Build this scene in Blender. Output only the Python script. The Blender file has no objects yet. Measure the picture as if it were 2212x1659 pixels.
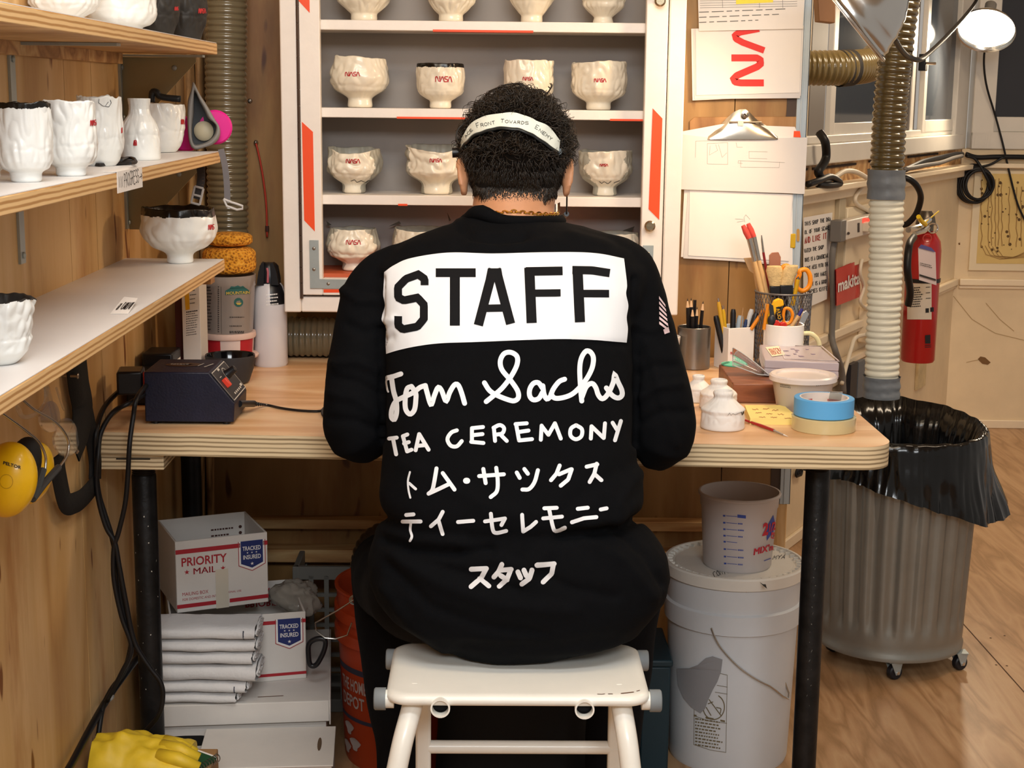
import bpy, bmesh, math, random
import numpy as np
from mathutils import Vector, Matrix, noise
from mathutils.bvhtree import BVHTree
from mathutils.geometry import tessellate_polygon
PI = math.pi
scene = bpy.context.scene
COL = scene.collection

# ------------------------------------------------------------ camera
IW, IH, FPX = 2212, 1659, 3322.0
CAM = Vector((0.0, 0.0, 1.35))
PITCH = math.atan(622.0 / FPX)
YAW = math.radians(0.85)
ROLL = 0.0105
RCAM = (Matrix.Rotation(-YAW, 3, 'Z') @ Matrix.Rotation(PI / 2 - PITCH, 3, 'X') @ Matrix.Rotation(ROLL, 3, 'Z'))
cam_data = bpy.data.cameras.new('camera')
cam_data.sensor_width = 36.0
cam_data.lens = FPX / IW * 36.0
cam_data.clip_start = 0.05
cam = bpy.data.objects.new('camera', cam_data)
COL.objects.link(cam)
cam.matrix_world = Matrix.Translation(CAM) @ RCAM.to_4x4()
scene.camera = cam

# ------------------------------------------------------------ world, lamps, exposure
scene.view_settings.view_transform = 'Standard'
scene.view_settings.look = 'None'
scene.view_settings.gamma = 1.0
scene.view_settings.use_curve_mapping = False
scene.view_settings.exposure = -0.10
world = bpy.data.worlds.new('world')
scene.world = world
world.use_nodes = True
bgn = world.node_tree.nodes['Background']
bgn.inputs[0].default_value = (1.0, 0.90, 0.80, 1)
bgn.inputs[1].default_value = 0.42


def area(name, loc, target, sx, sy, power, color):
    d = bpy.data.lights.new(name, 'AREA')
    d.shape = 'RECTANGLE'
    d.size, d.size_y, d.energy, d.color = sx, sy, power, color
    o = bpy.data.objects.new(name, d)
    COL.objects.link(o)
    o.location = loc
    o.rotation_euler = (Vector(target) - Vector(loc)).to_track_quat('-Z', 'Y').to_euler()
    return o


area('ceiling_tube_light', (0.05, 1.0, 2.40), (0.05, 1.40, 0.0), 1.2, 0.30, 20, (0.92, 0.97, 1.0))
area('ceiling_front_light', (0.25, -0.75, 2.30), (0.1, 2.8, 0.6), 1.4, 0.5, 52, (0.93, 0.97, 1.0))
area('ceiling_warm_light', (0.05, 1.75, 2.40), (0.0, 2.9, 0.9), 1.2, 0.35, 16, (1.0, 0.82, 0.60))
area('ceiling_bay_light', (1.7, 3.5, 2.40), (1.6, 4.9, 0.6), 0.9, 0.5, 34, (1.0, 0.80, 0.58))

# ------------------------------------------------------------ pixels to places
def ray(u, v):
    return RCAM @ Vector(((u - IW / 2) / FPX, -(v - IH / 2) / FPX, -1.0))


def PY(u, v, y):
    d = ray(u, v)
    return CAM + d * ((y - CAM.y) / d.y)


def PZ(u, v, z):
    d = ray(u, v)
    return CAM + d * ((z - CAM.z) / d.z)


def PX(u, v, x):
    d = ray(u, v)
    return CAM + d * ((x - CAM.x) / d.x)


def PP(u, v, p, n):
    d = ray(u, v)
    return CAM + d * ((Vector(p) - CAM).dot(n) / d.dot(n))


def proj(p):
    q = RCAM.transposed() @ (Vector(p) - CAM)
    return (IW / 2 + FPX * q.x / -q.z, IH / 2 - FPX * q.y / -q.z)


def mpp(p):
    """metres per pixel at the point p"""
    q = RCAM.transposed() @ (Vector(p) - CAM)
    return -q.z / FPX


# ------------------------------------------------------------ materials
def lin(c):
    c = c / 255.0
    return c / 12.92 if c <= 0.04045 else ((c + 0.055) / 1.055) ** 2.4


def rgb(r, g, b):
    return (lin(r), lin(g), lin(b), 1.0)


def hexc(h):
    return rgb(int(h[0:2], 16), int(h[2:4], 16), int(h[4:6], 16))


MATS = {}


class NT:
    def __init__(self, m):
        m.use_nodes = True
        self.nt = m.node_tree
        self.p = self.nt.nodes['Principled BSDF']

    def n(self, kind, **kw):
        x = self.nt.nodes.new('ShaderNode' + kind)
        for k, val in kw.items():
            if k in x.inputs:
                x.inputs[k].default_value = val
            else:
                setattr(x, k, val)
        return x

    def l(self, a, b):
        self.nt.links.new(a, b)

    def coords(self, scale=(1, 1, 1), rot=(0, 0, 0), space='Object'):
        t = self.n('TexCoord')
        mp = self.n('Mapping')
        mp.inputs['Scale'].default_value = scale
        mp.inputs['Rotation'].default_value = rot
        self.l(t.outputs[space], mp.inputs[0])
        return mp.outputs[0]

    def ramp(self, fac, stops):
        r = self.n('ValToRGB')
        e = r.color_ramp.elements
        while len(e) > 1:
            e.remove(e[-1])
        e[0].position, e[0].color = stops[0]
        for p, c in stops[1:]:
            x = e.new(p)
            x.color = c
        self.l(fac, r.inputs[0])
        return r.outputs[0]


def mat(name, col, rough=0.5, metal=0.0, var=0.0, vscale=8.0, bump=0.0, bscale=60.0, spec=0.5,
        trans=0.0, ior=1.45, coat=0.0, emit=None, estr=0.0, alpha=1.0, sss=0.0, sheen=0.0):
    """plain procedural material: colour with slight noise variation and bump"""
    if name in MATS:
        return MATS[name]
    m = bpy.data.materials.new(name)
    MATS[name] = m
    t = NT(m)
    if isinstance(col, str):
        col = hexc(col)
    p = t.p
    p.inputs['Base Color'].default_value = col
    p.inputs['Roughness'].default_value = rough
    p.inputs['Metallic'].default_value = metal
    p.inputs['Specular IOR Level'].default_value = spec
    p.inputs['IOR'].default_value = ior
    p.inputs['Transmission Weight'].default_value = trans
    p.inputs['Coat Weight'].default_value = coat
    p.inputs['Alpha'].default_value = alpha
    p.inputs['Subsurface Weight'].default_value = sss
    if sss:
        p.inputs['Subsurface Scale'].default_value = 0.01
    p.inputs['Sheen Weight'].default_value = sheen
    if emit:
        p.inputs['Emission Color'].default_value = hexc(emit) if isinstance(emit, str) else emit
        p.inputs['Emission Strength'].default_value = estr
    co = t.coords()
    nz = t.n('TexNoise', Scale=vscale, Detail=6.0, Roughness=0.6)
    t.l(co, nz.inputs['Vector'])
    if var > 0:
        a = tuple(max(0, c * (1 - var)) for c in col[:3]) + (1,)
        b = tuple(min(1, c * (1 + var)) for c in col[:3]) + (1,)
        t.l(t.ramp(nz.outputs[0], [(0.3, a), (0.7, b)]), p.inputs['Base Color'])
    if bump > 0:
        nb = t.n('TexNoise', Scale=bscale, Detail=4.0)
        t.l(co, nb.inputs['Vector'])
        bp = t.n('Bump', Strength=bump, Distance=0.002)
        t.l(nb.outputs[0], bp.inputs['Height'])
        t.l(bp.outputs[0], p.inputs['Normal'])
    return m


def wood(name, dark, mid, light, grain='Z', scale=1.0, rough=0.55, blotch=0.5, spots=False, streak=False):
    """rotary-cut plywood / timber grain running along one axis"""
    if name in MATS:
        return MATS[name]
    m = bpy.data.materials.new(name)
    MATS[name] = m
    t = NT(m)
    s = [7.0, 7.0, 7.0]
    s['XYZ'.index(grain)] = 0.9
    co = t.coords(scale=[k * scale for k in s])
    big = t.n('TexNoise', Scale=1.0, Detail=3.0, Roughness=0.5, Distortion=0.6)
    t.l(co, big.inputs['Vector'])
    ml = t.n('Math', operation='MULTIPLY')
    ml.inputs[1].default_value = 9.0
    t.l(big.outputs[0], ml.inputs[0])
    fr = t.n('Math', operation='PINGPONG')
    fr.inputs[1].default_value = 1.0
    t.l(ml.outputs[0], fr.inputs[0])
    fine = t.n('TexNoise', Scale=22.0, Detail=5.0, Roughness=0.7)
    t.l(co, fine.inputs['Vector'])
    ad = t.n('Mix', data_type='FLOAT')
    ad.inputs['Factor'].default_value = 0.38
    t.l(fr.outputs[0], ad.inputs[2])
    t.l(fine.outputs[0], ad.inputs[3])
    c1 = t.ramp(ad.outputs[0], [(0.15, hexc(light)), (0.5, hexc(mid)), (0.85, hexc(dark))])
    co2 = t.coords(scale=(2.3, 2.3, 1.6))
    bl = t.n('TexNoise', Scale=1.0, Detail=4.0, Roughness=0.55)
    t.l(co2, bl.inputs['Vector'])
    mx = t.n('Mix', data_type='RGBA', blend_type='MULTIPLY')
    mx.inputs['Factor'].default_value = blotch
    t.l(c1, mx.inputs[6])
    t.l(t.ramp(bl.outputs[0], [(0.35, (0.55, 0.42, 0.30, 1)), (0.6, (1, 1, 1, 1))]), mx.inputs[7])
    out = mx.outputs[2]
    if spots:
        co3 = t.coords(scale=(30, 30, 9))
        sp = t.n('TexNoise', Scale=1.0, Detail=1.0)
        t.l(co3, sp.inputs['Vector'])
        m2 = t.n('Mix', data_type='RGBA', blend_type='MULTIPLY')
        m2.inputs['Factor'].default_value = 1.0
        t.l(out, m2.inputs[6])
        t.l(t.ramp(sp.outputs[0], [(0.70, (1, 1, 1, 1)), (0.76, (0.35, 0.2, 0.1, 1))]), m2.inputs[7])
        out = m2.outputs[2]
    if streak:
        co4 = t.coords(scale=(7, 7, 1.7))
        s4 = t.n('TexNoise', Scale=1.0, Detail=5.0, Roughness=0.62)
        t.l(co4, s4.inputs['Vector'])
        m3 = t.n('Mix', data_type='RGBA', blend_type='MULTIPLY')
        m3.inputs['Factor'].default_value = 0.7
        t.l(out, m3.inputs[6])
        t.l(t.ramp(s4.outputs[0], [(0.55, (1, 1, 1, 1)), (0.68, (0.66, 0.46, 0.30, 1))]), m3.inputs[7])
        out = m3.outputs[2]
    t.l(out, t.p.inputs['Base Color'])
    t.p.inputs['Roughness'].default_value = rough
    bp = t.n('Bump', Strength=0.15, Distance=0.001)
    t.l(fine.outputs[0], bp.inputs['Height'])
    t.l(bp.outputs[0], t.p.inputs['Normal'])
    return m


def plyedge(name, dark, light, period, scale_along=3.0):
    """glued veneer layers seen on a cut edge (bands stacked in Z)"""
    if name in MATS:
        return MATS[name]
    m = bpy.data.materials.new(name)
    MATS[name] = m
    t = NT(m)
    co = t.coords()
    w = t.n('TexWave', bands_direction='Z', Scale=0.314 / period, Distortion=1.1, Detail=2.0)
    w.inputs['Detail Scale'].default_value = 0.35
    t.l(co, w.inputs['Vector'])
    co2 = t.coords(scale=(6, 6, 160))
    nz = t.n('TexNoise', Scale=1.0, Detail=4.0)
    t.l(co2, nz.inputs['Vector'])
    mx = t.n('Mix', data_type='FLOAT')
    mx.inputs['Factor'].default_value = 0.5
    t.l(w.outputs[1], mx.inputs[2])
    t.l(nz.outputs[0], mx.inputs[3])
    t.l(t.ramp(mx.outputs[0], [(0.28, hexc(dark)), (0.55, hexc(light))]), t.p.inputs['Base Color'])
    t.p.inputs['Roughness'].default_value = 0.6
    return m


# ------------------------------------------------------------ objects
def tag(o, label=None, cat=None, group=None, kind=None):
    if label:
        o['label'] = label
    if cat:
        o['category'] = cat
    if group:
        o['group'] = group
    if kind:
        o['kind'] = kind
    return o


def thing(name, label, cat, loc, group=None):
    o = bpy.data.objects.new(name, None)
    COL.objects.link(o)
    o.location = loc
    o.empty_display_size = 0.05
    return tag(o, label, cat, group)


WLOC = {}


def wloc(o):
    p = Vector((0, 0, 0))
    while o is not None:
        p = p + Vector(o.location)
        o = o.parent
    return p


class MB:
    def __init__(self):
        self.v, self.f, self.m = [], [], []

    def add(self, vs, fs, mi=0):
        b = len(self.v)
        self.v += [Vector(p) for p in vs]
        for i, f in enumerate(fs):
            self.f.append(tuple(k + b for k in f))
            self.m.append(mi[i] if isinstance(mi, (list, tuple)) else mi)
        return self

    def join(self, o, mi=None):
        b = len(self.v)
        self.v += o.v
        self.f += [tuple(k + b for k in f) for f in o.f]
        self.m += o.m if mi is None else [mi] * len(o.f)
        return self

    def box(self, c, s, rot=None, mi=0):
        c = Vector(c)
        vs = []
        for k in range(8):
            p = Vector((((k & 1) - 0.5) * s[0], ((k >> 1 & 1) - 0.5) * s[1], ((k >> 2) - 0.5) * s[2]))
            vs.append(c + (rot @ p if rot is not None else p))
        return self.add(vs, [(0, 2, 3, 1), (4, 5, 7, 6), (0, 1, 5, 4), (2, 6, 7, 3), (0, 4, 6, 2), (1, 3, 7, 5)], mi)

    def bx(self, x0, x1, y0, y1, z0, z1, mi=0):
        return self.box(((x0 + x1) / 2, (y0 + y1) / 2, (z0 + z1) / 2), (abs(x1 - x0), abs(y1 - y0), abs(z1 - z0)), None, mi)

    def prism(self, poly, vec, mi=0, cap=True):
        """closed outline (3-D points in one plane) swept along vec"""
        n = len(poly)
        poly = [Vector(p) for p in poly]
        vec = Vector(vec)
        vs = poly + [p + vec for p in poly]
        fs = [(i, (i + 1) % n, n + (i + 1) % n, n + i) for i in range(n)]
        if cap:
            if n <= 4:
                fs += [tuple(range(n - 1, -1, -1)), tuple(range(n, 2 * n))]
            else:
                for t in tessellate_polygon([poly]):
                    fs += [tuple(reversed(t)), tuple(k + n for k in t)]
        return self.add(vs, fs, mi)

    def slab(self, quad, th, mi=0):
        """thin plate on a 3-D quad, thickness along its normal"""
        q = [Vector(p) for p in quad]
        n = (q[1] - q[0]).cross(q[2] - q[0]).normalized()
        return self.prism(q, n * th, mi)

    def tube(self, pts, r, sides=10, caps=True, closed=False, mi=0):
        pts = [Vector(p) for p in pts]
        n = len(pts)
        rr = r if isinstance(r, (list, tuple)) else [r] * n
        tang = []
        for i in range(n):
            a = pts[(i - 1) % n] if (closed or i > 0) else pts[i]
            b = pts[(i + 1) % n] if (closed or i < n - 1) else pts[i]
            d = b - a
            tang.append(d.normalized() if d.length > 1e-9 else Vector((0, 0, 1)))
        up = Vector((0, 0, 1)) if abs(tang[0].z) < 0.9 else Vector((1, 0, 0))
        e1 = tang[0].cross(up).normalized()
        vs = []
        for i in range(n):
            e1 = (e1 - tang[i] * e1.dot(tang[i])).normalized()
            e2 = tang[i].cross(e1)
            for k in range(sides):
                a = 2 * PI * k / sides
                vs.append(pts[i] + (e1 * math.cos(a) + e2 * math.sin(a)) * rr[i])
        fs = []
        for i in range(n if closed else n - 1):
            j = (i + 1) % n
            for k in range(sides):
                k2 = (k + 1) % sides
                fs.append((i * sides + k, i * sides + k2, j * sides + k2, j * sides + k))
        if caps and not closed:
            fs.append(tuple(range(sides - 1, -1, -1)))
            fs.append(tuple((n - 1) * sides + k for k in range(sides)))
        return self.add(vs, fs, mi)

    def lathe(self, prof, c=(0, 0, 0), segs=40, rf=None, zf=None, mf=None, M=None, mi=0, sq=None):
        """profile (r,z) turned round the vertical through c; M tilts it about c"""
        c = Vector(c)
        vs, fs, ms = [], [], []
        rows = []
        for (r, z) in prof:
            if r < 1e-6:
                rows.append([len(vs)])
                vs.append(Vector((0, 0, z)))
                continue
            row = []
            for k in range(segs):
                a = 2 * PI * k / segs
                q = r * (rf(a, z) if rf else 1.0)
                zz = z + (zf(a, r, z) if zf else 0.0)
                x, y = math.cos(a) * q, math.sin(a) * q
                if sq:
                    x, y = sq(a, q)
                row.append(len(vs))
                vs.append(Vector((x, y, zz)))
            rows.append(row)
        for i in range(len(rows) - 1):
            A, B = rows[i], rows[i + 1]
            if len(A) == 1 and len(B) == 1:
                continue
            for k in range(segs):
                k2 = (k + 1) % segs
                if len(A) == 1:
                    fs.append((A[0], B[k], B[k2]))
                elif len(B) == 1:
                    fs.append((A[k], B[0], A[k2]))
                else:
                    fs.append((A[k], B[k], B[k2], A[k2]))
                ms.append(mf(i, 2 * PI * k / segs) if mf else mi)
        fs = [tuple(reversed(f)) for f in fs]
        vs = [c + (M @ p if M is not None else p) for p in vs]
        return self.add(vs, fs, ms)

    def grid(self, fn, nu, nv, mi=0):
        vs = [fn(i / nu, j / nv) for j in range(nv + 1) for i in range(nu + 1)]
        w = nu + 1
        fs = [(j * w + i, j * w + i + 1, (j + 1) * w + i + 1, (j + 1) * w + i) for j in range(nv) for i in range(nu)]
        return self.add(vs, fs, mi)

    def ball(self, c, r, segs=16, rings=10, M=None, mi=0):
        rx = r if isinstance(r, (list, tuple)) else (r, r, r)
        prof = [(math.sin(PI * i / rings), -math.cos(PI * i / rings)) for i in range(rings + 1)]
        prof[0], prof[-1] = (0, -1), (0, 1)
        S = Matrix.Diagonal(Vector(rx))
        return self.lathe(prof, c, segs, M=(M @ S) if M is not None else S, mi=mi)

    def bvh(self):
        return BVHTree.FromPolygons([tuple(p) for p in self.v], self.f)

    def build(self, name, mats, parent=None, smooth=True, angle=38, bevel=0.0, loc=None, label=None, bseg=2):
        me = bpy.data.meshes.new(name)
        if parent is not None:
            base = wloc(parent)
        elif loc is not None:
            base = Vector(loc)
        else:
            xs = [p.x for p in self.v]
            ys = [p.y for p in self.v]
            zs = [p.z for p in self.v]
            base = Vector(((min(xs) + max(xs)) / 2, (min(ys) + max(ys)) / 2, min(zs)))
        me.from_pydata([tuple(p - base) for p in self.v], [], self.f)
        if not isinstance(mats, (list, tuple)):
            mats = [mats]
        for k in mats:
            me.materials.append(k)
        me.polygons.foreach_set('material_index', self.m)
        if smooth:
            me.polygons.foreach_set('use_smooth', [True] * len(me.polygons))
            if angle < 180:
                me.set_sharp_from_angle(angle=math.radians(angle))
        me.validate()
        me.update()
        o = bpy.data.objects.new(name, me)
        COL.objects.link(o)
        if parent is None:
            o.location = base
        else:
            o.parent = parent
        if bevel > 0:
            b = o.modifiers.new('bevel', 'BEVEL')
            b.width, b.segments, b.limit_method = bevel, bseg, 'ANGLE'
            b.angle_limit = math.radians(40)
        if label:
            o['label'] = label
        return o


def struct(name, mb, m, parent=None, **k):
    o = mb.build(name, m, parent, **k)
    if parent is None:
        o['kind'] = 'structure'
    return o


def copy_tree(o, parent=None):
    c = o.copy()
    COL.objects.link(c)
    if parent is not None:
        c.parent = parent
    for ch in list(o.children):
        copy_tree(ch, c)
    return c


def cr(pts, n=8, closed=False):
    """smooth curve through the points"""
    pts = [Vector(p) for p in pts]
    out = []
    N = len(pts)
    rng = range(N) if closed else range(N - 1)
    for i in rng:
        p1, p2 = pts[i], pts[(i + 1) % N]
        p0 = pts[i - 1] if (closed or i > 0) else p1 * 2 - p2
        p3 = pts[(i + 2) % N] if (closed or i < N - 2) else p2 * 2 - p1
        for k in range(n):
            t = k / n
            out.append(0.5 * ((2 * p1) + (p2 - p0) * t + (2 * p0 - 5 * p1 + 4 * p2 - p3) * t * t + (3 * p1 - p0 - 3 * p2 + p3) * t ** 3))
    if not closed:
        out.append(pts[-1])
    return out


def resample(pts, step):
    pts = [Vector(p) for p in pts]
    L = [0.0]
    for a, b in zip(pts, pts[1:]):
        L.append(L[-1] + (b - a).length)
    n = max(2, int(L[-1] / step) + 1)
    out, j = [], 0
    for i in range(n):
        s = L[-1] * i / (n - 1)
        while j < len(L) - 2 and L[j + 1] < s:
            j += 1
        t = (s - L[j]) / max(1e-9, L[j + 1] - L[j])
        out.append(pts[j].lerp(pts[j + 1], t))
    return out


def nz(x, y=0.0, z=0.0):
    return noise.noise(Vector((x, y, z)))


def circle(c, r, n=24, ax=(1, 0, 0), ay=(0, 1, 0)):
    c, ax, ay = Vector(c), Vector(ax), Vector(ay)
    return [c + ax * (math.cos(2 * PI * k / n) * r) + ay * (math.sin(2 * PI * k / n) * r) for k in range(n)]


def frame(d):
    """rotation whose Z axis is the direction d"""
    return Vector(d).to_track_quat('Z', 'Y').to_matrix()


# ------------------------------------------------------------ marks printed or written on surfaces
def ribbon2(pts, w, step=None, roundcap=True):
    """2-D stroke of width w -> list of 2-D vertices and faces"""
    P = [Vector((p[0], p[1], 0)) for p in pts]
    if step:
        P = resample(P, step)
    n = len(P)
    vs, fs = [], []
    h = w / 2
    for i in range(n):
        d0 = (P[i] - P[i - 1]).normalized() if i > 0 else None
        d1 = (P[i + 1] - P[i]).normalized() if i < n - 1 else None
        d0 = d0 or d1
        d1 = d1 or d0
        t = d0 + d1
        t = t.normalized() if t.length > 1e-6 else d1
        nr = Vector((-t.y, t.x, 0))
        k = 1.0 / max(0.55, nr.dot(Vector((-d1.y, d1.x, 0))))
        vs += [P[i] - nr * h * k, P[i], P[i] + nr * h * k]
    for i in range(n - 1):
        a, b = i * 3, i * 3 + 3
        fs += [(a, a + 1, b + 1, b), (a + 1, a + 2, b + 2, b + 1)]
    if roundcap:
        for e, d in ((0, P[0] - P[1]), (n - 1, P[-1] - P[-2])):
            a0 = math.atan2(d.y, d.x)
            b = len(vs)
            vs += [P[e] + Vector((math.cos(a0 + PI * (k / 6 - 0.5)), math.sin(a0 + PI * (k / 6 - 0.5)), 0)) * h for k in range(7)]
            fs += [(e * 3 + 1, b + k + 1, b + k) for k in range(6)]
    return [(p.x, p.y) for p in vs], fs


def on_surface(bvh, off, fallback=None):
    """pixel -> point on the surface met there, lifted by off"""
    last = [None]

    def fn(u, v):
        d = ray(u, v).normalized()
        loc, nrm, idx, dist = bvh.ray_cast(CAM, d)
        if loc is None:
            if last[0] is None:
                loc, nrm, idx, dist = bvh.find_nearest(CAM + d * 2.5)
                return loc
            q = CAM + d * (d.dot(last[0] - CAM))
            loc, nrm, idx, dist = bvh.find_nearest(q)
        if nrm.dot(d) > 0:
            nrm = -nrm
        last[0] = loc
        return loc + nrm * off - d * off * 0.3
    return fn


def on_plane(p, n, off):
    p, n = Vector(p), Vector(n).normalized()
    if n.dot(CAM - p) < 0:
        n = -n
    return lambda u, v: PP(u, v, p + n * off, n)


def flat(O, ex, ey):
    O, ex, ey = Vector(O), Vector(ex), Vector(ey)
    return lambda x, y: O + ex * x + ey * y


def mark(mb, fn, strokes, w, step=None, cap=True, mi=0):
    for s in strokes:
        vs, fs = ribbon2(s, w, step, cap)
        mb.add([fn(*p) for p in vs], fs, mi)
    return mb


def fill(mb, fn, poly, mi=0, cuts=0):
    P = [Vector((p[0], p[1], 0)) for p in poly]
    tris = tessellate_polygon([P])
    vs, fs = [tuple(p[:2]) for p in P], [tuple(t) for t in tris]
    for _ in range(cuts):
        nf, cache = [], {}

        def mid(a, b):
            k = (min(a, b), max(a, b))
            if k not in cache:
                cache[k] = len(vs)
                vs.append(((vs[a][0] + vs[b][0]) / 2, (vs[a][1] + vs[b][1]) / 2))
            return cache[k]
        for a, b, c in fs:
            x, y, z = mid(a, b), mid(b, c), mid(c, a)
            nf += [(a, x, z), (x, b, y), (z, y, c), (x, y, z)]
        fs = nf
    mb.add([fn(*p) for p in vs], fs, mi)
    return mb


def disc(mb, fn, c, r, mi=0, n=14):
    return fill(mb, fn, [(c[0] + r * math.cos(2 * PI * k / n), c[1] + r * math.sin(2 * PI * k / n)) for k in range(n)], mi)


def star(c, r, rot=0.0):
    return [(c[0] + (r if k % 2 == 0 else r * 0.4) * math.sin(PI * k / 5 + rot), c[1] - (r if k % 2 == 0 else r * 0.4) * math.cos(PI * k / 5 + rot)) for k in range(10)]


_TXT = {}


def text2(body, bold=0.0):
    key = (body, bold)
    if key in _TXT:
        return _TXT[key]
    cu = bpy.data.curves.new('lettering', 'FONT')
    cu.body = body
    cu.size = 1.0
    cu.offset = bold
    cu.resolution_u = 3
    o = bpy.data.objects.new('lettering', cu)
    COL.objects.link(o)
    dg = bpy.context.evaluated_depsgraph_get()
    me = bpy.data.meshes.new_from_object(o.evaluated_get(dg))
    vs = [(p.co.x, p.co.y) for p in me.vertices]
    fs = [tuple(f.vertices) for f in me.polygons]
    bpy.data.objects.remove(o)
    bpy.data.curves.remove(cu)
    bpy.data.meshes.remove(me)
    x0, x1 = min(p[0] for p in vs), max(p[0] for p in vs)
    y0, y1 = min(p[1] for p in vs), max(p[1] for p in vs)
    vs = [((p[0] - x0) / (x1 - x0), (p[1] - y0) / (y1 - y0)) for p in vs]
    _TXT[key] = (vs, fs)
    return _TXT[key]


def print_text(mb, fn, body, p00, p10, p01, bold=0.02, mi=0):
    """type set in the box whose lower-left, lower-right and upper-left corners are given"""
    vs, fs = text2(body, bold)
    ax, ay = p10[0] - p00[0], p10[1] - p00[1]
    bx, by = p01[0] - p00[0], p01[1] - p00[1]
    mb.add([fn(p00[0] + ax * x + bx * y, p00[1] + ay * x + by * y) for x, y in vs], fs, mi)
    return mb


PEN = {
    'A': '004880|2363', 'B': '000858765404|5473715000', 'C': '8768280602206081', 'D': '00084885834000', 'E': '80000888|0464',
    'F': '000888|0464', 'G': '8768280602206082 8454', 'H': '0008|8088|0484', 'I': '4048', 'J': '6862402002', 'K': '0008|880480',
    'L': '080080', 'M': '0008438880', 'N': '00088088', 'O': '40020648868240', 'P': '00085877755404', 'Q': '40020648868240|6280',
    'R': '00085877755404|4480', 'S': '875828070524648381602001', 'T': '4048|0888', 'U': '080220608288', 'V': '084088',
    'W': '0820456088', 'X': '0088|0880', 'Y': '084488|4440', 'Z': '08880080', '0': '40020648868240', '1': '264840', '2': '07286886840080',
    '>': '0484|668462', "'": '4846', '.': '4041', '-': '1474', '!': '4843|4140', '?': '07286886644340|4140'}


def hand(mb, fn, body, p00, p10, p01, w, mi=0, jit=0.05, seed=1):
    """handwritten capitals in the given box"""
    rnd = random.Random(seed)
    n = len(body)
    ax, ay = (p10[0] - p00[0]) / n, (p10[1] - p00[1]) / n
    bx, by = p01[0] - p00[0], p01[1] - p00[1]
    for i, ch in enumerate(body):
        if ch not in PEN:
            continue
        for st in PEN[ch].split('|'):
            st = st.replace(' ', '')
            pts = []
            for k in range(0, len(st), 2):
                x = i + 0.12 + 0.7 * int(st[k]) / 8 + rnd.uniform(-jit, jit)
                y = int(st[k + 1]) / 8 + rnd.uniform(-jit, jit)
                pts.append((p00[0] + ax * x + bx * y, p00[1] + ay * x + by * y))
            mark(mb, fn, [pts], w, mi=mi)
    return mb


def greek(mb, fn, p00, p10, p01, rows, w, seed=1, mi=0, fillr=0.95):
    """lines of print too small to read: broken dashes"""
    rnd = random.Random(seed)
    for r in range(rows):
        y = 1 - (r + 0.5) / rows
        x = 0.0
        end = rnd.uniform(0.7, 1.0) * fillr
        while x < end:
            L = min(rnd.uniform(0.04, 0.13), end - x + 0.01)
            a = (p00[0] + (p10[0] - p00[0]) * x + (p01[0] - p00[0]) * y, p00[1] + (p10[1] - p00[1]) * x + (p01[1] - p00[1]) * y)
            b = (p00[0] + (p10[0] - p00[0]) * (x + L) + (p01[0] - p00[0]) * y, p00[1] + (p10[1] - p00[1]) * (x + L) + (p01[1] - p00[1]) * y)
            mark(mb, fn, [[a, b]], w, cap=False, mi=mi)
            x += L + 0.03
    return mb


NASA = [[(0, 0), (0, .85), (.04, 1), (.1, .95), (.18, .08), (.23, 0), (.26, .1), (.26, 1)],
        [(.30, 0), (.38, .9), (.415, 1), (.45, .9), (.53, 0)],
        [(.74, 1), (.61, 1), (.565, .9), (.565, .6), (.60, .5), (.70, .5), (.74, .4), (.74, .1), (.70, 0), (.56, 0)],
        [(.77, 0), (.85, .9), (.885, 1), (.92, .9), (1, 0)]]


def nasa(mb, fn, u, v, w, h, lw, tilt=0.0, part=(0, 4), mi=0, mirror=False):
    """the four red letters, (u,v) lower-left"""
    st = []
    for s in NASA[part[0]:part[1]]:
        x0 = NASA[part[0]][0][0]
        st.append([(u + (x - x0) * w, v - y * h + tilt * (x - x0) * w) for x, y in s])
    return mark(mb, fn, st, lw, step=max(1.5, lw), mi=mi)

# ------------------------------------------------------------ the room
XW, YB, ZT = -0.685, 3.40, 0.78          # left wall, back wall, table top height
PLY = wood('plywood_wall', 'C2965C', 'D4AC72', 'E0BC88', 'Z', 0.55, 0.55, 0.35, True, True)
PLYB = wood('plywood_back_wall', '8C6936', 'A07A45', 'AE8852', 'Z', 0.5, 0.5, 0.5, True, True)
FLOORM = wood('plywood_floor', '99754F', 'B18A64', 'BD9972', 'X', 1.9, 0.35, 0.35, False)
CREAM = mat('cream_wall_paint', 'E3CDAA', 0.6, var=0.10, vscale=3.0, bump=0.25, bscale=40)
CREAM2 = mat('cream_gloss_trim', 'EBD9BC', 0.4, var=0.06, vscale=9)
CEILM = mat('ceiling_paint', 'D8CDBC', 0.8)
WHITEP = mat('white_gloss_paint', 'F1E9E0', 0.35, var=0.04, vscale=14, bump=0.12, bscale=90)
ALU = mat('aluminium_trim', 'B4C0C8', 0.35, 0.25, var=0.05)
RAWWOOD = wood('raw_pine', 'A87843', 'D3A66B', 'E6C48F', 'Z', 1.4, 0.6, 0.3)
RAWX = wood('raw_pine_across', '97693A', 'C39660', 'D9B680', 'X', 1.4, 0.6, 0.3)
ROUGHW = wood('rough_timber', '6E4F2D', 'B08A58', 'C9A671', 'Z', 3.0, 0.75, 0.5, True)
BLACKM = mat('black_void', '0B0A0A', 0.8)

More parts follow.
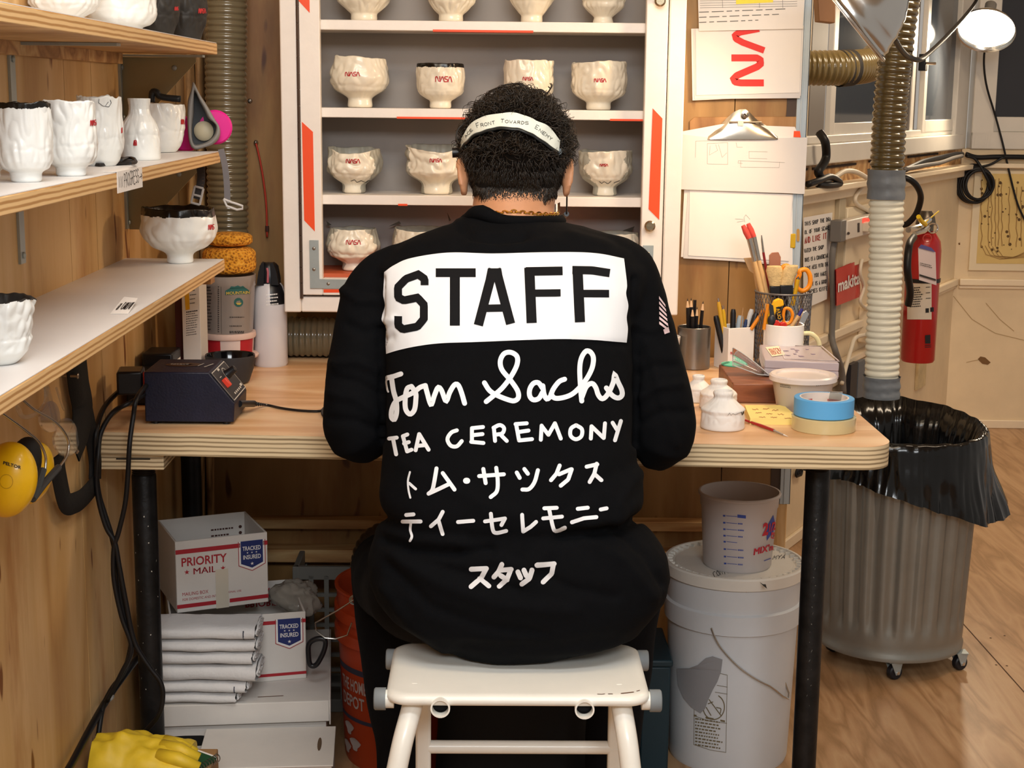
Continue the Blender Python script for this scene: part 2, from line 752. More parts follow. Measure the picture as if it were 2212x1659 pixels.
m = MB()
a, b = PZ(2105, 1375, 0), PZ(2212, 1495, 0)
FANG = math.atan2((b - a).y, (b - a).x)
RF = Matrix.Rotation(-FANG, 3, 'Z')
m.prism([RF @ Vector((x, y, -0.03)) for x, y in ((XW - 0.02, -1.0), (3.6, -1.0), (3.6, 7.0), (XW - 0.02, 7.0))], (0, 0, 0.03))
fl = struct('floor', m, FLOORM, bevel=0, loc=(0, 0, 0))
fl.rotation_euler = (0, 0, FANG)
m = MB()                                   # butt joints and nails of the floor sheets
JN = mat('floor_joint', '4A3220', 0.8)
a, b = PZ(2105, 1375, 0), PZ(2212, 1495, 0)
d = (b - a).normalized()
a, b = a - d * 2.2, b + d * 0.8
n = Vector((-d.y, d.x, 0)) * 0.0015
m.add([a - n + Vector((0, 0, .0006)), b - n + Vector((0, 0, .0006)), b + n + Vector((0, 0, .0006)), a + n + Vector((0, 0, .0006))], [(0, 1, 2, 3)])
for (u, v) in ((2152, 1436), (2175, 1438), (2170, 1373), (2140, 1378)):
    p = PZ(u, v, 0.0006)
    m.add(circle(p, 0.003, 8), [tuple(range(8))])
m.v = [RF @ p for p in m.v]
struct('floor_joint', m, JN, parent=fl)

m = MB()
m.bx(XW - 0.02, 3.6, -1.0, 7.0, 2.45, 2.48)
struct('ceiling', m, CEILM)

# left wall: upright plywood sheets with narrow gaps
m = MB()
seams = [-1.0, 0.9, PX(186, 1300, XW).y, PX(203, 500, XW).y + 0.02, 3.42]
seams.sort()
for y0, y1 in zip(seams, seams[1:]):
    m.bx(XW - 0.018, XW, y0 + 0.0012, y1 - 0.0012, 0, 2.45)
m.bx(XW - 0.03, XW - 0.02, -1.0, 3.42, 0, 2.45)
struct('wall_left', m, PLY)

# back wall (a partition that ends at its aluminium edge)
XE = 0.688
m = MB()
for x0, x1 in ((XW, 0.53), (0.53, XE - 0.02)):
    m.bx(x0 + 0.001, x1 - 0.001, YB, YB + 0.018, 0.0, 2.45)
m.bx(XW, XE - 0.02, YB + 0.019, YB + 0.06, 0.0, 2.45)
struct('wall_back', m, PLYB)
m = MB()
m.bx(XE - 0.024, XE, YB - 0.006, YB + 0.004, 0.44, 2.45)
m.bx(XE - 0.003, XE, YB - 0.006, YB + 0.07, 0.44, 2.45)
m.bx(XE - 0.016, XE - 0.012, YB - 0.008, YB - 0.006, 0.44, 2.45)
struct('trim_1', m, ALU, bevel=0.001)
m = MB()
m.bx(XE - 0.045, XE - 0.024, YB - 0.002, YB + 0.03, 0.44, 2.45)
struct('trim_2', m, mat('dark_edge_strip', '4A3A30', 0.6))
m = MB()
m.bx(XE - 0.035, XE - 0.005, YB - 0.001, YB + 0.065, 0.0, 0.44)
struct('trim_3', m, RAWWOOD, bevel=0.002)
# ledger boards low on the back wall
m = MB()
zt = PY(1430, 1128, YB - 0.04).z
zb = PY(1430, 1190, YB - 0.04).z
m.bx(XW + 0.05, XE - 0.05, YB - 0.040, YB, zt - 0.022, zt)
struct('trim_4', m, RAWX, bevel=0.002)
m = MB()
m.bx(XW + 0.05, XE - 0.05, YB - 0.050, YB, zb - 0.03, zb)
struct('trim_5', m, RAWX, bevel=0.002)
# rough upright timbers in the left corner
for k, (u0, u1, yy) in enumerate(((401, 424, 3.36), (426, 444, 3.37))):
    x0, x1 = PY(u0, 300, yy).x, PY(u1, 300, yy).x
    m = MB()
    ring = []
    m.grid(lambda a, t: Vector(((x0 + x1) / 2 + (x1 - x0) / 2 * math.cos(2 * PI * a) * (1 + .12 * nz(a * 5, t * 9, k)), yy + 0.022 * math.sin(2 * PI * a), 2.45 * t)), 16, 40)
    struct('trim_%d' % (6 + k), m, ROUGHW, angle=180)
m = MB()                                     # screw heads in the back wall
for (u, v) in ((540, 218),):
    p = PY(u, v, YB)
    m.ball(p, (0.0055, 0.004, 0.0055), 12, 8)
    m.tube([p + Vector((0, -0.003, 0)), p + Vector((0, -0.006, 0))], 0.002, 8)
o = m.build('screw', mat('steel_screw', '9A938A', 0.3, 0.9))
tag(o, 'round steel screw head in the brown back wall beside the ribbed hose', 'screw')

# bay on the right: wall A recedes, wall B faces the camera
C0 = Vector((1.915, 6.3, 0.0))
DA = Vector((-0.491, -0.871, 0.0)).normalized()
NA = Vector((0.871, -0.491, 0.0)).normalized()
DB = Vector((1.0, -0.03, 0.0)).normalized()
NB = Vector((-0.03, -1.0, 0.0)).normalized()


def A(u, v, off=0.0):
    return PP(u, v, C0 + NA * off, NA)


def Asz(u, v, off=0.0):
    p = A(u, v, off)
    return (p - C0).dot(DA), p.z


def Bsz(u, v, off=0.0):
    p = PP(u, v, C0 + NB * off, NB)
    return (p - C0).dot(DB), p.z


RA = Matrix((DA, NA, (0, 0, 1))).transposed()
RB = Matrix((DB, NB, (0, 0, 1))).transposed()


def boxA(m, s0, s1, z0, z1, d0, d1, mi=0):
    c = C0 + DA * ((s0 + s1) / 2) + NA * ((d0 + d1) / 2) + Vector((0, 0, (z0 + z1) / 2))
    return m.box(c, (abs(s1 - s0), abs(d1 - d0), abs(z1 - z0)), RA, mi)


def boxB(m, s0, s1, z0, z1, d0, d1, mi=0):
    c = C0 + DB * ((s0 + s1) / 2) + NB * ((d0 + d1) / 2) + Vector((0, 0, (z0 + z1) / 2))
    return m.box(c, (abs(s1 - s0), abs(d1 - d0), abs(z1 - z0)), RB, mi)


LA = 2.9
zled = Asz(2000, 365)[1]
zwin = Asz(2000, 330)[1]
m = MB()
boxA(m, -0.04, LA, 0, zled, -0.08, 0)
boxA(m, -0.04, LA, zled, zwin, -0.08, -0.05)
boxA(m, -0.04, LA, 2.08, 2.45, -0.08, 0)
boxA(m, Asz(1762, 200)[0], LA, zwin, 2.08, -0.08, -0.02)
struct('wall_bay', m, CREAM)
m = MB()
boxB(m, 0.0, 1.8, 0, zwin, -0.08, 0)
boxB(m, 0.0, 1.8, 2.08, 2.45, -0.08, 0)
struct('wall_far', m, CREAM)
m = MB()                                      # ledge under the bay window, picture-rail moulding
boxA(m, 0.0, LA, zled - 0.02, zled, 0, 0.055)
boxA(m, 0.0, LA, zled - 0.05, zled - 0.02, 0, 0.025)
struct('trim_8', m, CREAM2, bevel=0.004)
m = MB()
boxB(m, 0.05, 1.8, zled - 0.015, zled + 0.005, 0, 0.035)
struct('trim_9', m, CREAM2, bevel=0.004)
zr = 0.615
m = MB()
boxA(m, 0.0, LA, zr - 0.014, zr + 0.014, 0, 0.02)
boxA(m, 0.0, LA, zr - 0.028, zr - 0.014, 0, 0.010)
struct('trim_10', m, CREAM2, bevel=0.004)
m = MB()
boxB(m, 0.02, 1.8, zr - 0.014, zr + 0.014, 0, 0.02)
boxB(m, 0.02, 1.8, zr - 0.028, zr - 0.014, 0, 0.010)
struct('trim_11', m, CREAM2, bevel=0.004)
m = MB()
boxB(m, 0.02, 1.8, 0, 0.035, 0, 0.012)
struct('baseboard_far', m, CREAM2, bevel=0.003)
m = MB()
boxA(m, 0.02, LA, 0, 0.035, 0, 0.012)
struct('baseboard_bay', m, CREAM2, bevel=0.003)
m = MB()                                      # bare wood showing between ledge and window
boxA(m, 0.0, LA, zled, zwin + 0.004, -0.05, -0.004)
struct('trim_12', m, RAWX)
m = MB()
for s, z in ((0.9, zwin - .012), (1.5, zwin - .015), (0.4, zwin - .012), (2.0, zwin - .014)):
    boxA(m, s, s + 0.45, z, z + 0.007, -0.004, 0.0)
struct('trim_13', m, mat('dark_gap', '2A1B12', 0.9))
m = MB()                                      # plain vertical batten and lower boards of the bay wall
for u0, u1 in ((1801, 1814),):
    s0, s1 = Asz(u0, 500)[0], Asz(u1, 500)[0]
    boxA(m, s1, s0, zr, zled - 0.05, 0, 0.016)
struct('trim_14', m, mat('grey_cream_batten', 'B5A78C', 0.55), bevel=0.002)
m = MB()
for z in (0.50, 0.47, 0.44):
    boxA(m, 1.2, LA, z, z + 0.022, 0, 0.03 - (0.5 - z) * 0.3)
struct('trim_15', m, CREAM2, bevel=0.004)

# windows: white aluminium frames, sliding sashes, dark night glass
GLASS = mat('night_window_glass', '4A5058', 0.07, spec=0.4)
FRAME = mat('window_frame_white', 'DCD6CC', 0.4, var=0.04)
GREYF = mat('window_track_grey', '77706A', 0.5)
ZW1 = 2.08
m = MB()
sL, sR = LA, Asz(2080, 200)[0]
boxA(m, sR, sL, zwin, zwin + 0.06, -0.06, 0.012)
boxA(m, sR, sL, zwin + 0.06, zwin + 0.085, -0.06, -0.008)
boxA(m, sR, sL, ZW1 - 0.05, ZW1, -0.06, 0.012)
boxA(m, -0.03, Asz(2066, 200)[0], zwin, ZW1, -0.06, 0.006)
win1 = struct('window_1', m, FRAME, bevel=0.004)


def sash(u0, u1, parent, off, uz):
    s0, s1 = Asz(u0, uz, off)[0], Asz(u1, uz, off)[0]
    lo, hi = min(s0, s1), max(s0, s1)
    w = 0.045
    zz0 = zwin + 0.075
    mm = MB()
    boxA(mm, lo, lo + w, zz0, ZW1 - 0.05, off - 0.02, off)
    boxA(mm, hi - w, hi, zz0, ZW1 - 0.05, off - 0.02, off)
    boxA(mm, lo + w, hi - w, zz0, zz0 + w, off - 0.02, off)
    f = mm.build('sash', FRAME, parent, bevel=0.003)
    mm = MB()
    boxA(mm, lo + w, hi - w, zz0 + w, ZW1 - 0.05, off - 0.013, off - 0.008)
    mm.build('pane', GLASS, f)
    return f


sash(1797, 1976, win1, -0.022, 200)
sash(1996, 2070, win1, -0.006, 200)
mm = MB()
s0, s1 = Asz(1996, 200)[0], Asz(1974, 200)[0]
boxA(mm, s0, s1, zwin + 0.07, ZW1 - 0.05, -0.045, -0.03)
boxA(mm, s1 - 0.012, s1, zwin + 0.07, ZW1 - 0.05, -0.03, -0.012)
mm.build('track', GREYF, win1)
mm = MB()
s0, s1 = Asz(1797, 200)[0], Asz(1764, 200)[0]
boxA(mm, s0, s1, zwin + 0.07, ZW1 - 0.05, -0.05, -0.02)
mm.build('track', GREYF, win1)
mm = MB()
s0, z0 = Asz(1990, 135, 0.0)
boxA(mm, s0 - 0.018, s0 + 0.018, z0 - 0.03, z0 + 0.03, -0.006, 0.02)
lk = mm.build('latch', mat('black_latch', '15151A', 0.4), win1, bevel=0.003)
mm = MB()
p = A(2000, 137, 0.025)
mm.tube([p, p + NA * 0.03 - DA * 0.02], 0.005, 8)
mm.build('latch_knob', mat('polished_steel', 'D8D8D8', 0.15, 1.0), lk)

m = MB()
sl, sr = 0.03, 1.7
boxB(m, sl, sr, zwin, zwin + 0.07, -0.06, 0.014)
boxB(m, sl, sl + 0.09, zwin, ZW1, -0.06, 0.014)
boxB(m, sl, sr, ZW1 - 0.05, ZW1, -0.06, 0.014)
win2 = struct('window_2', m, FRAME, bevel=0.004)
g0, zg = Bsz(2130, 252)
mm = MB()
boxB(mm, g0 - 0.05, g0, zwin + 0.07, ZW1 - 0.05, -0.03, -0.004)
boxB(mm, g0, sr, zwin + 0.07, zg, -0.03, -0.004)
f2 = mm.build('sash', FRAME, win2, bevel=0.003)
mm = MB()
boxB(mm, g0, sr, zg, ZW1 - 0.05, -0.02, -0.012)
mm.build('pane', mat('night_window_glass_far', '2E2E33', 0.12, spec=0.6), f2)

# ------------------------------------------------------------ the work table
LAM = wood('table_laminate', 'CF9E6C', 'E2B486', 'EBC79C', 'X', 0.9, 0.35, 0.1)
EDGE = plyedge('table_ply_edge', '8C7757', 'D9C49E', 0.0078)
IRON = mat('black_iron_pipe', '1C1B1B', 0.45, 0.5, var=0.5, vscale=30, bump=0.3, bscale=120)
FL, FR = PZ(207, 932, ZT), PZ(1880, 965, ZT)
RX = PZ(1908, 940, ZT).x
table = thing('work_table', 'long plywood work table with pink-orange top and black pipe legs', 'table', (0.0, 2.95, 0.0))
YK = YB - 0.015
outline = [(FL.x, FL.y), (FR.x - 0.03, FR.y)]
cx, cy, rr = RX - 0.055, FR.y + 0.055, 0.055
outline += [(cx + rr * math.cos(a), cy + rr * math.sin(a)) for a in [(-PI / 2 + PI / 2 * k / 8) for k in range(9)]]
outline += [(RX, YK - 0.06), (RX - 0.03, YK), (FL.x, YK)]
m = MB()
m.prism([(x, y, ZT - 0.0405) for x, y in outline], (0, 0, 0.0395))
top = m.build('tabletop', EDGE, table, bevel=0.002)
m = MB()
m.prism([(x, y, ZT - 0.001) for x, y in outline], (0, 0, 0.001))
m.build('laminate', LAM, top)
m = MB()
c0 = PZ(215, 990, ZT - 0.041)
m.bx(FL.x, FL.x + 0.113, FL.y + 0.004, 3.2, ZT - 0.068, ZT - 0.0412)
m.build('cleat', EDGE, table, bevel=0.002)
m = MB()
m.bx(FL.x + 0.032, FL.x + 0.09, FL.y + 0.0025, FL.y + 0.006, ZT - 0.0495, ZT - 0.0475)
m.build('slot', BLACKM, table)
PRM = mat('pipe_stencil', '5A5A55', 0.6)
for (x, y, z1) in ((-0.612, 2.66, ZT - 0.068), (0.578, 2.62, ZT - 0.0412), (-0.645, 3.25, ZT - 0.068)):
    m = MB()
    m.lathe([(0, 0), (0.0215, 0), (0.0215, z1 - 0.03), (0.0205, z1 - 0.027)] + [(0.0205 if k % 2 else 0.0196, z1 - 0.026 + k * 0.002) for k in range(12)] + [(0.0, z1)], (x, y, 0), 24)
    lg = m.build('leg', IRON, table)
    if y < 3:
        m2 = MB()
        m2.bx(0, 0, 0, 0, 0, 0)
        m2 = MB()
        rnd = random.Random(int(x * 100))
        fnc = lambda u, v: Vector((x, y, 0)) + Vector((math.sin(u) * 0.0218, -math.cos(u) * 0.0218, v))
        for k in range(22):
            zz = z1 - 0.10 - k * 0.017 + rnd.uniform(-.003, .003)
            a = rnd.uniform(-0.32, 0.05) if x > 0 else rnd.uniform(-1.2, 1.1)
            sz = rnd.uniform(0.3, 1.0)
            mark(m2, fnc, [[(a, zz), (a + 0.11 * sz, zz + rnd.uniform(-.002, .004))]], 0.003 * sz)
        m2.build('paint_speck', PRM if x > 0 else mat('paint_flecks', 'B9B4AA', 0.6), lg)

# ------------------------------------------------------------ wall shelves on the left
SHTOP = mat('shelf_white_laminate', 'E9E6E4', 0.4, var=0.03, vscale=6)
SEDGE = plyedge('shelf_ply_edge', 'B3834A', 'E6BF87', 0.0070)
GALV = mat('galvanised_steel', 'A4ADAD', 0.38, 0.35, var=0.12, vscale=14)
GALV2 = mat('gusset_plate', 'A09470', 0.5, 0.2, var=0.1)
XF = -0.500
SHZ = {1: 1.4395, 2: 1.2445, 3: 1.0435}
SHEND = {1: 2.868, 2: 2.872, 3: 2.892}
shl = {1: 'highest plywood wall shelf on the left, carrying white and black bowls',
       2: 'middle plywood wall shelf on the left with a paper tag on its edge',
       3: 'lowest plywood wall shelf on the left, white topped and nearly empty'}
for k in (1, 2, 3):
    z = SHZ[k]
    s = thing('wall_shelf', shl[k], 'shelf', (XW, 2.2, z - 0.022), 'wall shelves on the left')
    m = MB()
    m.bx(XW, XF, 0.9, SHEND[k], z - 0.021, z - 0.001)
    b = m.build('board', SEDGE, s, bevel=0.0015)
    m = MB()
    m.bx(XW, XF - 0.001, 0.9, SHEND[k] - 0.001, z - 0.001, z)
    m.build('shelf_top', SHTOP, b)
    m = MB()
    m.bx(XW, XW + 0.02, 0.9, SHEND[k] - 0.03, z - 0.04, z - 0.0212)
    m.build('wall_batten', RAWX, s)
    if k == 3:
        m = MB()
        m.bx(XF - 0.032, XF - 0.014, SHEND[k] - 0.07, SHEND[k] - 0.03, z - 0.04, z - 0.0212)
        m.build('block', RAWX, s)
    ys = {1: [PX(258, 150, XW).y, PX(22, 150, XW).y], 2: [PX(272, 440, XW).y, PX(42, 500, XW).y], 3: [2.05]}[k]
    for i, y in enumerate(ys):
        m = MB()
        h = 0.125 if not (k == 2 and i == 1) else 0.12
        m.bx(XW, XW + 0.004, y - 0.012, y + 0.012, z - 0.022 - h, z - 0.022)
        m.bx(XW, XF - 0.03, y - 0.012, y + 0.012, z - 0.0255, z - 0.0215)
        br = m.build('bracket', GALV, s)
        if k < 3 and i == 0:
            m = MB()
            g = [(XW + 0.004, z - 0.026), (XF - 0.045, z - 0.026), (XF - 0.045, z - 0.034), (XW + 0.03, z - 0.024 - h), (XW + 0.004, z - 0.024 - h)]
            m.prism([(x, y + 0.004, zz) for x, zz in g], (0, 0.003, 0))
            m.build('gusset', GALV2, br)
        bolts = [((XW + 0.005, y, zz), (0.003, 0.005, 0.005)) for zz in (z - 0.045, z - 0.01 - h)]
        if k < 3 and i == 0:
            bolts += [((XW + dx, y + 0.003, z + dz), (0.005, 0.003, 0.005)) for dx, dz in ((0.10, -0.045), (0.035, -0.11))]
        for bc_, br_ in bolts:
            m = MB()
            m.ball(bc_, br_, 10, 6)
            m.build('bolt', GALV, br)

# ------------------------------------------------------------ the bowl cabinet on the back wall
ORANGE = mat('orange_tape', 'F2501A', 0.45)
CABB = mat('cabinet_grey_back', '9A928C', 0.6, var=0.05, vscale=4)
YC = 3.20
cab = thing('display_cabinet', 'white painted display cabinet with orange tape stripes, full of white bowls', 'cabinet', (-0.015, 3.3, 0.885))
xl, xr = -0.431, 0.394
zb0 = PY(1050, 678, YC).z
ztop = 1.80
hx = PY(647, 300, YC).x                      # hinge line
rx = PY(1436, 300, YC).x
ix0, ix1 = PY(693, 240, YC).x, PY(1391, 240, YC).x
m = MB()
m.bx(xl, hx - 0.002, YC, YB, zb0, ztop)
m.bx(rx + 0.003, xr, YC, YB, zb0, ztop)
m.bx(hx - 0.002, rx + 0.003, YC + 0.004, YB, zb0, PY(1050, 645, YC).z)
m.bx(hx - 0.002, rx + 0.003, YC, YB, ztop - 0.05, ztop)
m.build('carcass', WHITEP, cab, bevel=0.003)
m = MB()
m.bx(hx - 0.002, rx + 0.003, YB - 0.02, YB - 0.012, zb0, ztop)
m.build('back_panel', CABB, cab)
# the framed door, stood in the carcass
zd0, zi0 = PY(1050, 640, YC).z, PY(1050, 604, YC).z
m = MB()
m.bx(hx + 0.002, ix0, YC - 0.004, YC + 0.02, zd0, ztop - 0.055)
m.bx(ix1, rx, YC - 0.004, YC + 0.02, zd0, ztop - 0.055)
m.bx(ix0, ix1, YC - 0.004, YC + 0.02, zd0, zi0)
door = m.build('door_frame', WHITEP, cab, bevel=0.002)
yt = YC - 0.0047
for pts in ([(645, -30), (668, -30), (669, 28), (645, 2)], [(652, 263), (676, 285), (680, 500), (657, 476)], [(1410, 234), (1431, 256), (1424, 475), (1401, 452)], [(699, 625), (745, 625), (745, 632), (699, 632)]):
    m = MB()
    m.prism([PY(u, v, yt) for u, v in pts], (0, 0.0006, 0))
    m.build('tape_stripe', ORANGE, door)
for q, sc in (([(668, 519), (688, 519), (690, 603), (760, 604), (760, 624), (670, 623)], ((678, 537), (678, 582), (709, 613))), ([(1389, 530), (1412, 530), (1409, 625), (1330, 624), (1330, 603), (1388, 603)], ((1400, 548), (1399, 585), (1350, 613)))):
    m = MB()
    m.prism([PY(u, v, YC - 0.0075) for u, v in q], (0, 0.003, 0))
    cb = m.build('corner_bracket', GALV, door, bevel=0.0005)
    for u, v in sc:
        m = MB()
        m.ball(PY(u, v, YC - 0.0078), (0.0035, 0.0015, 0.0035), 12, 6)
        m.build('screw', mat('steel_screw', '9A938A', 0.3, 0.9), cb)
m = MB()
for k in range(26):
    z0 = 0.93 + k * 0.033
    m.tube([(hx, YC - 0.003, z0), (hx, YC - 0.003, z0 + 0.032)], 0.0035, 8)
m.build('hinge', mat('dark_hinge', '5A4A40', 0.45, 0.6), cab)
STEEL = mat('polished_steel', 'D8D8D8', 0.15, 1.0)
for (u, v) in ((1424, 3), (1402, 487)):
    p = PY(u, v, YC - 0.004)
    m = MB()
    m.lathe([(0, 0), (0.006, 0), (0.005, 0.008), (0.0105, 0.013), (0.0115, 0.018), (0.008, 0.022), (0, 0.022)], p, 20, M=frame((0, -1, 0)))
    m.bx(p.x - 0.006, p.x + 0.004, p.y - 0.0235, p.y - 0.0215, p.z - 0.001, p.z + 0.001)
    m.build('knob', mat('brass_knob', 'A5957A', 0.22, 0.9), door)
CSH = []
for i, (v0, v1) in enumerate(((46, 68), (236, 257), (424, 445))):
    z1, z0 = PY(1045, v0, YC + 0.02).z, PY(1045, v1, YC + 0.02).z
    CSH.append(z1)
    m = MB()
    m.bx(ix0 - 0.03, ix1 + 0.03, YC + 0.021, YB - 0.02, z0, z1)
    sb = m.build('shelf', WHITEP, cab, bevel=0.0015)
    for (ua, ub) in (((935, 1152),), ((857, 1030), (1318, 1390)), ((860, 880),))[i]:
        m = MB()
        xa, xb = PY(ua, v1, YC + 0.02).x, PY(ub, v1, YC + 0.02).x
        m.bx(xa, xb, YC + 0.0202, YC + 0.021, z0 - 0.0005, z0 + 0.003)
        m.bx(xa, xb, YC + 0.0202, YC + 0.06, z0 - 0.0012, z0 - 0.0005)
        m.build('edge_tape', ORANGE, sb)
zf = PY(760, 583, 3.29).z
CSH.append(zf)
m = MB()
m.bx(ix0 - 0.03, ix1 + 0.03, YC + 0.021, YB - 0.02, zf - 0.012, zf)
m.build('shelf', mat('orange_shelf_liner', 'C25A33', 0.5, var=0.1), cab)

# ------------------------------------------------------------ hand-built white bowls
PORC = mat('warm_lit_porcelain', 'EDE3CE', 0.28, var=0.05, vscale=16, bump=0.35, bscale=45, coat=0.25)  # yellow of the warm light is put into this white
PORCB = mat('cool_white_porcelain', 'EDEEEA', 0.28, var=0.04, vscale=16, bump=0.35, bscale=45, coat=0.25)
PORCG = mat('bare_grey_porcelain', 'A9A596', 0.45, var=0.08, vscale=20, bump=0.3, bscale=50)
BLKG = mat('black_glaze', '15120F', 0.25, var=0.3, bump=0.4, bscale=70)
BLKC = mat('black_clay', '2A2724', 0.6, var=0.25, bump=0.5, bscale=60)
REDINK = mat('red_lettering', 'B32228', 0.5)
BLKINK = mat('black_ink', '17161A', 0.6)
STD = [(0.0, 0.02), (0.40, 0.0), (0.44, 0.03), (0.42, 0.20), (0.50, 0.24), (0.80, 0.36), (0.97, 0.47), (1.0, 0.58), (0.98, 0.80), (0.95, 1.0)]
ROUND = [(0.0, 0.02), (0.42, 0.0), (0.44, 0.03), (0.40, 0.19), (0.52, 0.24), (0.82, 0.34), (0.98, 0.50), (1.0, 0.62), (0.94, 0.82), (0.88, 1.0)]
STRAIGHT = [(0.0, 0.02), (0.44, 0.0), (0.46, 0.03), (0.44, 0.17), (0.56, 0.20), (0.86, 0.31), (0.97, 0.40), (1.0, 0.55), (1.0, 0.80), (0.97, 1.0)]


def chawan(name, label, group, u0, u1, vt, vb, Y=None, zs=None, prof=STD, mats=None, seed=1, amp=0.035, rimamp=0.03,
           patch=None, rim=None, logo=None, tilt=0.0, foot=None, mark_px=None, drop=0.0, cat='bowl', zfix=None):
    uc = (u0 + u1) / 2 + (foot or 0)
    p = PZ(uc, vb, zs) if zs is not None else PY(uc, vb, Y)
    if zs is not None:
        d = Vector((p.x, p.y, 0)).normalized()
        R0 = (u1 - u0) / 2 * mpp(p)
        p = p + Vector((d.x, d.y, 0)) * R0 * 0.40
    if zfix is not None:
        p.z = zfix + 0.0006
    px = mpp(p)
    R = (u1 - u0) / 2 * px
    el = math.atan2(CAM.z - p.z, p.y)
    h = ((vb - vt) * px - R * 1.2 * max(0, math.sin(el)) * (1.0 if el > 0 else 0)) / math.cos(el)
    rnd = random.Random(seed)
    so = seed * 7.31
    th = 0.055 * (1 if R > 0.03 else 1.4)
    out = [(r * R, z * h) for r, z in prof]
    dense = []
    for (r0, z0), (r1, z1) in zip(out, out[1:]):
        n = max(1, int(((r1 - r0) ** 2 + (z1 - z0) ** 2) ** 0.5 / (R * (0.018 if rim and z1 > 0.8 * h else 0.035))))
        dense += [(r0 + (r1 - r0) * k / n, z0 + (z1 - z0) * k / n) for k in range(n)]
    dense.append(out[-1])
    sm = dense[:]
    for _ in range(3):
        sm = [sm[0]] + [((sm[i - 1][0] + 2 * sm[i][0] + sm[i + 1][0]) / 4, (sm[i - 1][1] + 2 * sm[i][1] + sm[i + 1][1]) / 4) for i in range(1, len(sm) - 1)] + [sm[-1]]
    nrim = len(sm)
    zmin = min(z for r, z in sm)
    sm = [(r, z - zmin) for r, z in sm]
    rt = sm[-1][0]
    inner = [(rt * (1 - th / 2), h * 1.005), (rt * (1 - th * 1.4), h * 0.985)]
    inner += [(rt * (1 - th * 1.6) * f, h * g) for f, g in ((1.0, 0.8), (0.98, 0.6), (0.86, 0.42), (0.6, 0.33), (0.0, 0.30))]
    full = sm + inner

    def rf(a, z):
        q = z / h
        k = min(1, max(0, (q - 0.12) / 0.15))
        ca, sa = math.cos(a), math.sin(a)
        big = nz(ca * 1.3 + so, sa * 1.3, q * 1.6)
        sml = abs(nz(ca * 3.6 + so, sa * 3.6 + 5, q * 4.2)) - 0.2
        crease = -0.5 * amp * max(0, 1 - abs(q - 0.42 - 0.05 * nz(ca * 2 + so, sa * 2)) / 0.04)
        return 1 + k * (amp * 1.5 * big + amp * 2.6 * sml + crease) + (1 - k) * amp * 0.3 * big

    def zf(a, r, z):
        q = max(0, z / h - 0.45)
        return q * h * (rimamp * 2.2 * nz(math.cos(a) * 1.4 + so, math.sin(a) * 1.4, 3) + rimamp * nz(math.cos(a) * 4 + so, math.sin(a) * 4, 9)
                        + tilt * math.cos(a)) - drop * h * max(0, -math.sin(a)) ** 2 * q * 0.6

    nr = len(full)

    def mf(i, a):
        z = full[min(i, nrim - 1)][1] / h if i < nrim else 1
        jag = 0.02 * nz(math.cos(a) * 6 + so, math.sin(a) * 6)
        if rim and (i >= nrim - 1 and i < nrim + 2 or (i < nrim and z > 1 - rim + jag)):
            return 2
        if i >= nrim + 1:
            return 1 if patch else 0
        if patch:
            c = -PI / 2 + patch[0]
            da = abs((a - c + PI) % (2 * PI) - PI)
            w = patch[1] * (1 + 0.5 * nz(z * 5 + so, 2)) * (1 - 0.35 * abs(z - 0.6))
            if da > w or z > 1.1:
                return 1
        return 0
    m = MB()
    m.lathe(full, p, 150, rf=rf, zf=zf, mf=mf)
    mats = mats or [PORC, PORCG, BLKG]
    o = m.build(name, mats, angle=80)
    tag(o, label, cat, group)
    bv = m.bvh()
    fn = on_surface(bv, 0.0006)
    if logo:
        u, v, w, hh = logo[:4]
        k = MB()
        nasa(k, fn, u, v, w, hh, logo[4] if len(logo) > 4 else 1.9, tilt=logo[5] if len(logo) > 5 else 0.03,
             part=logo[6] if len(logo) > 6 else (0, 4))
        k.build('red_letters', REDINK, o)
    if mark_px:
        k = MB()
        mark(k, fn, mark_px, 1.0, step=2)
        k.build('pencil_mark', BLKINK, o)
    return o, bv


GC = 'white bowls in the display cabinet'
Yc = 3.285
ONE = [PORC, PORCG, BLKG]
# top row, only their lower halves reach into the picture
TOPP = [(0.0, 0.02), (0.45, 0.0), (0.47, 0.03), (0.45, 0.15), (0.55, 0.19), (0.82, 0.36), (0.98, 0.48), (1.0, 0.6), (0.97, 1.0)]
chawan('tea_bowl', 'faceted white bowl on the cabinet top row, leftmost, cut by the picture edge', GC, 725, 848, -62, 44, Yc, zfix=CSH[0], prof=TOPP, seed=3, amp=.05)
chawan('tea_bowl', 'lumpy white bowl on the cabinet top row, second from left, with a hanging flap', GC, 917, 1031, -62, 45, Yc, zfix=CSH[0], prof=TOPP, seed=5, amp=.07)
chawan('tea_bowl', 'smooth white bowl on the cabinet top row, third from left, with scalloped band', GC, 1098, 1199, -60, 46, Yc, zfix=CSH[0], prof=TOPP, seed=8, amp=.025)
chawan('tea_bowl', 'white ribbed bowl on the cabinet top row, rightmost, below the upper door knob', GC, 1255, 1350, -58, 46, Yc, zfix=CSH[0], prof=[(0.0, 0.02), (0.46, 0.0), (0.48, 0.02), (0.40, 0.13), (0.62, 0.22), (0.9, 0.34), (1.0, 0.52), (0.98, 1.0)], seed=11, amp=.04)
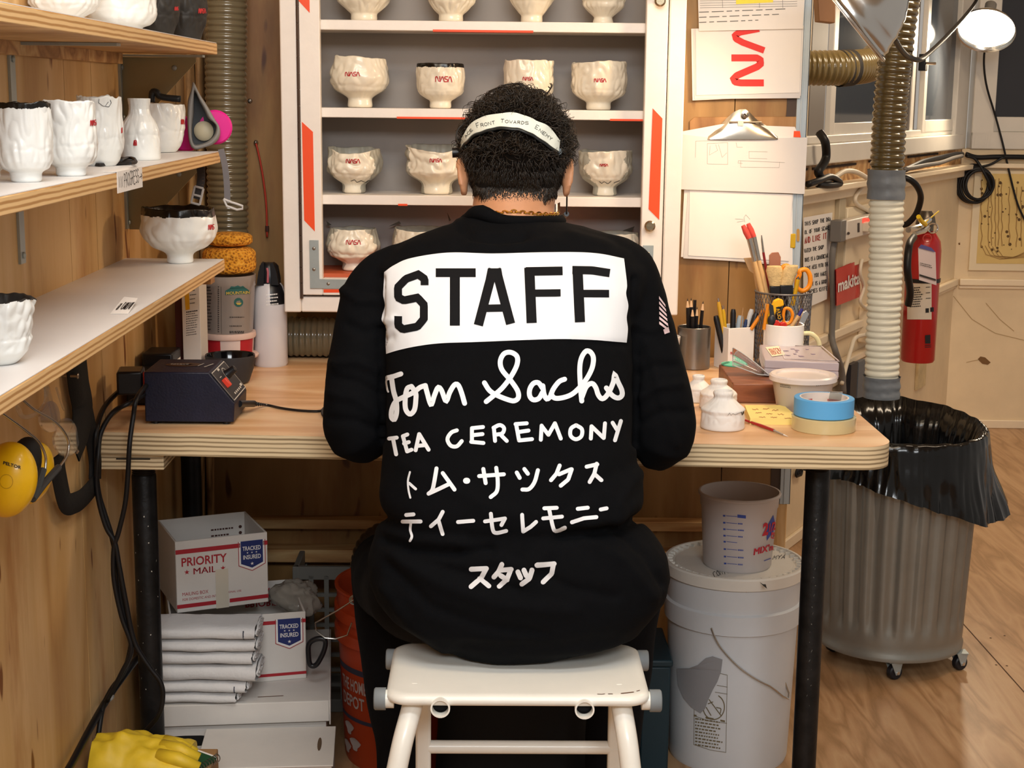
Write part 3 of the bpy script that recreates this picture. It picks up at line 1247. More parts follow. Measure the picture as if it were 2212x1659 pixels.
# second row
chawan('tea_bowl', 'broad round white bowl with red letters, leftmost on the cabinet second row', GC, 715, 841, 127, 233, Yc, zfix=CSH[1], prof=ROUND, seed=13, amp=.03,
       patch=(0.05, 1.7), logo=(746, 164, 31, 8, 1.9, 0.0), tilt=-0.05)
chawan('tea_bowl', 'narrow white bowl with thin black rim on the cabinet second row', GC, 900, 1003, 141, 236, Yc, zfix=CSH[1], prof=STRAIGHT, seed=17, amp=.03, rimamp=.012,
       rim=0.09, logo=(941, 176, 35, 11, 2.1, 0.02))
chawan('tea_bowl', 'square-sided white bowl half hidden behind the person\'s hair, second cabinet row', GC, 1087, 1195, 136, 239, Yc, zfix=CSH[1], prof=STRAIGHT, seed=19, amp=.035,
       logo=(1130, 173, 21, 6.5, 1.6, 0.02))
chawan('tea_bowl', 'wide square-shouldered white bowl with red letters, rightmost on the cabinet second row', GC, 1234, 1351, 138, 239, Yc, zfix=CSH[1], prof=STRAIGHT, seed=23, amp=.04,
       logo=(1284, 177, 25, 7, 1.8, 0.0), tilt=0.04)
# third row: bare grey body, white slip on the front
chawan('tea_bowl', 'grey and white bowl with pencil scribble, leftmost on the cabinet third row', GC, 707, 823, 313, 413, Yc, zfix=CSH[2], prof=STD, seed=29, amp=.045,
       patch=(-0.1, 1.05), drop=0.35, logo=(748, 352, 29, 8, 1.9, 0.0), mark_px=[[(758, 391), (766, 388), (771, 394), (780, 390), (790, 394), (796, 390), (806, 391)]])
chawan('tea_bowl', 'white and grey bowl with thick drips, beside the person\'s left ear on the third row', GC, 877, 1010, 308, 417, Yc, zfix=CSH[2], prof=[(0.0, 0.02), (0.50, 0.0), (0.52, 0.03), (0.48, 0.2), (0.58, 0.27), (0.86, 0.37), (1.02, 0.44), (0.96, 0.6), (0.96, 0.8), (0.98, 1.0)],
       seed=31, amp=.05, patch=(0.0, 1.15), drop=0.4, logo=(929, 350, 25, 7, 1.7, 0.0))
chawan('tea_bowl', 'grey bowl with a round white front patch, rightmost on the cabinet third row', GC, 1248, 1364, 322, 421, Yc, zfix=CSH[2], prof=[(0.0, 0.02), (0.44, 0.0), (0.46, 0.03), (0.42, 0.2), (0.52, 0.24), (0.85, 0.38), (0.97, 0.5), (1.0, 0.75), (1.0, 1.0)],
       seed=37, amp=.045, patch=(0.0, 0.85), logo=(1296, 359, 17, 5, 1.4, 0.0), mark_px=[[(1295, 392), (1300, 396), (1305, 392), (1313, 397), (1320, 391)], [(1326, 395), (1338, 390)]])
# bottom row
chawan('tea_bowl', 'white bowl with folded upper rim on the orange bottom shelf, leftmost in the cabinet', GC, 706, 822, 487, 584, Yc, zfix=CSH[3], prof=ROUND, seed=41, amp=.05,
       patch=(-0.05, 1.05), logo=(748, 528, 31, 9, 1.9, 0.0))
chawan('tea_bowl', 'white cabinet bowl on the bottom row, rim showing above the person\'s left shoulder', GC, 848, 965, 486, 586, Yc, zfix=CSH[3], prof=STD, seed=43, amp=.04, patch=(0, 1.2), drop=0.2)
chawan('tea_bowl', 'white bowl on the cabinet bottom row just behind the person\'s right shoulder', GC, 1270, 1380, 498, 590, Yc, zfix=CSH[3], prof=STD, seed=47, amp=.04, patch=(0, 1.2))
# dark leaf-like shards leaning behind the bottom row
SH = mat('dark_shard', '4A4234', 0.6)
for i, q in enumerate((((840, 489), (862, 478), (866, 483)), ((966, 459), (974, 476), (970, 478)), ((1346, 498), (1371, 489), (1364, 502), (1348, 508)), ((705, 478), (716, 486), (708, 488)))):
    m = MB()
    m.prism([PY(u, v, 3.352) for u, v in q], (0, 0.003, 0))
    o = m.build('pottery_shard', SH)
    tag(o, ('thin dark pointed shard above the bowl at the person\'s left shoulder', 'small dark shard standing beside the person\'s left ear',
            'curled brown shard near the lower door knob of the cabinet', 'tiny dark shard at the left end of the cabinet bottom row')[i], 'shard')

# ---- bowls on the wall shelves
GS = 'white bowls on the wall shelves'
z1, z2, z3 = SHZ[1], SHZ[2], SHZ[3]
COOL = [PORCB, PORCG, BLKG]


def shelfbowl(label, u0, u1, vt, vb, zs, Yw, **k):
    """bowl on a shelf; Yw = distance of its middle"""
    k.setdefault('mats', COOL)
    p = PY((u0 + u1) / 2, vb, Yw)
    return chawan('tea_bowl', label, GS, u0, u1, vt, vb, Yw, **k)


# lowest shelf
chawan('tea_bowl', 'white bowl with thick black rim at the far end of the lowest shelf', GS, 310, 469, 443, 571, zs=z3, mats=COOL, seed=51, amp=.03,
       prof=[(0.0, 0.02), (0.33, 0.0), (0.36, 0.02), (0.34, 0.16), (0.42, 0.21), (0.72, 0.30), (0.95, 0.45), (1.0, 0.6), (0.98, 0.8), (0.95, 1.0)],
       rim=0.14, logo=(450, 496, 16, 10, 1.8, -0.1, (0, 3)))
chawan('tea_bowl', 'crumpled glazed bowl at the near end of the lowest shelf, cut by the picture edge', GS, -78, 76, 636, 790, zs=z3, mats=[PORCB, PORCB, BLKC], seed=53, amp=.06, rimamp=.05, rim=0.02,
       prof=[(0.0, 0.02), (0.42, 0.0), (0.55, 0.05), (0.8, 0.2), (0.93, 0.4), (1.0, 0.7), (1.02, 1.0)])
# middle shelf
FOOT = [(0.0, 0.06), (0.50, 0.0), (0.56, 0.03), (0.56, 0.12), (0.62, 0.14), (0.84, 0.18), (0.97, 0.27), (1.02, 0.42), (0.99, 0.7), (0.97, 1.0)]
chawan('tea_bowl', 'small white cup with red letters on the middle shelf, cut by the left picture edge', GS, -62, 18, 253, 385, zs=z2, mats=COOL, seed=57, amp=.03, prof=FOOT, logo=(2, 305, 18, 11, 1.9, -0.12))
chawan('tea_bowl', 'white bowl with rolled black rim on the middle shelf', GS, -2, 116, 222, 394, zs=z2, mats=COOL, seed=59, amp=.035, prof=FOOT, rim=0.07)
chawan('tea_bowl', 'white bowl on three lobed feet, right of the black-rimmed bowl', GS, 97, 211, 219, 381, zs=z2, mats=COOL, seed=61, amp=.035, prof=FOOT, logo=(195, 271, 15, 11, 1.8, -0.1))
chawan('tea_bowl', 'white bowl with a pencilled loop on its raised rim, third of the middle shelf', GS, 170, 268, 212, 359, zs=z2, mats=COOL, seed=67, amp=.03, rimamp=0.05,
       prof=[(0.0, 0.03), (0.6, 0.0), (0.8, 0.08), (0.95, 0.25), (1.0, 0.5), (0.96, 0.75), (0.95, 1.0)], logo=(262, 287, 5, 11, 1.6, 0.0, (0, 1)),
       mark_px=[[(214, 214), (213, 222), (222, 229), (235, 231), (240, 222), (238, 216)], [(228, 228), (234, 220)]])
chawan('tea_bowl', 'white bowl with slanting rim in front of the pink respirator', GS, 296, 400, 219, 325, 2.79, zfix=z2, mats=COOL, seed=71, amp=.03, tilt=-0.05,
       prof=[(0.0, 0.03), (0.6, 0.0), (0.8, 0.12), (0.93, 0.25), (1.0, 0.5), (1.0, 0.8), (0.98, 1.0)], logo=(391, 268, 12, 10, 1.7, 0.0, (0, 2)))
chawan('flask', 'white shouldered flask with a short neck among the middle shelf bowls', None, 262, 347, 214, 346, zs=z2, mats=COOL, seed=73, amp=.025, rimamp=0.0,
       prof=[(0.0, 0.02), (0.95, 0.0), (1.0, 0.04), (0.98, 0.3), (0.94, 0.5), (0.80, 0.62), (0.55, 0.74), (0.50, 0.86), (0.56, 1.0)], logo=(289, 314, 9, 11, 1.7, 0.0, (1, 4)), cat='flask')
# highest shelf, seen from below
chawan('tea_bowl', 'big white bowl on the highest shelf at the top left corner', GS, 60, 216, -85, 26, zs=None, Y=2.35, zfix=z1, mats=COOL, seed=79, amp=.05)
chawan('tea_bowl', 'white bowl with wide base on the highest shelf, left of the black bowls', GS, 190, 336, -70, 50, zs=None, Y=2.52, zfix=z1, mats=COOL, seed=83, amp=.03, prof=FOOT)
BK = [BLKC, BLKC, BLKC]
REDB = mat('orange_red_lettering', 'C8402E', 0.5)
BP = [(0.0, 0.02), (0.62, 0.0), (0.70, 0.04), (0.9, 0.3), (1.0, 0.5), (1.0, 0.8), (0.98, 1.0)]
chawan('tea_bowl', 'black clay bowl with gold scribble on the highest shelf, next to the white bowls', 'black bowls on the highest shelf', 280, 388, -40, 69, Y=2.66, zfix=z1, mats=BK, seed=87, amp=.04, prof=BP, logo=(377, 22, 10, 7, 1.8, 0.0, (0, 3)))
chawan('tea_bowl', 'black clay bowl at the far end of the highest shelf', 'black bowls on the highest shelf', 352, 448, -40, 78, Y=2.78, zfix=z1, mats=BK, seed=89, amp=.04, prof=BP, logo=(429, 28, 15, 9, 1.8, 0.0))

# ------------------------------------------------------------ the seated person
SKIN = mat('skin', 'C08A66', 0.5, var=0.06, vscale=30, bump=0.08, bscale=200, sss=0.08)
SHIRT = mat('black_cotton', '050609', 0.9, var=0.15, vscale=60, bump=0.2, bscale=500, spec=0.15, sheen=0.0)
PANT = mat('black_denim', '0C0C0F', 0.9, var=0.2, vscale=60, bump=0.3, bscale=400, spec=0.2)
HAIRM = mat('dark_brown_hair', '21180F', 0.42, var=0.35, vscale=40, spec=0.6)
PRINT = mat('white_shirt_print', 'E9EDF2', 0.6)
PRINT2 = mat('pale_grey_shirt_print', 'D4D4D6', 0.6)
PRINTB = mat('black_shirt_lettering', '0B0C10', 0.8, spec=0.25)

PCX = 0.037
person = thing('person', 'seated person in black long-sleeved shirt with white lettering, back turned, head bent over the table', 'person', (PCX, 2.35, 0.0))


def remesh(mb, voxel, smooth=3, name='tmp'):
    me = bpy.data.meshes.new(name)
    me.from_pydata([tuple(p) for p in mb.v], [], mb.f)
    o = bpy.data.objects.new(name, me)
    COL.objects.link(o)
    r = o.modifiers.new('r', 'REMESH')
    r.mode, r.voxel_size = 'VOXEL', voxel
    if smooth:
        s = o.modifiers.new('s', 'SMOOTH')
        s.iterations, s.factor = smooth, 0.5
    dg = bpy.context.evaluated_depsgraph_get()
    me2 = bpy.data.meshes.new_from_object(o.evaluated_get(dg))
    out = MB()
    out.v = [p.co.copy() for p in me2.vertices]
    out.f = [tuple(f.vertices) for f in me2.polygons]
    out.m = [0] * len(out.f)
    nrm = [p.normal.copy() for p in me2.vertices]
    bpy.data.objects.remove(o)
    bpy.data.meshes.remove(me)
    bpy.data.meshes.remove(me2)
    return out, nrm


def x_at(u, y, z):
    x = 0.0
    for _ in range(4):
        a, b = proj((x, y, z))[0], proj((x + 0.01, y, z))[0]
        x += (u - a) / (b - a) * 0.01
    return x


TORSO = [  # v, left, right, centre depth, half depth
    (472, 1015, 1196, 2.555, .069), (484, 1000, 1212, 2.540, .063), (500, 950, 1270, 2.530, .075), (520, 900, 1325, 2.52, .088), (548, 850, 1372, 2.51, .10), (590, 815, 1400, 2.495, .115),
    (640, 815, 1392, 2.475, .125), (700, 822, 1378, 2.455, .13), (780, 830, 1368, 2.43, .133), (860, 833, 1364, 2.405, .135), (940, 832, 1367, 2.38, .137),
    (1010, 829, 1374, 2.36, .138), (1070, 823, 1384, 2.345, .14), (1110, 819, 1390, 2.335, .142), (1140, 826, 1376, 2.33, .140), (1160, 842, 1358, 2.33, .136),
    (1182, 838, 1378, 2.33, .140), (1215, 812, 1412, 2.33, .148), (1260, 796, 1440, 2.33, .156), (1310, 796, 1446, 2.325, .158), (1350, 812, 1434, 2.32, .155),
    (1385, 842, 1408, 2.315, .148), (1415, 900, 1380, 2.31, .13), (1436, 965, 1250, 2.31, .10)]


def loft(mb, rings, n=48, ex=2.5, shrink=0.0):
    vs, fs = [], []
    for (cx, cy, z, rx, ry) in rings:
        for k in range(n):
            a = 2 * PI * k / n
            c, s = math.cos(a), math.sin(a)
            e = 2 / ex
            vs.append(Vector((cx + max(.005, rx - shrink) * math.copysign(abs(c) ** e, c), cy + max(.005, ry - shrink) * math.copysign(abs(s) ** e, s), z)))
    for i in range(len(rings) - 1):
        for k in range(n):
            k2 = (k + 1) % n
            fs.append((i * n + k, (i + 1) * n + k, (i + 1) * n + k2, i * n + k2))
    fs.append(tuple(range(n)))
    fs.append(tuple((len(rings) - 1) * n + k for k in range(n - 1, -1, -1)))
    return mb.add(vs, fs)


tr = []
for v, uL, uR, yc, ry in TORSO:
    z = PY((uL + uR) / 2, v, yc - ry).z
    xl_, xr_ = x_at(uL, yc, z), x_at(uR, yc, z)
    tr.append(((xl_ + xr_) / 2, yc, z, (xr_ - xl_) / 2, ry))


def armpts(side):
    if side < 0:
        raw = [(935, 560, 2.515, .040), (882, 580, 2.508, .047), (838, 606, 2.50, .052), (810, 640, 2.49, .053), (797, 685, 2.478, .051), (788, 730, 2.468, .052), (780, 790, 2.455, .054), (774, 860, 2.44, .055), (771, 915, 2.432, .056), (777, 938, 2.43, .050)]
    else:
        raw = [(1285, 552, 2.515, .040), (1322, 568, 2.508, .047), (1352, 592, 2.50, .052), (1368, 632, 2.49, .050), (1382, 685, 2.478, .049), (1394, 730, 2.468, .051), (1410, 790, 2.455, .052), (1423, 860, 2.44, .053), (1430, 925, 2.432, .055), (1426, 955, 2.43, .049)]
    P = [(PY(u, v, y), r) for u, v, y, r in raw]
    el = P[-1][0]
    hx_ = PCX + side * 0.085
    P += [(el.lerp(Vector((hx_, 2.80, 0.842)), t) + Vector((0, 0, 0.030 * math.sin(PI * t))), r) for t, r in ((.12, .049), (.3, .046), (.55, .040), (.78, .036), (.93, .034))]
    return P


ARM = {s: armpts(s) for s in (-1, 1)}
HC = Vector((PCX + 0.003, 2.600, 1.243))
TT = math.radians(33)
HF, HU, HR = Vector((0, math.cos(TT), -math.sin(TT))), Vector((0, math.sin(TT), math.cos(TT))), Vector((1, 0, 0))
HM = Matrix((HR, HF, HU)).transposed()


def H(x, f, u):
    return HC + HR * x + HF * f + HU * u


# ---- body: one continuous skin surface with head, neck, torso, arms, hands and legs
b = MB()
loft(b, [(c[0], c[1], c[2], c[3], c[4]) for c in tr[5:]], shrink=0.018)
b.ball(H(0, -0.004, 0.006), (0.0765, 0.096, 0.088), 32, 22, HM)
b.ball(H(0, 0.034, -0.055), (0.060, 0.062, 0.068), 28, 18, HM)          # face
b.ball(H(0, 0.060, -0.095), (0.036, 0.034, 0.028), 20, 12, HM)          # chin
for s in (-1, 1):
    b.ball(H(s * 0.045, 0.005, -0.070), (0.022, 0.045, 0.040), 18, 12, HM)   # jaw angle
    b.ball(H(s * 0.036, 0.072, -0.040), (0.022, 0.02, 0.018), 14, 10, HM)    # cheek
    b.ball(H(s * 0.030, 0.084, 0.000), (0.024, 0.012, 0.008), 14, 8, HM)     # brow
    b.ball(H(s * 0.030, 0.079, -0.014), (0.013, 0.012, 0.009), 14, 8, HM)    # eyelid
    # ear: cupped rim
    e0 = H(s * 0.079, -0.004, -0.030)
    ring_ = []
    for k in range(15):
        a = -2.2 + 4.6 * k / 14
        ring_.append(e0 + HR * (s * (0.009 + 0.006 * math.cos(a - 0.5))) + HF * (-0.017 * math.cos(a) * 0.8) + HU * (0.030 * math.sin(a)))
    b.tube(ring_, 0.0052, 8)
    b.ball(e0 + HR * (s * 0.003), (0.006, 0.013, 0.026), 14, 10, HM)
    b.ball(e0 + HR * (s * 0.006) + HU * -0.027 + HF * 0.004, (0.0065, 0.011, 0.011), 12, 8, HM)
b.tube([H(0, 0.092, -0.006), H(0, 0.104, -0.028), H(0, 0.110, -0.042)], [0.009, 0.011, 0.013], 12)   # nose
b.ball(H(0, 0.096, -0.044), (0.017, 0.010, 0.008), 14, 8, HM)
b.ball(H(0, 0.090, -0.066), (0.023, 0.009, 0.0055), 14, 8, HM)        # lips
b.ball(H(0, 0.087, -0.075), (0.019, 0.009, 0.006), 14, 8, HM)
nb = PY(1106, 520, 2.49)
b.tube([Vector((PCX, 2.525, 1.085)), Vector((PCX, 2.545, 1.125)), Vector((PCX, 2.566, 1.155)), Vector((PCX, 2.584, 1.185)), Vector((PCX, 2.60, 1.21))], [0.066, 0.069, 0.0695, 0.066, 0.06], 28)
for s in (-1, 1):
    P = ARM[s]
    b.tube([p for p, r in P], [max(.026, r - 0.012) for p, r in P], 18)
    w = P[-1][0]
    hd = Vector((-s * 0.30, 0.95, -0.10)).normalized()
    sd = Vector((0.95, s * 0.30, 0)).normalized()
    pal = w + hd * 0.055 + Vector((0, 0, -0.006))
    b.tube([w - hd * 0.02, w + hd * 0.02, w + hd * 0.05], [0.026, 0.024, 0.026], 14)
    b.ball(pal, (0.041, 0.047, 0.017), 20, 12, Matrix((sd, hd, sd.cross(hd))).transposed())
    for q, (off, L) in enumerate(((-0.030, 0.062), (-0.010, 0.074), (0.010, 0.079), (0.029, 0.071))):
        base = pal + hd * 0.034 + sd * (off * s * -1)
        f1 = base + hd * L * 0.42 + Vector((0, 0, 0.002 - 0.002 * q))
        f2 = f1 + hd * L * 0.30 + Vector((0, 0, -0.016))
        f3 = f2 + hd * L * 0.16 + Vector((0, 0, -0.018))
        b.tube([base - hd * 0.02, base, f1, f2, f3], [.0105, .0098, .009, .0084, .007], 10)
        b.ball(f3, .007, 10, 8)
    tb = pal - sd * (s * 0.034) - hd * 0.012
    t1 = tb - sd * (s * 0.020) + hd * 0.026 + Vector((0, 0, -0.006))
    t2 = t1 - sd * (s * 0.004) + hd * 0.028 + Vector((0, 0, -0.010))
    b.tube([tb + sd * (s * 0.018), tb, t1, t2], [.013, .013, .0105, .0082], 10)
    b.ball(t2, .0082, 10, 8)
LEG = {}
for s in (-1, 1):
    LEG[s] = [(Vector((PCX + s * 0.09, 2.36, 0.555)), .082), (Vector((PCX + s * 0.160, 2.47, 0.530)), .080), (Vector((PCX + s * 0.200, 2.60, 0.510)), .075), (Vector((PCX + s * 0.228, 2.735, 0.49)), .065),
              (Vector((PCX + s * 0.228, 2.742, 0.44)), .060), (Vector((PCX + s * 0.212, 2.70, 0.32)), .058), (Vector((PCX + s * 0.195, 2.65, 0.20)), .050), (Vector((PCX + s * 0.19, 2.63, 0.10)), .045)]
    P = LEG[s]
    b.tube([p for p, r in P], [r - 0.014 for p, r in P], 18)
    b.tube([P[-1][0], P[-1][0] + Vector((0, 0.01, -0.05)), P[-1][0] + Vector((s * 0.02, 0.09, -0.065)), P[-1][0] + Vector((s * 0.03, 0.15, -0.072))], [.032, .034, .034, .022], 14)
bm_, _ = remesh(b, 0.0045, 3)
body = bm_.build('body', SKIN, person, angle=180)
# eyes, closed down towards the work
m = MB()
for s in (-1, 1):
    m.ball(H(s * 0.030, 0.083, -0.016), 0.0115, 14, 10)
m.build('eye', mat('eye_white', 'E4DED4', 0.2), person)

# ---- trousers
t = MB()
for s in (-1, 1):
    P = LEG[s]
    t.tube([p for p, r in P], [r for p, r in P], 24)
t.ball((PCX, 2.36, 0.60), (0.20, 0.12, 0.10), 28, 18)
tm, tn = remesh(t, 0.007, 3)
for i, p in enumerate(tm.v):
    tm.v[i] = p + tn[i] * 0.006 * nz(p.x * 14, p.y * 14, p.z * 9)
tm.build('trousers', PANT, person, angle=180)
for s in (-1, 1):
    a0 = LEG[s][-1][0]
    m = MB()
    m.tube([a0 + Vector((0, -0.03, -0.055)), a0 + Vector((s * .01, 0.04, -0.05)), a0 + Vector((s * 0.02, 0.11, -0.06)), a0 + Vector((s * 0.03, 0.18, -0.07)), a0 + Vector((s * 0.032, 0.20, -0.073))], [.034, .046, .044, .036, .02], 18)
    for i, p in enumerate(m.v):
        p.z = max(p.z, 0.0)
    m.build('shoe', mat('dark_shoe', '1A1A1C', 0.6), person)

# ---- shirt
sh = MB()
loft(sh, tr)
for s in (-1, 1):
    P = ARM[s]
    pp = cr([p for p, r in P], 4)
    rr_ = []
    for i in range(len(P) - 1):
        rr_ += [P[i][1] + (P[i + 1][1] - P[i][1]) * k / 4 for k in range(4)]
    rr_.append(P[-1][1])
    sh.tube(pp, rr_, 24)
sm_, sn = remesh(sh, 0.0055, 4)
FOLDS = [  # pixels of a crease, width, height of the ridge (+) or valley (-) in metres
    ([(832, 1168), (880, 1186), (960, 1196), (1060, 1190)], 12, -.011), ([(828, 1146), (900, 1168), (990, 1172)], 14, .006),
    ([(1388, 1112), (1350, 1138), (1290, 1152), (1210, 1160)], 11, -.012), ([(1390, 1090), (1340, 1118), (1270, 1130)], 13, .006),
    ([(850, 1196), (950, 1262), (1080, 1308), (1240, 1322)], 17, .007), ([(842, 1225), (930, 1310), (1040, 1352), (1180, 1372)], 13, -.006),
    ([(880, 1200), (1000, 1240), (1120, 1275)], 12, -.005), ([(1120, 1210), (1230, 1270), (1330, 1290)], 13, -.005),
    ([(1270, 1165), (1350, 1215), (1410, 1290)], 13, .005), ([(1340, 1150), (1395, 1200), (1432, 1262)], 10, -.006),
    ([(830, 1270), (880, 1345), (960, 1400)], 13, .006), ([(1000, 1395), (1150, 1400), (1330, 1380)], 14, -.004),
    ([(1180, 1190), (1130, 1250)], 16, .004), ([(1000, 1180), (1090, 1215), (1160, 1222)], 14, .006),
    ([(1000, 492), (1025, 512), (1070, 520), (1130, 512)], 10, -.009), ([(990, 480), (1010, 470), (1045, 462)], 9, .006),
    ([(1020, 530), (1100, 534), (1180, 522)], 9, .004), ([(880, 530), (960, 520)], 10, .003), ([(1230, 505), (1320, 530)], 10, .003),
    ([(826, 600), (822, 700), (825, 800), (826, 950)], 6, -.008), ([(1370, 600), (1374, 700), (1376, 800), (1374, 960)], 6, -.008),
    ([(742, 628), (775, 650), (812, 648)], 9, .006), ([(750, 700), (790, 720), (825, 705)], 10, -.005), ([(722, 785), (770, 780), (815, 800)], 10, .006),
    ([(722, 815), (770, 825), (818, 850)], 9, -.005), ([(716, 850), (765, 860), (815, 895)], 10, .005), ([(712, 905), (770, 910), (820, 930)], 9, -.005),
    ([(1440, 700), (1405, 715), (1378, 700)], 9, .005), ([(1458, 790), (1415, 790), (1380, 810)], 9, -.005), ([(1468, 830), (1420, 835), (1380, 860)], 10, .006),
    ([(1480, 890), (1430, 890), (1385, 915)], 9, -.005), ([(1400, 740), (1430, 860), (1460, 960)], 9, .004),
    ([(826, 700), (850, 690)], 9, .005), ([(822, 735), (846, 728)], 8, -.004), ([(1350, 745), (1300, 742), (1240, 738)], 8, -.003),
    ([(870, 1000), (980, 1060), (1100, 1110)], 18, .003), ([(1370, 1000), (1280, 1050), (1200, 1120)], 18, -.003), ([(1385, 1020), (1340, 1080), (1330, 1130)], 12, .005)]


def segd(p, a, b):
    dx, dy = b[0] - a[0], b[1] - a[1]
    t_ = max(0, min(1, ((p[0] - a[0]) * dx + (p[1] - a[1]) * dy) / (dx * dx + dy * dy)))
    return math.hypot(p[0] - a[0] - t_ * dx, p[1] - a[1] - t_ * dy)


FB = []
for pl, w, amp_ in FOLDS:
    FB.append((min(q[0] for q in pl) - 3 * w, max(q[0] for q in pl) + 3 * w, min(q[1] for q in pl) - 3 * w, max(q[1] for q in pl) + 3 * w, pl, w, amp_))
nv_ = []
for p, nrm in zip(sm_.v, sn):
    d_ = 0.0022 * nz(p.x * 16, p.y * 16, p.z * 11) + 0.001 * nz(p.x * 40, p.y * 40, p.z * 30)
    if nrm.dot((p - CAM).normalized()) < 0.35:
        q = proj(p)
        for x0, x1, y0, y1, pl, w, amp_ in FB:
            if x0 < q[0] < x1 and y0 < q[1] < y1:
                dd = min(segd(q, pl[k], pl[k + 1]) for k in range(len(pl) - 1))
                d_ += amp_ * math.exp(-(dd / w) ** 2)
    nv_.append(p + nrm * d_)
sm_.v = nv_
zseat = 0.5025
for i, p in enumerate(sm_.v):
    if p.z < zseat:
        sm_.v[i].z = zseat + 0.0005 * nz(p.x * 50, p.y * 50)
shirt = sm_.build('shirt', SHIRT, person, angle=180)
SB = sm_.bvh()
# collar: a ribbed ring round the neck
m = MB()
col_ = []
for k in range(44):
    a = 2 * PI * k / 44
    ca, sa = math.cos(a), math.sin(a)
    col_.append(Vector((PCX + 0.079 * ca, 2.562 + 0.077 * sa, 1.147 - 0.022 * max(0, sa) + 0.004 * max(0, -sa) + 0.013 * math.exp(-((a - 3.95) / 0.35) ** 2))))
m.tube(col_, [0.0095 + 0.004 * math.exp(-((2 * PI * k / 44 - 3.95) / 0.4) ** 2) for k in range(44)], 12, closed=True)
m.build('collar', SHIRT, shirt, angle=180)

# ---- the print on its back
fn = on_surface(SB, 0.0009)
fn2 = on_surface(SB, 0.0015)


def Z4(pts, s=2.765, o=(700, 400)):
    return [(x / s + o[0], y / s + o[1]) for x, y in pts]


T_ = cr([(q[0], q[1], 0) for q in Z4([(362, 520), (420, 480), (520, 438), (740, 405), (1000, 410), (1250, 404), (1500, 402), (1650, 412), (1790, 440)])], 10)
B_ = cr([(q[0], q[1], 0) for q in Z4([(374, 1008), (450, 985), (560, 962), (700, 945), (900, 938), (1150, 928), (1400, 920), (1600, 924), (1805, 940)])], 10)
L_ = cr([(q[0], q[1], 0) for q in Z4([(362, 520), (358, 600), (356, 660), (366, 720), (345, 800), (372, 850), (370, 930), (374, 1008)])], 10)
R_ = cr([(q[0], q[1], 0) for q in Z4([(1790, 440), (1800, 520), (1808, 600), (1802, 650), (1815, 720), (1805, 790), (1812, 860), (1805, 940)])], 10)


def at_(c, t):
    x = t * (len(c) - 1)
    i = min(int(x), len(c) - 2)
    return c[i].lerp(c[i + 1], x - i)


def coons(a, t):
    p = at_(T_, a) * (1 - t) + at_(B_, a) * t + at_(L_, t) * (1 - a) + at_(R_, t) * a
    p -= T_[0] * (1 - a) * (1 - t) + T_[-1] * a * (1 - t) + B_[0] * (1 - a) * t + B_[-1] * a * t
    return fn(p.x, p.y)


m = MB()
m.grid(coons, 110, 46)
panel = m.build('print_panel', PRINT, shirt, angle=180)
m = MB()
S_ = Z4([(602, 600), (602, 563), (564, 536), (492, 562), (444, 612), (446, 672), (480, 690), (560, 674), (598, 716), (598, 800), (560, 846), (474, 862), (446, 836), (446, 784)])
for st, w in ((S_, 17), (Z4([(668, 526), (906, 526)]), 18.5), (Z4([(782, 510), (782, 840)]), 21.5), (Z4([(1010, 503), (922, 838)]), 20), (Z4([(1026, 503), (1114, 830)]), 20),
              (Z4([(955, 738), (1085, 735)]), 16), (Z4([(1226, 496), (1240, 825)]), 22), (Z4([(1205, 519), (1424, 515)]), 18.5), (Z4([(1240, 648), (1412, 646)]), 15.5),
              (Z4([(1512, 488), (1527, 820)]), 22), (Z4([(1482, 510), (1600, 512), (1705, 528)]), 17.5), (Z4([(1530, 650), (1700, 650)]), 16)):
    mark(m, fn2, [st], w, step=5, cap=False)
fill(m, fn2, Z4([(978, 500), (1058, 500), (1068, 560), (966, 560)]), cuts=2)
m.build('print_letters', PRINTB, panel, angle=180)


def R6(s):
    return [tuple(map(float, q.split(','))) for q in s.split()]


def printrow(rows, w, sc, o, step=3.0, mt=None, name='print_lettering'):
    m = MB()
    for r in rows:
        if isinstance(r, tuple):
            r, ww = r
        else:
            ww = w
        pts = R6(r)
        pts = [(p.x, p.y) for p in cr([(x, y, 0) for x, y in pts], 6)] if len(pts) > 3 else pts
        mark(m, fn, [Z4(pts, sc, o)], ww, step=step)
    return m.build(name, mt or PRINT, shirt, angle=180)


O6, S6 = (820, 740), 3.95
printrow(['185,268 120,290 70,302', ('70,302 60,335 70,400 78,420', 4), '105,292 112,345 124,420 146,500 150,590 132,655 106,640 108,575 140,505 200,470 290,428 345,385 392,368',
          '275,375 238,395 222,480 226,570 262,612 300,575 312,490 310,430 275,375', '392,368 405,420 440,530 470,450 500,385 530,410 568,500 600,425 640,362 672,365 700,430 726,520',
          '895,345 940,412 1010,455 1100,490 1150,498 1184,470 1176,410 1115,320 1045,235 1030,160 1062,97 1120,85 1172,120 1172,190 1125,285 1050,385 975,452 910,505',
          '1390,392 1355,345 1312,350 1281,400 1281,458 1312,490 1358,478 1390,425', '1392,370 1402,440 1425,482 1455,462 1480,400 1530,335 1578,314',
          '1462,440 1490,474 1550,474 1630,448 1695,395 1765,310 1812,215 1822,130 1795,80 1755,78 1718,140 1706,240 1714,400 1723,500',
          '1724,470 1762,378 1810,350 1842,385 1862,445 1892,480 1925,465 1962,410 1992,335 2003,275 2032,340 2062,405 2064,452 2030,474 1982,452 1932,388'], 10.6, S6, O6)
printrow(['85,820 150,812', '118,818 145,955', '240,785 202,800', '203,800 238,930', '212,862 252,850', '238,930 275,915', '310,920 340,782', '340,782 420,915', '325,882 388,876'], 8.4, S6, O6)
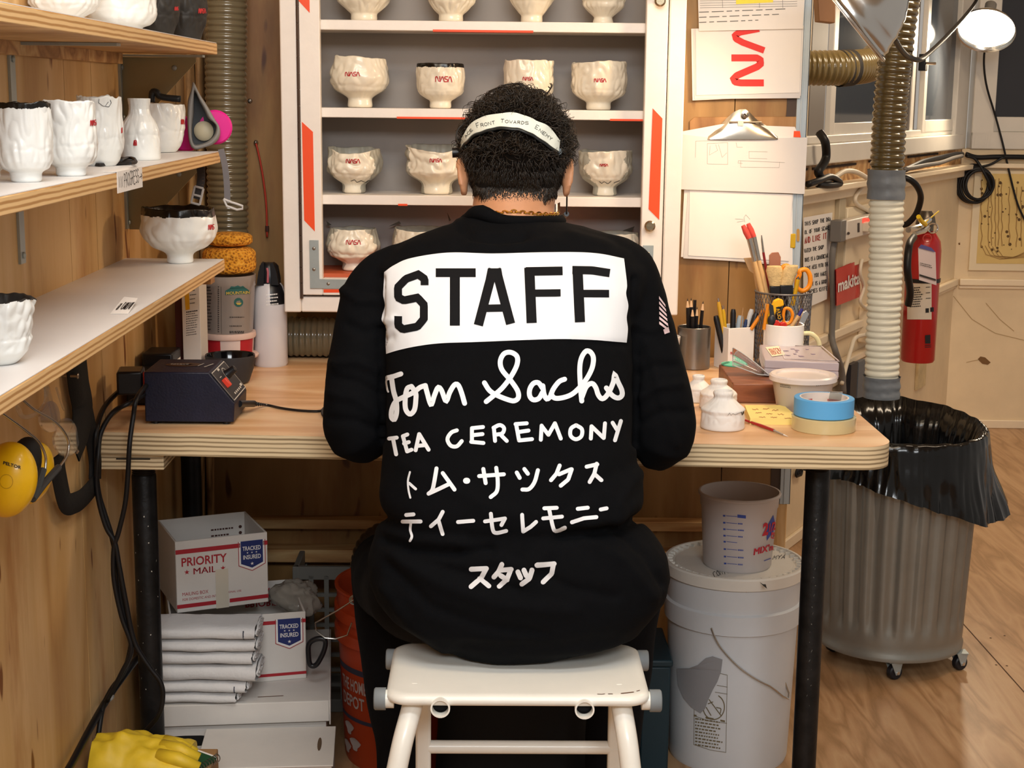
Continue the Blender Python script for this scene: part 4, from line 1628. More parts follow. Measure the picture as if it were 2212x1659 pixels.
printrow(['660,750 612,770 580,825 608,880 660,886 702,842', '788,738 788,848', '788,732 882,722', '790,792 878,782', '782,848 886,858', '975,730 985,840', '972,728 1025,705 1062,730 1048,775 1000,786',
          '1030,785 1085,840', '1165,700 1190,835', '1160,697 1255,690', '1180,765 1270,752', '1190,836 1300,825', '1375,830 1382,710', '1382,712 1440,788', '1440,788 1495,690', '1495,690 1545,820',
          '1675,706 1632,735 1628,795 1672,826 1720,800 1724,740 1675,706', '1800,820 1806,716', '1806,716 1908,815', '1910,815 1920,690', '1985,685 2020,742', '2055,670 2005,835'], 8.4, S6, O6)
printrow([('262,1105 245,1180 250,1260 265,1325', 4.2), ('255,1200 310,1250', 6), '487,1075 466,1200 450,1262 420,1290', '420,1290 590,1210', '540,1115 640,1255', ('738,1180 748,1180', 13),
          '850,1140 1060,1125', '885,1080 905,1200', '995,1070 1008,1180 1000,1270 948,1320', '1170,1110 1195,1155', '1235,1080 1265,1120', '1350,1090 1322,1190 1275,1250 1218,1255',
          '1535,1050 1508,1120 1462,1175', '1530,1125 1632,1082', '1638,1082 1608,1170 1545,1222', '1765,1060 1855,1040', '1850,1035 1830,1120 1790,1190', '1835,1125 1890,1175'], 8.6, S6, O6)
printrow(['230,1470 292,1465', '200,1525 352,1525', ('270,1530 265,1600 278,1655 262,1690', 5.5), '540,1445 505,1510 440,1565', '505,1520 540,1635', '670,1530 800,1520', '900,1525 1070,1500', '1070,1500 1040,1555',
          '950,1460 965,1590 995,1622 1080,1605', '1215,1470 1225,1610', '1225,1610 1290,1570 1335,1530', '1405,1415 1510,1410', '1395,1500 1555,1485', '1445,1420 1475,1560 1502,1606 1580,1578', '1690,1420 1775,1410',
          '1640,1532 1740,1500 1848,1490', '1885,1425 1935,1415'], 8.4, S6, O6)
printrow(['880,634 970,630', '968,632 938,688 878,740', '930,690 984,736', '1062,606 1042,650 1015,680', '1050,640 1118,634', '1115,638 1095,690 1046,738', '1055,672 1094,697', '1158,650 1174,686', '1194,640 1208,674',
          '1242,638 1226,690 1182,722', '1272,610 1374,602', '1370,604 1360,660 1308,712'], 10.5, 2.765, (700, 1000), mt=PRINT2)
# striped flag patch on the right sleeve
m = MB()
q0, q1, q2, q3 = (1423, 640), (1436, 658), (1445, 720), (1424, 706)
for k in range(6):
    t0, t1 = k / 6, (k + 0.55) / 6

    def e_(t, side):
        return ((q0[0] + (q3[0] - q0[0]) * t, q0[1] + (q3[1] - q0[1]) * t) if side == 0 else (q1[0] + (q2[0] - q1[0]) * t, q1[1] + (q2[1] - q1[1]) * t))
    fill(m, fn, [e_(t0, 0), e_(t0, 1), e_(t1, 1), e_(t1, 0)], cuts=2)
fill(m, fn, [(1432, 712), (1443, 706), (1446, 718), (1435, 722)], cuts=2)
m.build('flag_patch', mat('flag_stripe_pale', 'D9BFC2', 0.7), shirt, angle=180)

# ---- hair
hr = MB()


BBV = bm_.bvh()


def scalp(d):
    """where hair grows: point on the head in world direction d, or None"""
    loc, nrm, i_, ds = BBV.ray_cast(HC, d)
    if loc is None:
        return None
    q = HM.transposed() @ (loc - HC)          # head frame: right, forward, up
    zl = 1.181 + 0.010 * nz(q.x * 60, 3) - 0.012 * math.exp(-((q.x + 0.02) / 0.012) ** 2) + 0.022 * max(0, abs(q.x) - 0.045) / 0.03
    if loc.z < zl or ds > 0.125:
        return None
    if q.y > 0.0 and q.z < 0.02 + 0.55 * q.y:
        return None
    if abs(q.x) > 0.0795 and q.z < 0.004 and q.y > -0.03:
        return None
    return loc, q


def hair_pt(d, extra=0.0):
    r_ = scalp(d)
    if r_ is None:
        return None
    loc, q = r_
    top = max(0.0, min(1.0, (loc.z - 1.22) / 0.09))
    low = max(0.0, min(1.0, (loc.z - 1.178) / 0.03))
    L_ = 0.0015 + 0.006 * low + 0.007 * top + (0.005 * top if q.x > 0.03 else 0)
    lump = (0.006 * nz(d.x * 5, d.y * 5, d.z * 5) + 0.004 * nz(d.x * 12 + 3, d.y * 12, d.z * 12)) * (0.15 * low + 0.85 * top)
    return loc + d * (L_ + lump + extra), top


BANDT = [(1001, 318), (1011, 291), (1027, 268), (1055, 254), (1095, 249), (1131, 254), (1162, 266), (1186, 284), (1201, 304)]
BANDB = [(1002, 322), (1017, 302), (1035, 288), (1059, 280), (1095, 276), (1128, 281), (1156, 293), (1178, 310), (1198, 326)]


def lerp_tab(tab, u):
    for (u0, v0), (u1, v1) in zip(tab, tab[1:]):
        if u0 <= u <= u1:
            return v0 + (v1 - v0) * (u - u0) / (u1 - u0)
    return None


def under_band(p):
    if p.y > 2.60:
        return False
    u, v = proj(p)
    a_, b_ = lerp_tab(BANDT, u), lerp_tab(BANDB, u)
    return a_ is not None and b_ is not None and a_ - 2 < v < b_ + 3


NU, NV = 130, 84
idx, vs_, fs_ = {}, [], []
for j in range(NV + 1):
    ph = PI * j / NV
    for i in range(NU):
        a = 2 * PI * i / NU
        d = Vector((math.sin(ph) * math.cos(a), math.sin(ph) * math.sin(a), math.cos(ph)))
        r_ = hair_pt(d)
        if r_ is not None and r_[0].z < 1.203 and r_[0].y < 2.62:
            r_ = None
        if r_ is not None:
            idx[(i, j)] = len(vs_)
            vs_.append(r_[0])
for j in range(NV):
    for i in range(NU):
        k4 = [(i, j), ((i + 1) % NU, j), ((i + 1) % NU, j + 1), (i, j + 1)]
        if all(k in idx for k in k4):
            fs_.append(tuple(idx[k] for k in k4))
hr.add(vs_, [tuple(reversed(f)) for f in fs_], 1)
hcap = MB()
hcap.join(hr)
rnd = random.Random(5)
cnt = 0
while cnt < 10500:
    z_ = rnd.uniform(-1, 1) if cnt < 6500 else rnd.uniform(-0.85, -0.1) if cnt < 8000 else rnd.uniform(-0.72, -0.25)
    a = rnd.uniform(0, 2 * PI)
    q = math.sqrt(1 - z_ * z_)
    if cnt >= 6500:
        a = rnd.uniform(PI * 0.95, PI * 2.05)
    nrm = Vector((q * math.cos(a), q * math.sin(a), z_))
    r_ = hair_pt(nrm, -0.003)
    if r_ is None:
        continue
    p0, topness = r_
    cnt += 1
    down = Vector((0, 0.1, -1)) - nrm * Vector((0, 0.1, -1)).dot(nrm)
    if topness > 0.35:
        ang = rnd.uniform(0, 2 * PI)
        e1 = nrm.cross(Vector((0, 0, 1)) if abs(nrm.z) < .9 else Vector((1, 0, 0))).normalized()
        e2 = nrm.cross(e1)
        dr = e1 * math.cos(ang) + e2 * math.sin(ang)
        L_, cr_ = rnd.uniform(0.018, 0.042), rnd.uniform(0.004, 0.010)
        lift = rnd.uniform(0.05, 0.45)
        sd_ = dr.cross(nrm)
        turns = rnd.uniform(2.0, 4.5)
        pts = [p0 + dr * L_ * t * (1 - 0.3 * t) + nrm * (L_ * lift * math.sin(PI * t * 0.8)) + (sd_ * math.cos(turns * t) + nrm * math.sin(turns * t) * 0.6) * cr_ * t for t in (0, .18, .36, .54, .72, .88, 1)]
    else:
        dr = (down.normalized() + Vector((rnd.uniform(-.5, .5), rnd.uniform(-.3, .3), 0))).normalized()
        L_ = rnd.uniform(0.008, 0.017)
        pts = [p0 + dr * L_ * t + nrm * 0.004 * math.sin(2.6 * t) for t in (0, .3, .6, 1)]
    if any(under_band(q_) for q_ in pts):
        continue
    n_ = len(pts)
    hr.tube(pts, [0.00065 * (1 - 0.7 * k / (n_ - 1)) for k in range(n_)], 4, caps=False)
# loose curls standing off the crown
for (u0, v0, u1, v1, u2, v2, u3, v3) in ((1060, 210, 1085, 186, 1125, 182, 1138, 205), (1085, 208, 1110, 190, 1132, 192, 1128, 215), (1120, 200, 1150, 192, 1160, 205, 1158, 218), (1150, 214, 1178, 205, 1190, 190, 1187, 184),
                                         (1040, 218, 1062, 196, 1095, 190, 1110, 206), (1140, 205, 1165, 195, 1178, 205, 1172, 220), (1200, 245, 1225, 262, 1236, 285, 1230, 300), (1225, 300, 1245, 298, 1250, 310, 1238, 320),
                                         (1010, 260, 990, 280, 988, 300, 996, 312), (1095, 195, 1118, 180, 1140, 190, 1150, 210)):
    q = [PY(a_, b_, 2.60) for a_, b_ in ((u0, v0), (u1, v1), (u2, v2), (u3, v3))]
    q = cr(q, 5)
    for k in range(4):
        o_ = Vector((rnd.uniform(-.003, .003), rnd.uniform(-.02, .02), rnd.uniform(-.003, .003)))
        hr.tube([p + o_ * (0.3 + i / len(q)) for i, p in enumerate(q)], 0.0008, 4, caps=False)
hair = hr.build('hair', [HAIRM, mat('hair_underlayer', '0F0B08', 0.9, spec=0.1)], person, angle=180)
HBV = hcap.bvh()

# ---- headband of the magnifier visor
hfn = on_surface(HBV, 0.0065)
BT = cr([(x / 5.53 + 900, y / 5.53 + 160, 0) for x, y in [(558, 885), (575, 800), (615, 725), (700, 597), (860, 522), (1080, 495), (1280, 520), (1450, 590), (1580, 690), (1665, 800)]], 6)
BB = cr([(x / 5.53 + 900, y / 5.53 + 160, 0) for x, y in [(563, 897), (595, 860), (650, 785), (745, 708), (880, 663), (1080, 645), (1260, 668), (1420, 738), (1540, 830), (1650, 915)]], 6)
m = MB()
n_ = len(BT)
rows = []
for i in range(n_):
    a, c = hfn(BT[i].x, BT[i].y), hfn(BB[i].x, BB[i].y)
    rows.append((a, c))
for k in range(3):        # even out the path over the curls
    rows = [rows[0]] + [((rows[i - 1][0] + rows[i][0] * 2 + rows[i + 1][0]) / 4, (rows[i - 1][1] + rows[i][1] * 2 + rows[i + 1][1]) / 4) for i in range(1, n_ - 1)] + [rows[-1]]
vs_, fs_ = [], []
for i, (a, c) in enumerate(rows):
    d = ((a + c) / 2 - HC).normalized() * 0.0015
    vs_ += [a, c, c + d, a + d]
for i in range(n_ - 1):
    for k in range(4):
        fs_.append((i * 4 + k, i * 4 + (k + 1) % 4, i * 4 + 4 + (k + 1) % 4, i * 4 + 4 + k))
m.add(vs_, fs_)
hb = m.build('headband', mat('white_headband', 'DDE3DA', 0.45), person, angle=60)
HB = m.bvh()
m = MB()
bfn = on_surface(HB, 0.0006)
ink = 0.9


def HBp(pts):
    return [(x / 5.53 + 900, y / 5.53 + 160) for x, y in pts]


def bandtext(word, x0, y0, x1, y1, h, seed):
    dx, dy = x1 - x0, y1 - y0
    L_ = math.hypot(dx, dy)
    nx, ny = dy / L_ * h, -dx / L_ * h
    p = HBp([(x0, y0), (x1, y1), (x0 + nx, y0 + ny)])
    hand(m, bfn, word, p[0], p[1], p[2], ink, seed=seed, jit=0.03)


bandtext('F', 722, 645, 765, 629, 56, 1)
bandtext('RONT', 768, 633, 945, 597, 39, 2)
bandtext('T', 1000, 577, 1052, 581, 40, 3)
bandtext('OWARDS', 1055, 583, 1340, 605, 34, 4)
bandtext('E', 1405, 647, 1450, 669, 47, 5)
bandtext('NEMY', 1450, 677, 1610, 799, 35, 6)
bandtext('ACE', 590, 765, 680, 665, 30, 7)
m.build('handwriting', BLKINK, hb)
m = MB()
lo = [r[1] - ((r[1] - HC).normalized() * 0.001) for r in rows]
dn = [lo[i] + (rows[i][1] - rows[i][0]).normalized() * 0.0025 for i in range(n_)]
m.tube(dn, 0.0022, 8)
m.build('band_lining', mat('dark_rubber', '1E2224', 0.4), hb, angle=180)
BLKP = mat('black_plastic', '131418', 0.35)
TEAL = mat('dark_teal_plastic', '152A30', 0.35)
m = MB()
pL = PY(1002, 329, 2.60)
pL2 = PY(977, 330, 2.60)
m.tube([pL + Vector((0.012, 0, 0)), pL, pL2], [0.0075, 0.0075, 0.0085], 16)
m.build('pivot_knob', BLKP, hb)
m = MB()
pR = PY(1209, 341, 2.60)
pR2 = PY(1238, 337, 2.60)
m.tube([pR + Vector((-0.015, 0, 0)), pR, pR.lerp(pR2, 0.7), pR2], [0.009, 0.0085, 0.0065, 0.002], 16)
m.build('pivot_knob', TEAL, hb)
m = MB()
for s, p, e in ((-1, pL, rows[0][1]), (1, pR, rows[-1][1])):
    m.tube([e, p], 0.006, 8)
m.build('band_arm', TEAL, hb)
m = MB()
vR = PY(1224, 462, 2.66)
vL = Vector((2 * PCX - vR.x, vR.y, vR.z))
pa = PY(1223, 352, 2.615)
m.tube([pa, PY(1225, 405, 2.63), vR], 0.0014, 8)
m.tube([Vector((-0.045, 2.68, pa.z)), vL + Vector((0.06, 0.06, 0))], 0.0014, 8)
m.build('visor_wire', BLKP, hb)
m = MB()
rail = [vR, PY(1216, 468, 2.70), PY(1190, 476, 2.74), Vector((PCX + 0.03, 2.79, vR.z - 0.01)), Vector((PCX - 0.05, 2.78, vR.z - 0.01)), vL + Vector((0.06, 0.06, 0))]
m.tube(cr(rail, 6), 0.0045, 10)
vf = m.build('visor_frame', BLKP, hb)
m = MB()
r_ = cr(rail, 6)[8:-3]
m.grid(lambda a, t: at_(r_, a) + Vector((0, 0.004 * t, 0.028 * t)), 20, 3)
m.build('lens', mat('clear_lens', 'E8F0F0', 0.02, trans=1.0, ior=1.45), vf)

# ---- gold chain
GOLD = mat('gold', 'D9A441', 0.2, 1.0)
m = MB()
neckc = Vector((PCX, 2.563, 1.167))
for k in range(64):
    a = 2 * PI * k / 64
    p = neckc + Vector((0.0735 * math.cos(a), 0.0735 * math.sin(a), -0.030 * max(0, math.sin(a)) - 0.008 * abs(math.cos(a))))
    tdir = Vector((-math.sin(a), math.cos(a), 0))
    side = Vector((math.cos(a), math.sin(a), 0)) if k % 2 else Vector((0, 0, 1))
    m.tube([p + tdir * (0.0052 * math.cos(2 * PI * j / 8)) + side * (0.0028 * math.sin(2 * PI * j / 8)) for j in range(8)], 0.0011, 5, closed=True)
m.build('gold_chain', GOLD, person)

# ------------------------------------------------------------ the white step stool
STW = mat('cream_white_enamel', 'EFEDE4', 0.3, var=0.03, vscale=12, coat=0.2)
RUB = mat('grey_rubber_cap', '7F868A', 0.55)
RUST = mat('chipped_paint_rust', '6B4A34', 0.7)
stool = thing('step_stool', 'white enamelled metal step stool with open tube ends, under the seated person', 'stool', (0.043, 2.2, 0.0))
x0, x1, y0, y1, zs_ = -0.146, 0.236, 2.095, 2.318, 0.500


def rrect(x0, x1, y0, y1, r, z, n=7):
    out = []
    for cx, cy, a0 in ((x1 - r, y0 + r, -PI / 2), (x1 - r, y1 - r, 0), (x0 + r, y1 - r, PI / 2), (x0 + r, y0 + r, PI)):
        out += [Vector((cx + r * math.cos(a0 + PI / 2 * k / n), cy + r * math.sin(a0 + PI / 2 * k / n), z)) for k in range(n + 1)]
    return out


m = MB()
rings = []
for ins, z in ((0.003, -0.016), (0.0, -0.014), (-0.0015, -0.009), (0.0, -0.004), (0.005, -0.0008), (0.012, 0.0)):
    rings.append(rrect(x0 + ins, x1 - ins, y0 + ins, y1 - ins, 0.030 - ins * 0.5, zs_ + z))
n = len(rings[0])
vs = [p for r in rings for p in r]
fs = [(i * n + k, i * n + (k + 1) % n, (i + 1) * n + (k + 1) % n, (i + 1) * n + k) for i in range(len(rings) - 1) for k in range(n)]
fs += [tuple((len(rings) - 1) * n + k for k in range(n)), tuple(range(n - 1, -1, -1))]
m.add(vs, fs)
seat = m.build('seat', STW, stool, angle=50)
m = MB()
ft = flat((0, 0, zs_ + 0.0005), (1, 0, 0), (0, 1, 0))
mark(m, ft, [[(0.16, 2.104), (0.166, 2.1035), (0.17, 2.105)]], 0.0016)
mark(m, ft, [[(0.195, 2.107), (0.203, 2.109), (0.212, 2.112)]], 0.003)
mark(m, ft, [[(0.176, 2.105), (0.181, 2.105)]], 0.002)
mark(m, ft, [[(0.218, 2.116), (0.222, 2.119)]], 0.0018)
m.build('chipped_paint', RUST, seat)
LR = 0.0152
for s, (ut, ub) in ((-1, (889, 858)), (1, (1345, 1362))):
    top_ = PY(ut, 1512, 2.115)
    bot = PY(ub, 1659, 2.085)
    d = (bot - top_).normalized()
    foot = bot + d * (bot.z / -d.z)
    m = MB()
    m.tube(cr([Vector((top_.x + s * -0.004, 2.150, zs_ - 0.012)), Vector((top_.x, 2.124, zs_ - 0.030)), top_ + d * 0.06, top_ + d * 0.12], 6) + [foot + Vector((0, 0, 0.02))], LR, 18)
    m.build('leg', STW, stool, angle=60)
    m = MB()
    m.tube([foot + Vector((0, 0, 0.0)), foot + Vector((0, 0, 0.03))], LR + 0.003, 16)
    m.build('foot_cap', RUB, stool, angle=60)
for u0, u1 in ((898, 931), (1326, 1344)):
    xa, xb = PY(u0, 1560, 2.26).x, PY(u1, 1560, 2.26).x
    if u0 > 1000:
        xa = xb - 0.022
    m = MB()
    m.bx(xa, xb, 2.25, 2.27, 0.0, zs_ - 0.016)
    m.build('rear_leg', STW, stool, bevel=0.004)
m = MB()
za = PY(1130, 1614, 2.26).z
m.tube([Vector((PY(925, 1610, 2.26).x, 2.26, za)), Vector((PY(1345, 1618, 2.26).x, 2.26, za))], 0.0105, 14)
m.build('rung', STW, stool, angle=60)
for u, v in ((951, 1531), (1263, 1534)):
    p = PY(u, v, 2.088)
    m = MB()
    R, r = 0.0142, 0.0118
    M_ = frame((0, 1, 0))
    m.lathe([(r, 0.10), (r, 0.0), (R, 0.0), (R, 0.22), (0, 0.22)], p, 26, M=M_)
    ot = m.build('open_tube', STW, stool, angle=50)
    m = MB()
    m.lathe([(0, 0.022), (r, 0.022)], p, 26, M=M_)
    m.lathe([(r - 0.0004, 0.09), (r - 0.0004, 0.014)], p, 26, M=M_)
    m.build('bore_shade', BLACKM, ot)  # black colour stands in for the shade down the tube
for (xc, yc, zc, s) in ((x0, 2.125, zs_ - 0.013, -1), (x1, 2.125, zs_ - 0.014, 1), (x0 + 0.006, 2.296, zs_ - 0.017, -1), (x1 - 0.002, 2.296, zs_ - 0.017, 1)):
    m = MB()
    m.tube([(xc + s * -0.01, yc, zc - 0.004), (xc + s * 0.004, yc, zc - 0.004)], 0.0135, 16)
    m.build('crossbar_end', STW, stool, angle=60)
    m = MB()
    m.tube([(xc + s * 0.002, yc, zc - 0.004), (xc + s * 0.017, yc, zc - 0.004), (xc + s * 0.019, yc, zc - 0.004)], [0.0165, 0.0165, 0.0145], 18)
    m.build('end_cap', RUB, stool, angle=60)

# ------------------------------------------------------------ things stowed under the table
CARD = mat('white_cardboard', 'D6D0C9', 0.7, var=0.05, vscale=7, bump=0.08, bscale=90)
REDP = mat('red_print', 'A8202B', 0.6)
BLUEP = mat('blue_print', '1B2A66', 0.55)
WHT = mat('white_print', 'E8E4E0', 0.6)


def carton(name, label, P, yaw, w, d, h, lid_h=None, open_top=True, group=None):
    """front-left-bottom corner P, yaw turns it about that corner; returns (object, frame)"""
    R = Matrix.Rotation(yaw, 3, 'Z')
    ex, ey, ez = R @ Vector((1, 0, 0)), R @ Vector((0, 1, 0)), Vector((0, 0, 1))
    P = Vector(P)
    t = 0.004
    c = P + ex * w / 2 + ey * d / 2
    root = thing(name, label, 'box', (c.x, c.y, P.z), group)
    m = MB()

    def bb(x0, x1, y0, y1, z0, z1):
        m.box(P + ex * (x0 + x1) / 2 + ey * (y0 + y1) / 2 + ez * (z0 + z1) / 2, (x1 - x0, y1 - y0, z1 - z0), R)
    bb(0, w, 0, t, 0, h)
    bb(0, w, d - t, d, 0, h)
    bb(0, t, t, d - t, 0, h)
    bb(w - t, w, t, d - t, 0, h)
    bb(t, w - t, t, d - t, 0, t)
    o = m.build('carton_body', CARD, root, bevel=0.0012)
    return root, o, (P, ex, ey, ez)


def face_fn(fr, w, d, which, off=0.0007):
    P, ex, ey, ez = fr
    if which == 'front':
        return flat(P - ey * off, ex, ez)
    if which == 'right':
        return flat(P + ex * (w + off), ey, ez)
    if which == 'back_in':
        return flat(P + ey * (d - 0.004 - off) + ex * w, -ex, ez)
    if which == 'left_in':
        return flat(P + ex * (0.004 + off), ey, ez)


def badge(root, f, cx, top, s):
    """blue shield reading TRACKED INSURED"""
    m = MB()
    fill(m, f, [(cx - 0.52 * s, top), (cx - 0.52 * s, top - 0.98 * s), (cx, top - 1.22 * s), (cx + 0.52 * s, top - 0.98 * s), (cx + 0.52 * s, top)])
    k = m.build('shield_border', WHT, root)
    f2 = lambda x, y: f(x, y) + (f(0, 0) - f(0, 0))
    nrm = (f(1, 0) - f(0, 0)).cross(f(0, 1) - f(0, 0)).normalized()
    if nrm.dot(CAM - f(0, 0)) < 0:
        nrm = -nrm
    g = lambda x, y: f(x, y) + nrm * 0.0005
    g2 = lambda x, y: f(x, y) + nrm * 0.001
    m = MB()
    mark(m, g, [[(cx - 0.54 * s, top), (cx - 0.54 * s, top - 1.0 * s), (cx, top - 1.25 * s), (cx + 0.54 * s, top - 1.0 * s), (cx + 0.54 * s, top)]], 0.025 * s, cap=False)
    m.build('shield_outline', REDP, k)
    m = MB()
    fill(m, g, [(cx - 0.45 * s, top), (cx - 0.45 * s, top - 0.93 * s), (cx, top - 1.13 * s), (cx + 0.45 * s, top - 0.93 * s), (cx + 0.45 * s, top)])
    m.build('shield', BLUEP, k)
    m = MB()
    print_text(m, g2, 'TRACKED', (cx - 0.38 * s, top - 0.40 * s), (cx + 0.36 * s, top - 0.40 * s), (cx - 0.38 * s, top - 0.22 * s), 0.015)
    print_text(m, g2, 'INSURED', (cx - 0.36 * s, top - 0.76 * s), (cx + 0.36 * s, top - 0.76 * s), (cx - 0.36 * s, top - 0.58 * s), 0.015)
    for k_ in (-1, 0, 1):
        fill(m, g2, [(x, -y) for x, y in star((cx + k_ * 0.18 * s, -(top - 0.49 * s)), 0.045 * s)])
    fill(m, g2, [(x, -y) for x, y in star((cx, -(top - 0.95 * s)), 0.075 * s)])
    m.build('shield_lettering', WHT, k)


# white lidded box at the bottom of the pile
zl = 0.20
Pb = Vector((-0.655, 2.78, 0.0))
wb_, db_ = 0.345, 0.40
yawb = 0.10
rootb, ob, frb = carton('cardboard_box', 'white cardboard box with an overhanging lid, carrying the folded towels', Pb, yawb, wb_, db_, zl - 0.004)
m = MB()
R = Matrix.Rotation(yawb, 3, 'Z')
P, ex, ey, ez = frb


def bbx(m, P, R, x0, x1, y0, y1, z0, z1):
    m.box(P + R @ Vector(((x0 + x1) / 2, (y0 + y1) / 2, (z0 + z1) / 2)), (x1 - x0, y1 - y0, z1 - z0), R)


bbx(m, P, R, -0.004, wb_ + 0.006, -0.006, db_, zl - 0.003, zl)
bbx(m, P, R, -0.004, wb_ + 0.006, -0.008, -0.005, zl - 0.042, zl)
m.prism([P + R @ Vector((wb_ + 0.006, y, z)) for y, z in ((-0.006, zl), (db_, zl), (db_, zl - 0.03), (0.03, zl - 0.045), (-0.006, zl - 0.05))], R @ Vector((0.003, 0, 0)))
m.build('lid', CARD, rootb, bevel=0.0012)
m = MB()
mark(m, flat(P + ez * (zl + 0.0006), ex, ey), [[(0.215, 0.022), (0.262, 0.024)]], 0.003)
m.build('slot', RUST, rootb)
# nearer low white box with a hand hole
Pn = Vector((-0.52, 2.595, 0.0))
rootn, on_, frn = carton('cardboard_box', 'low white cardboard box with an oval hand hole, nearest to the yellow glove', Pn, 0.07, 0.24, 0.17, 0.155)
m = MB()
R = Matrix.Rotation(0.07, 3, 'Z')
bbx(m, Pn, R, -0.003, 0.243, -0.003, 0.173, 0.155, 0.158)
m.build('lid', CARD, rootn, bevel=0.001)
m = MB()
q = [(-0.0, 0.0)]
f_ = flat(Pn + R @ Vector((0, 0, 0.1585)), R @ Vector((1, 0, 0)), R @ Vector((0, 1, 0)))
fill(m, f_, [(0.215 + 0.004 * math.cos(a), 0.09 + 0.030 * math.sin(a)) for a in [2 * PI * k / 16 for k in range(16)]])
m.build('hand_hole', mat('brown_cardboard_inside', '5E4A36', 0.8), rootn)
m = MB()
mm_ = flat(P - ey * 0.0008, ex, ez)
fill(m, mm_, [(0.075 + 0.055 * (abs(math.cos(a)) ** .5) * math.copysign(1, math.cos(a)), 0.125 + 0.011 * math.sin(a)) for a in [2 * PI * k / 20 for k in range(20)]])
m.build('hand_hole', BLACKM, rootb)

# big mailing box, open
Pm = PZ(372, 1490, zl)
pr = PZ(662, 1465, zl)
yawm = math.atan2(pr.y - Pm.y, pr.x - Pm.x)
wm = (pr - Pm).length
hm, dm = 0.140, 0.215
rootm, om, frm = carton('mailing_box', 'larger open mailing box with a shield badge, behind the folded towels', Pm, yawm, wm, dm, hm)
f = face_fn(frm, wm, dm, 'front')
fr_ = face_fn(frm, wm, dm, 'right')
m = MB()
fill(m, f, [(0, hm - .022), (wm * .78, hm - .022), (wm * .78, hm - .0145), (0, hm - .0145)])
fill(m, f, [(wm * .965, hm - .022), (wm, hm - .022), (wm, hm - .0145), (wm * .965, hm - .0145)])
fill(m, f, [(0, 0.010), (wm, 0.010), (wm, 0.016), (0, 0.016)])
fill(m, fr_, [(0, hm - .022), (dm, hm - .022), (dm, hm - .0145), (0, hm - .0145)])
print_text(m, fr_, 'PRIORITY', (0.03, 0.085), (0.13, 0.085), (0.03, 0.105), 0.02)
print_text(m, fr_, 'MAIL', (0.05, 0.055), (0.11, 0.055), (0.05, 0.075), 0.0)
m.build('red_print', REDP, om)
badge(om, f, wm * 0.875, hm - 0.012, 0.050)
f = face_fn(frm, wm, dm, 'back_in')
m = MB()
print_text(m, f, 'MAIL', (0.085, 0.125), (0.028, 0.125), (0.085, 0.108), 0.0)
fill(m, f, star((0.018, 0.116), 0.006))
fill(m, f, star((0.097, 0.116), 0.006))
print_text(m, f, 'PRIORITY', (0.10, 0.10), (0.015, 0.10), (0.10, 0.085), 0.02)
m.build('red_print', REDP, om)
# small mailing box on top of it
zt_ = zl + hm + 0.001
Ps = PZ(383, 1325, zt_)
pr = PZ(580, 1300, zt_)
yaws = math.atan2(pr.y - Ps.y, pr.x - Ps.x)
wsb = (pr - Ps).length
hs, ds = 0.146, 0.17
roots, os_, frs = carton('mailing_box', 'small open mailing box reading priority mail, topmost of the pile under the table', Ps, yaws, wsb, ds, hs)
f = face_fn(frs, wsb, ds, 'front')
fr_ = face_fn(frs, wsb, ds, 'right')
W_ = wsb
m = MB()
fill(m, f, [(0, hs - .026), (W_ * .70, hs - .026), (W_ * .70, hs - .017), (0, hs - .017)])
fill(m, f, [(W_ * .95, hs - .026), (W_, hs - .026), (W_, hs - .017), (W_ * .95, hs - .017)])
fill(m, f, [(0, 0.009), (W_ * .43, 0.009), (W_ * .43, 0.017), (0, 0.017)])
fill(m, f, [(W_ * .57, 0.009), (W_, 0.009), (W_, 0.017), (W_ * .57, 0.017)])
fill(m, fr_, [(0, hs - .026), (ds, hs - .026), (ds, hs - .017), (0, hs - .017)])
print_text(m, f, 'PRIORITY', (W_ * .06, hs - .052), (W_ * .55, hs - .052), (W_ * .06, hs - .034), 0.02)
print_text(m, f, 'MAIL', (W_ * .188, hs - .070), (W_ * .433, hs - .070), (W_ * .188, hs - .0575), 0.0)
print_text(m, f, 'MAIL', (W_ * .185, hs - .070), (W_ * .43, hs - .070), (W_ * .185, hs - .0575), 0.0)
for x in (.115, .505):
    fill(m, f, [(a, -b_) for a, b_ in star((W_ * x, -(hs - .064)), 0.0055)])
print_text(m, f, 'MAILING BOX', (W_ * .06, 0.034), (W_ * .34, 0.034), (W_ * .06, 0.041), 0.0)
print_text(m, f, 'FOR DOMESTIC AND INT', (W_ * .06, 0.024), (W_ * .43, 0.024), (W_ * .06, 0.029), 0.0)
print_text(m, f, 'ONAL USE', (W_ * .56, 0.029), (W_ * .70, 0.029), (W_ * .56, 0.033), 0.0)
print_text(m, fr_, 'PRIORITY', (0.03, 0.085), (0.10, 0.085), (0.03, 0.105), 0.02)
m.build('red_print', REDP, os_)
m = MB()
fill(m, lambda x, y: f(x, y) - frs[2] * 0.0006, [(W_ * .42, 0.0), (W_ * .56, 0.0), (W_ * .56, hs * .55), (W_ * .42, hs * .55)])
m.build('packing_tape', mat('clear_packing_tape', 'CFC6B4', 0.3, coat=0.3), os_)
badge(os_, f, W_ * 0.825, hs - 0.0135, 0.050)
f = face_fn(frs, W_, ds, 'back_in')
m = MB()
for k in range(4):
    greek(m, f, (0.075, 0.118 - k * 0.013), (0.022, 0.118 - k * 0.013), (0.075, 0.110 - k * 0.013), 1, 0.0035, seed=k)
    disc(m, f, (0.013, 0.115 - k * 0.013), 0.0035)
m.build('small_print', mat('brown_print', '4A2A22', 0.7), os_)
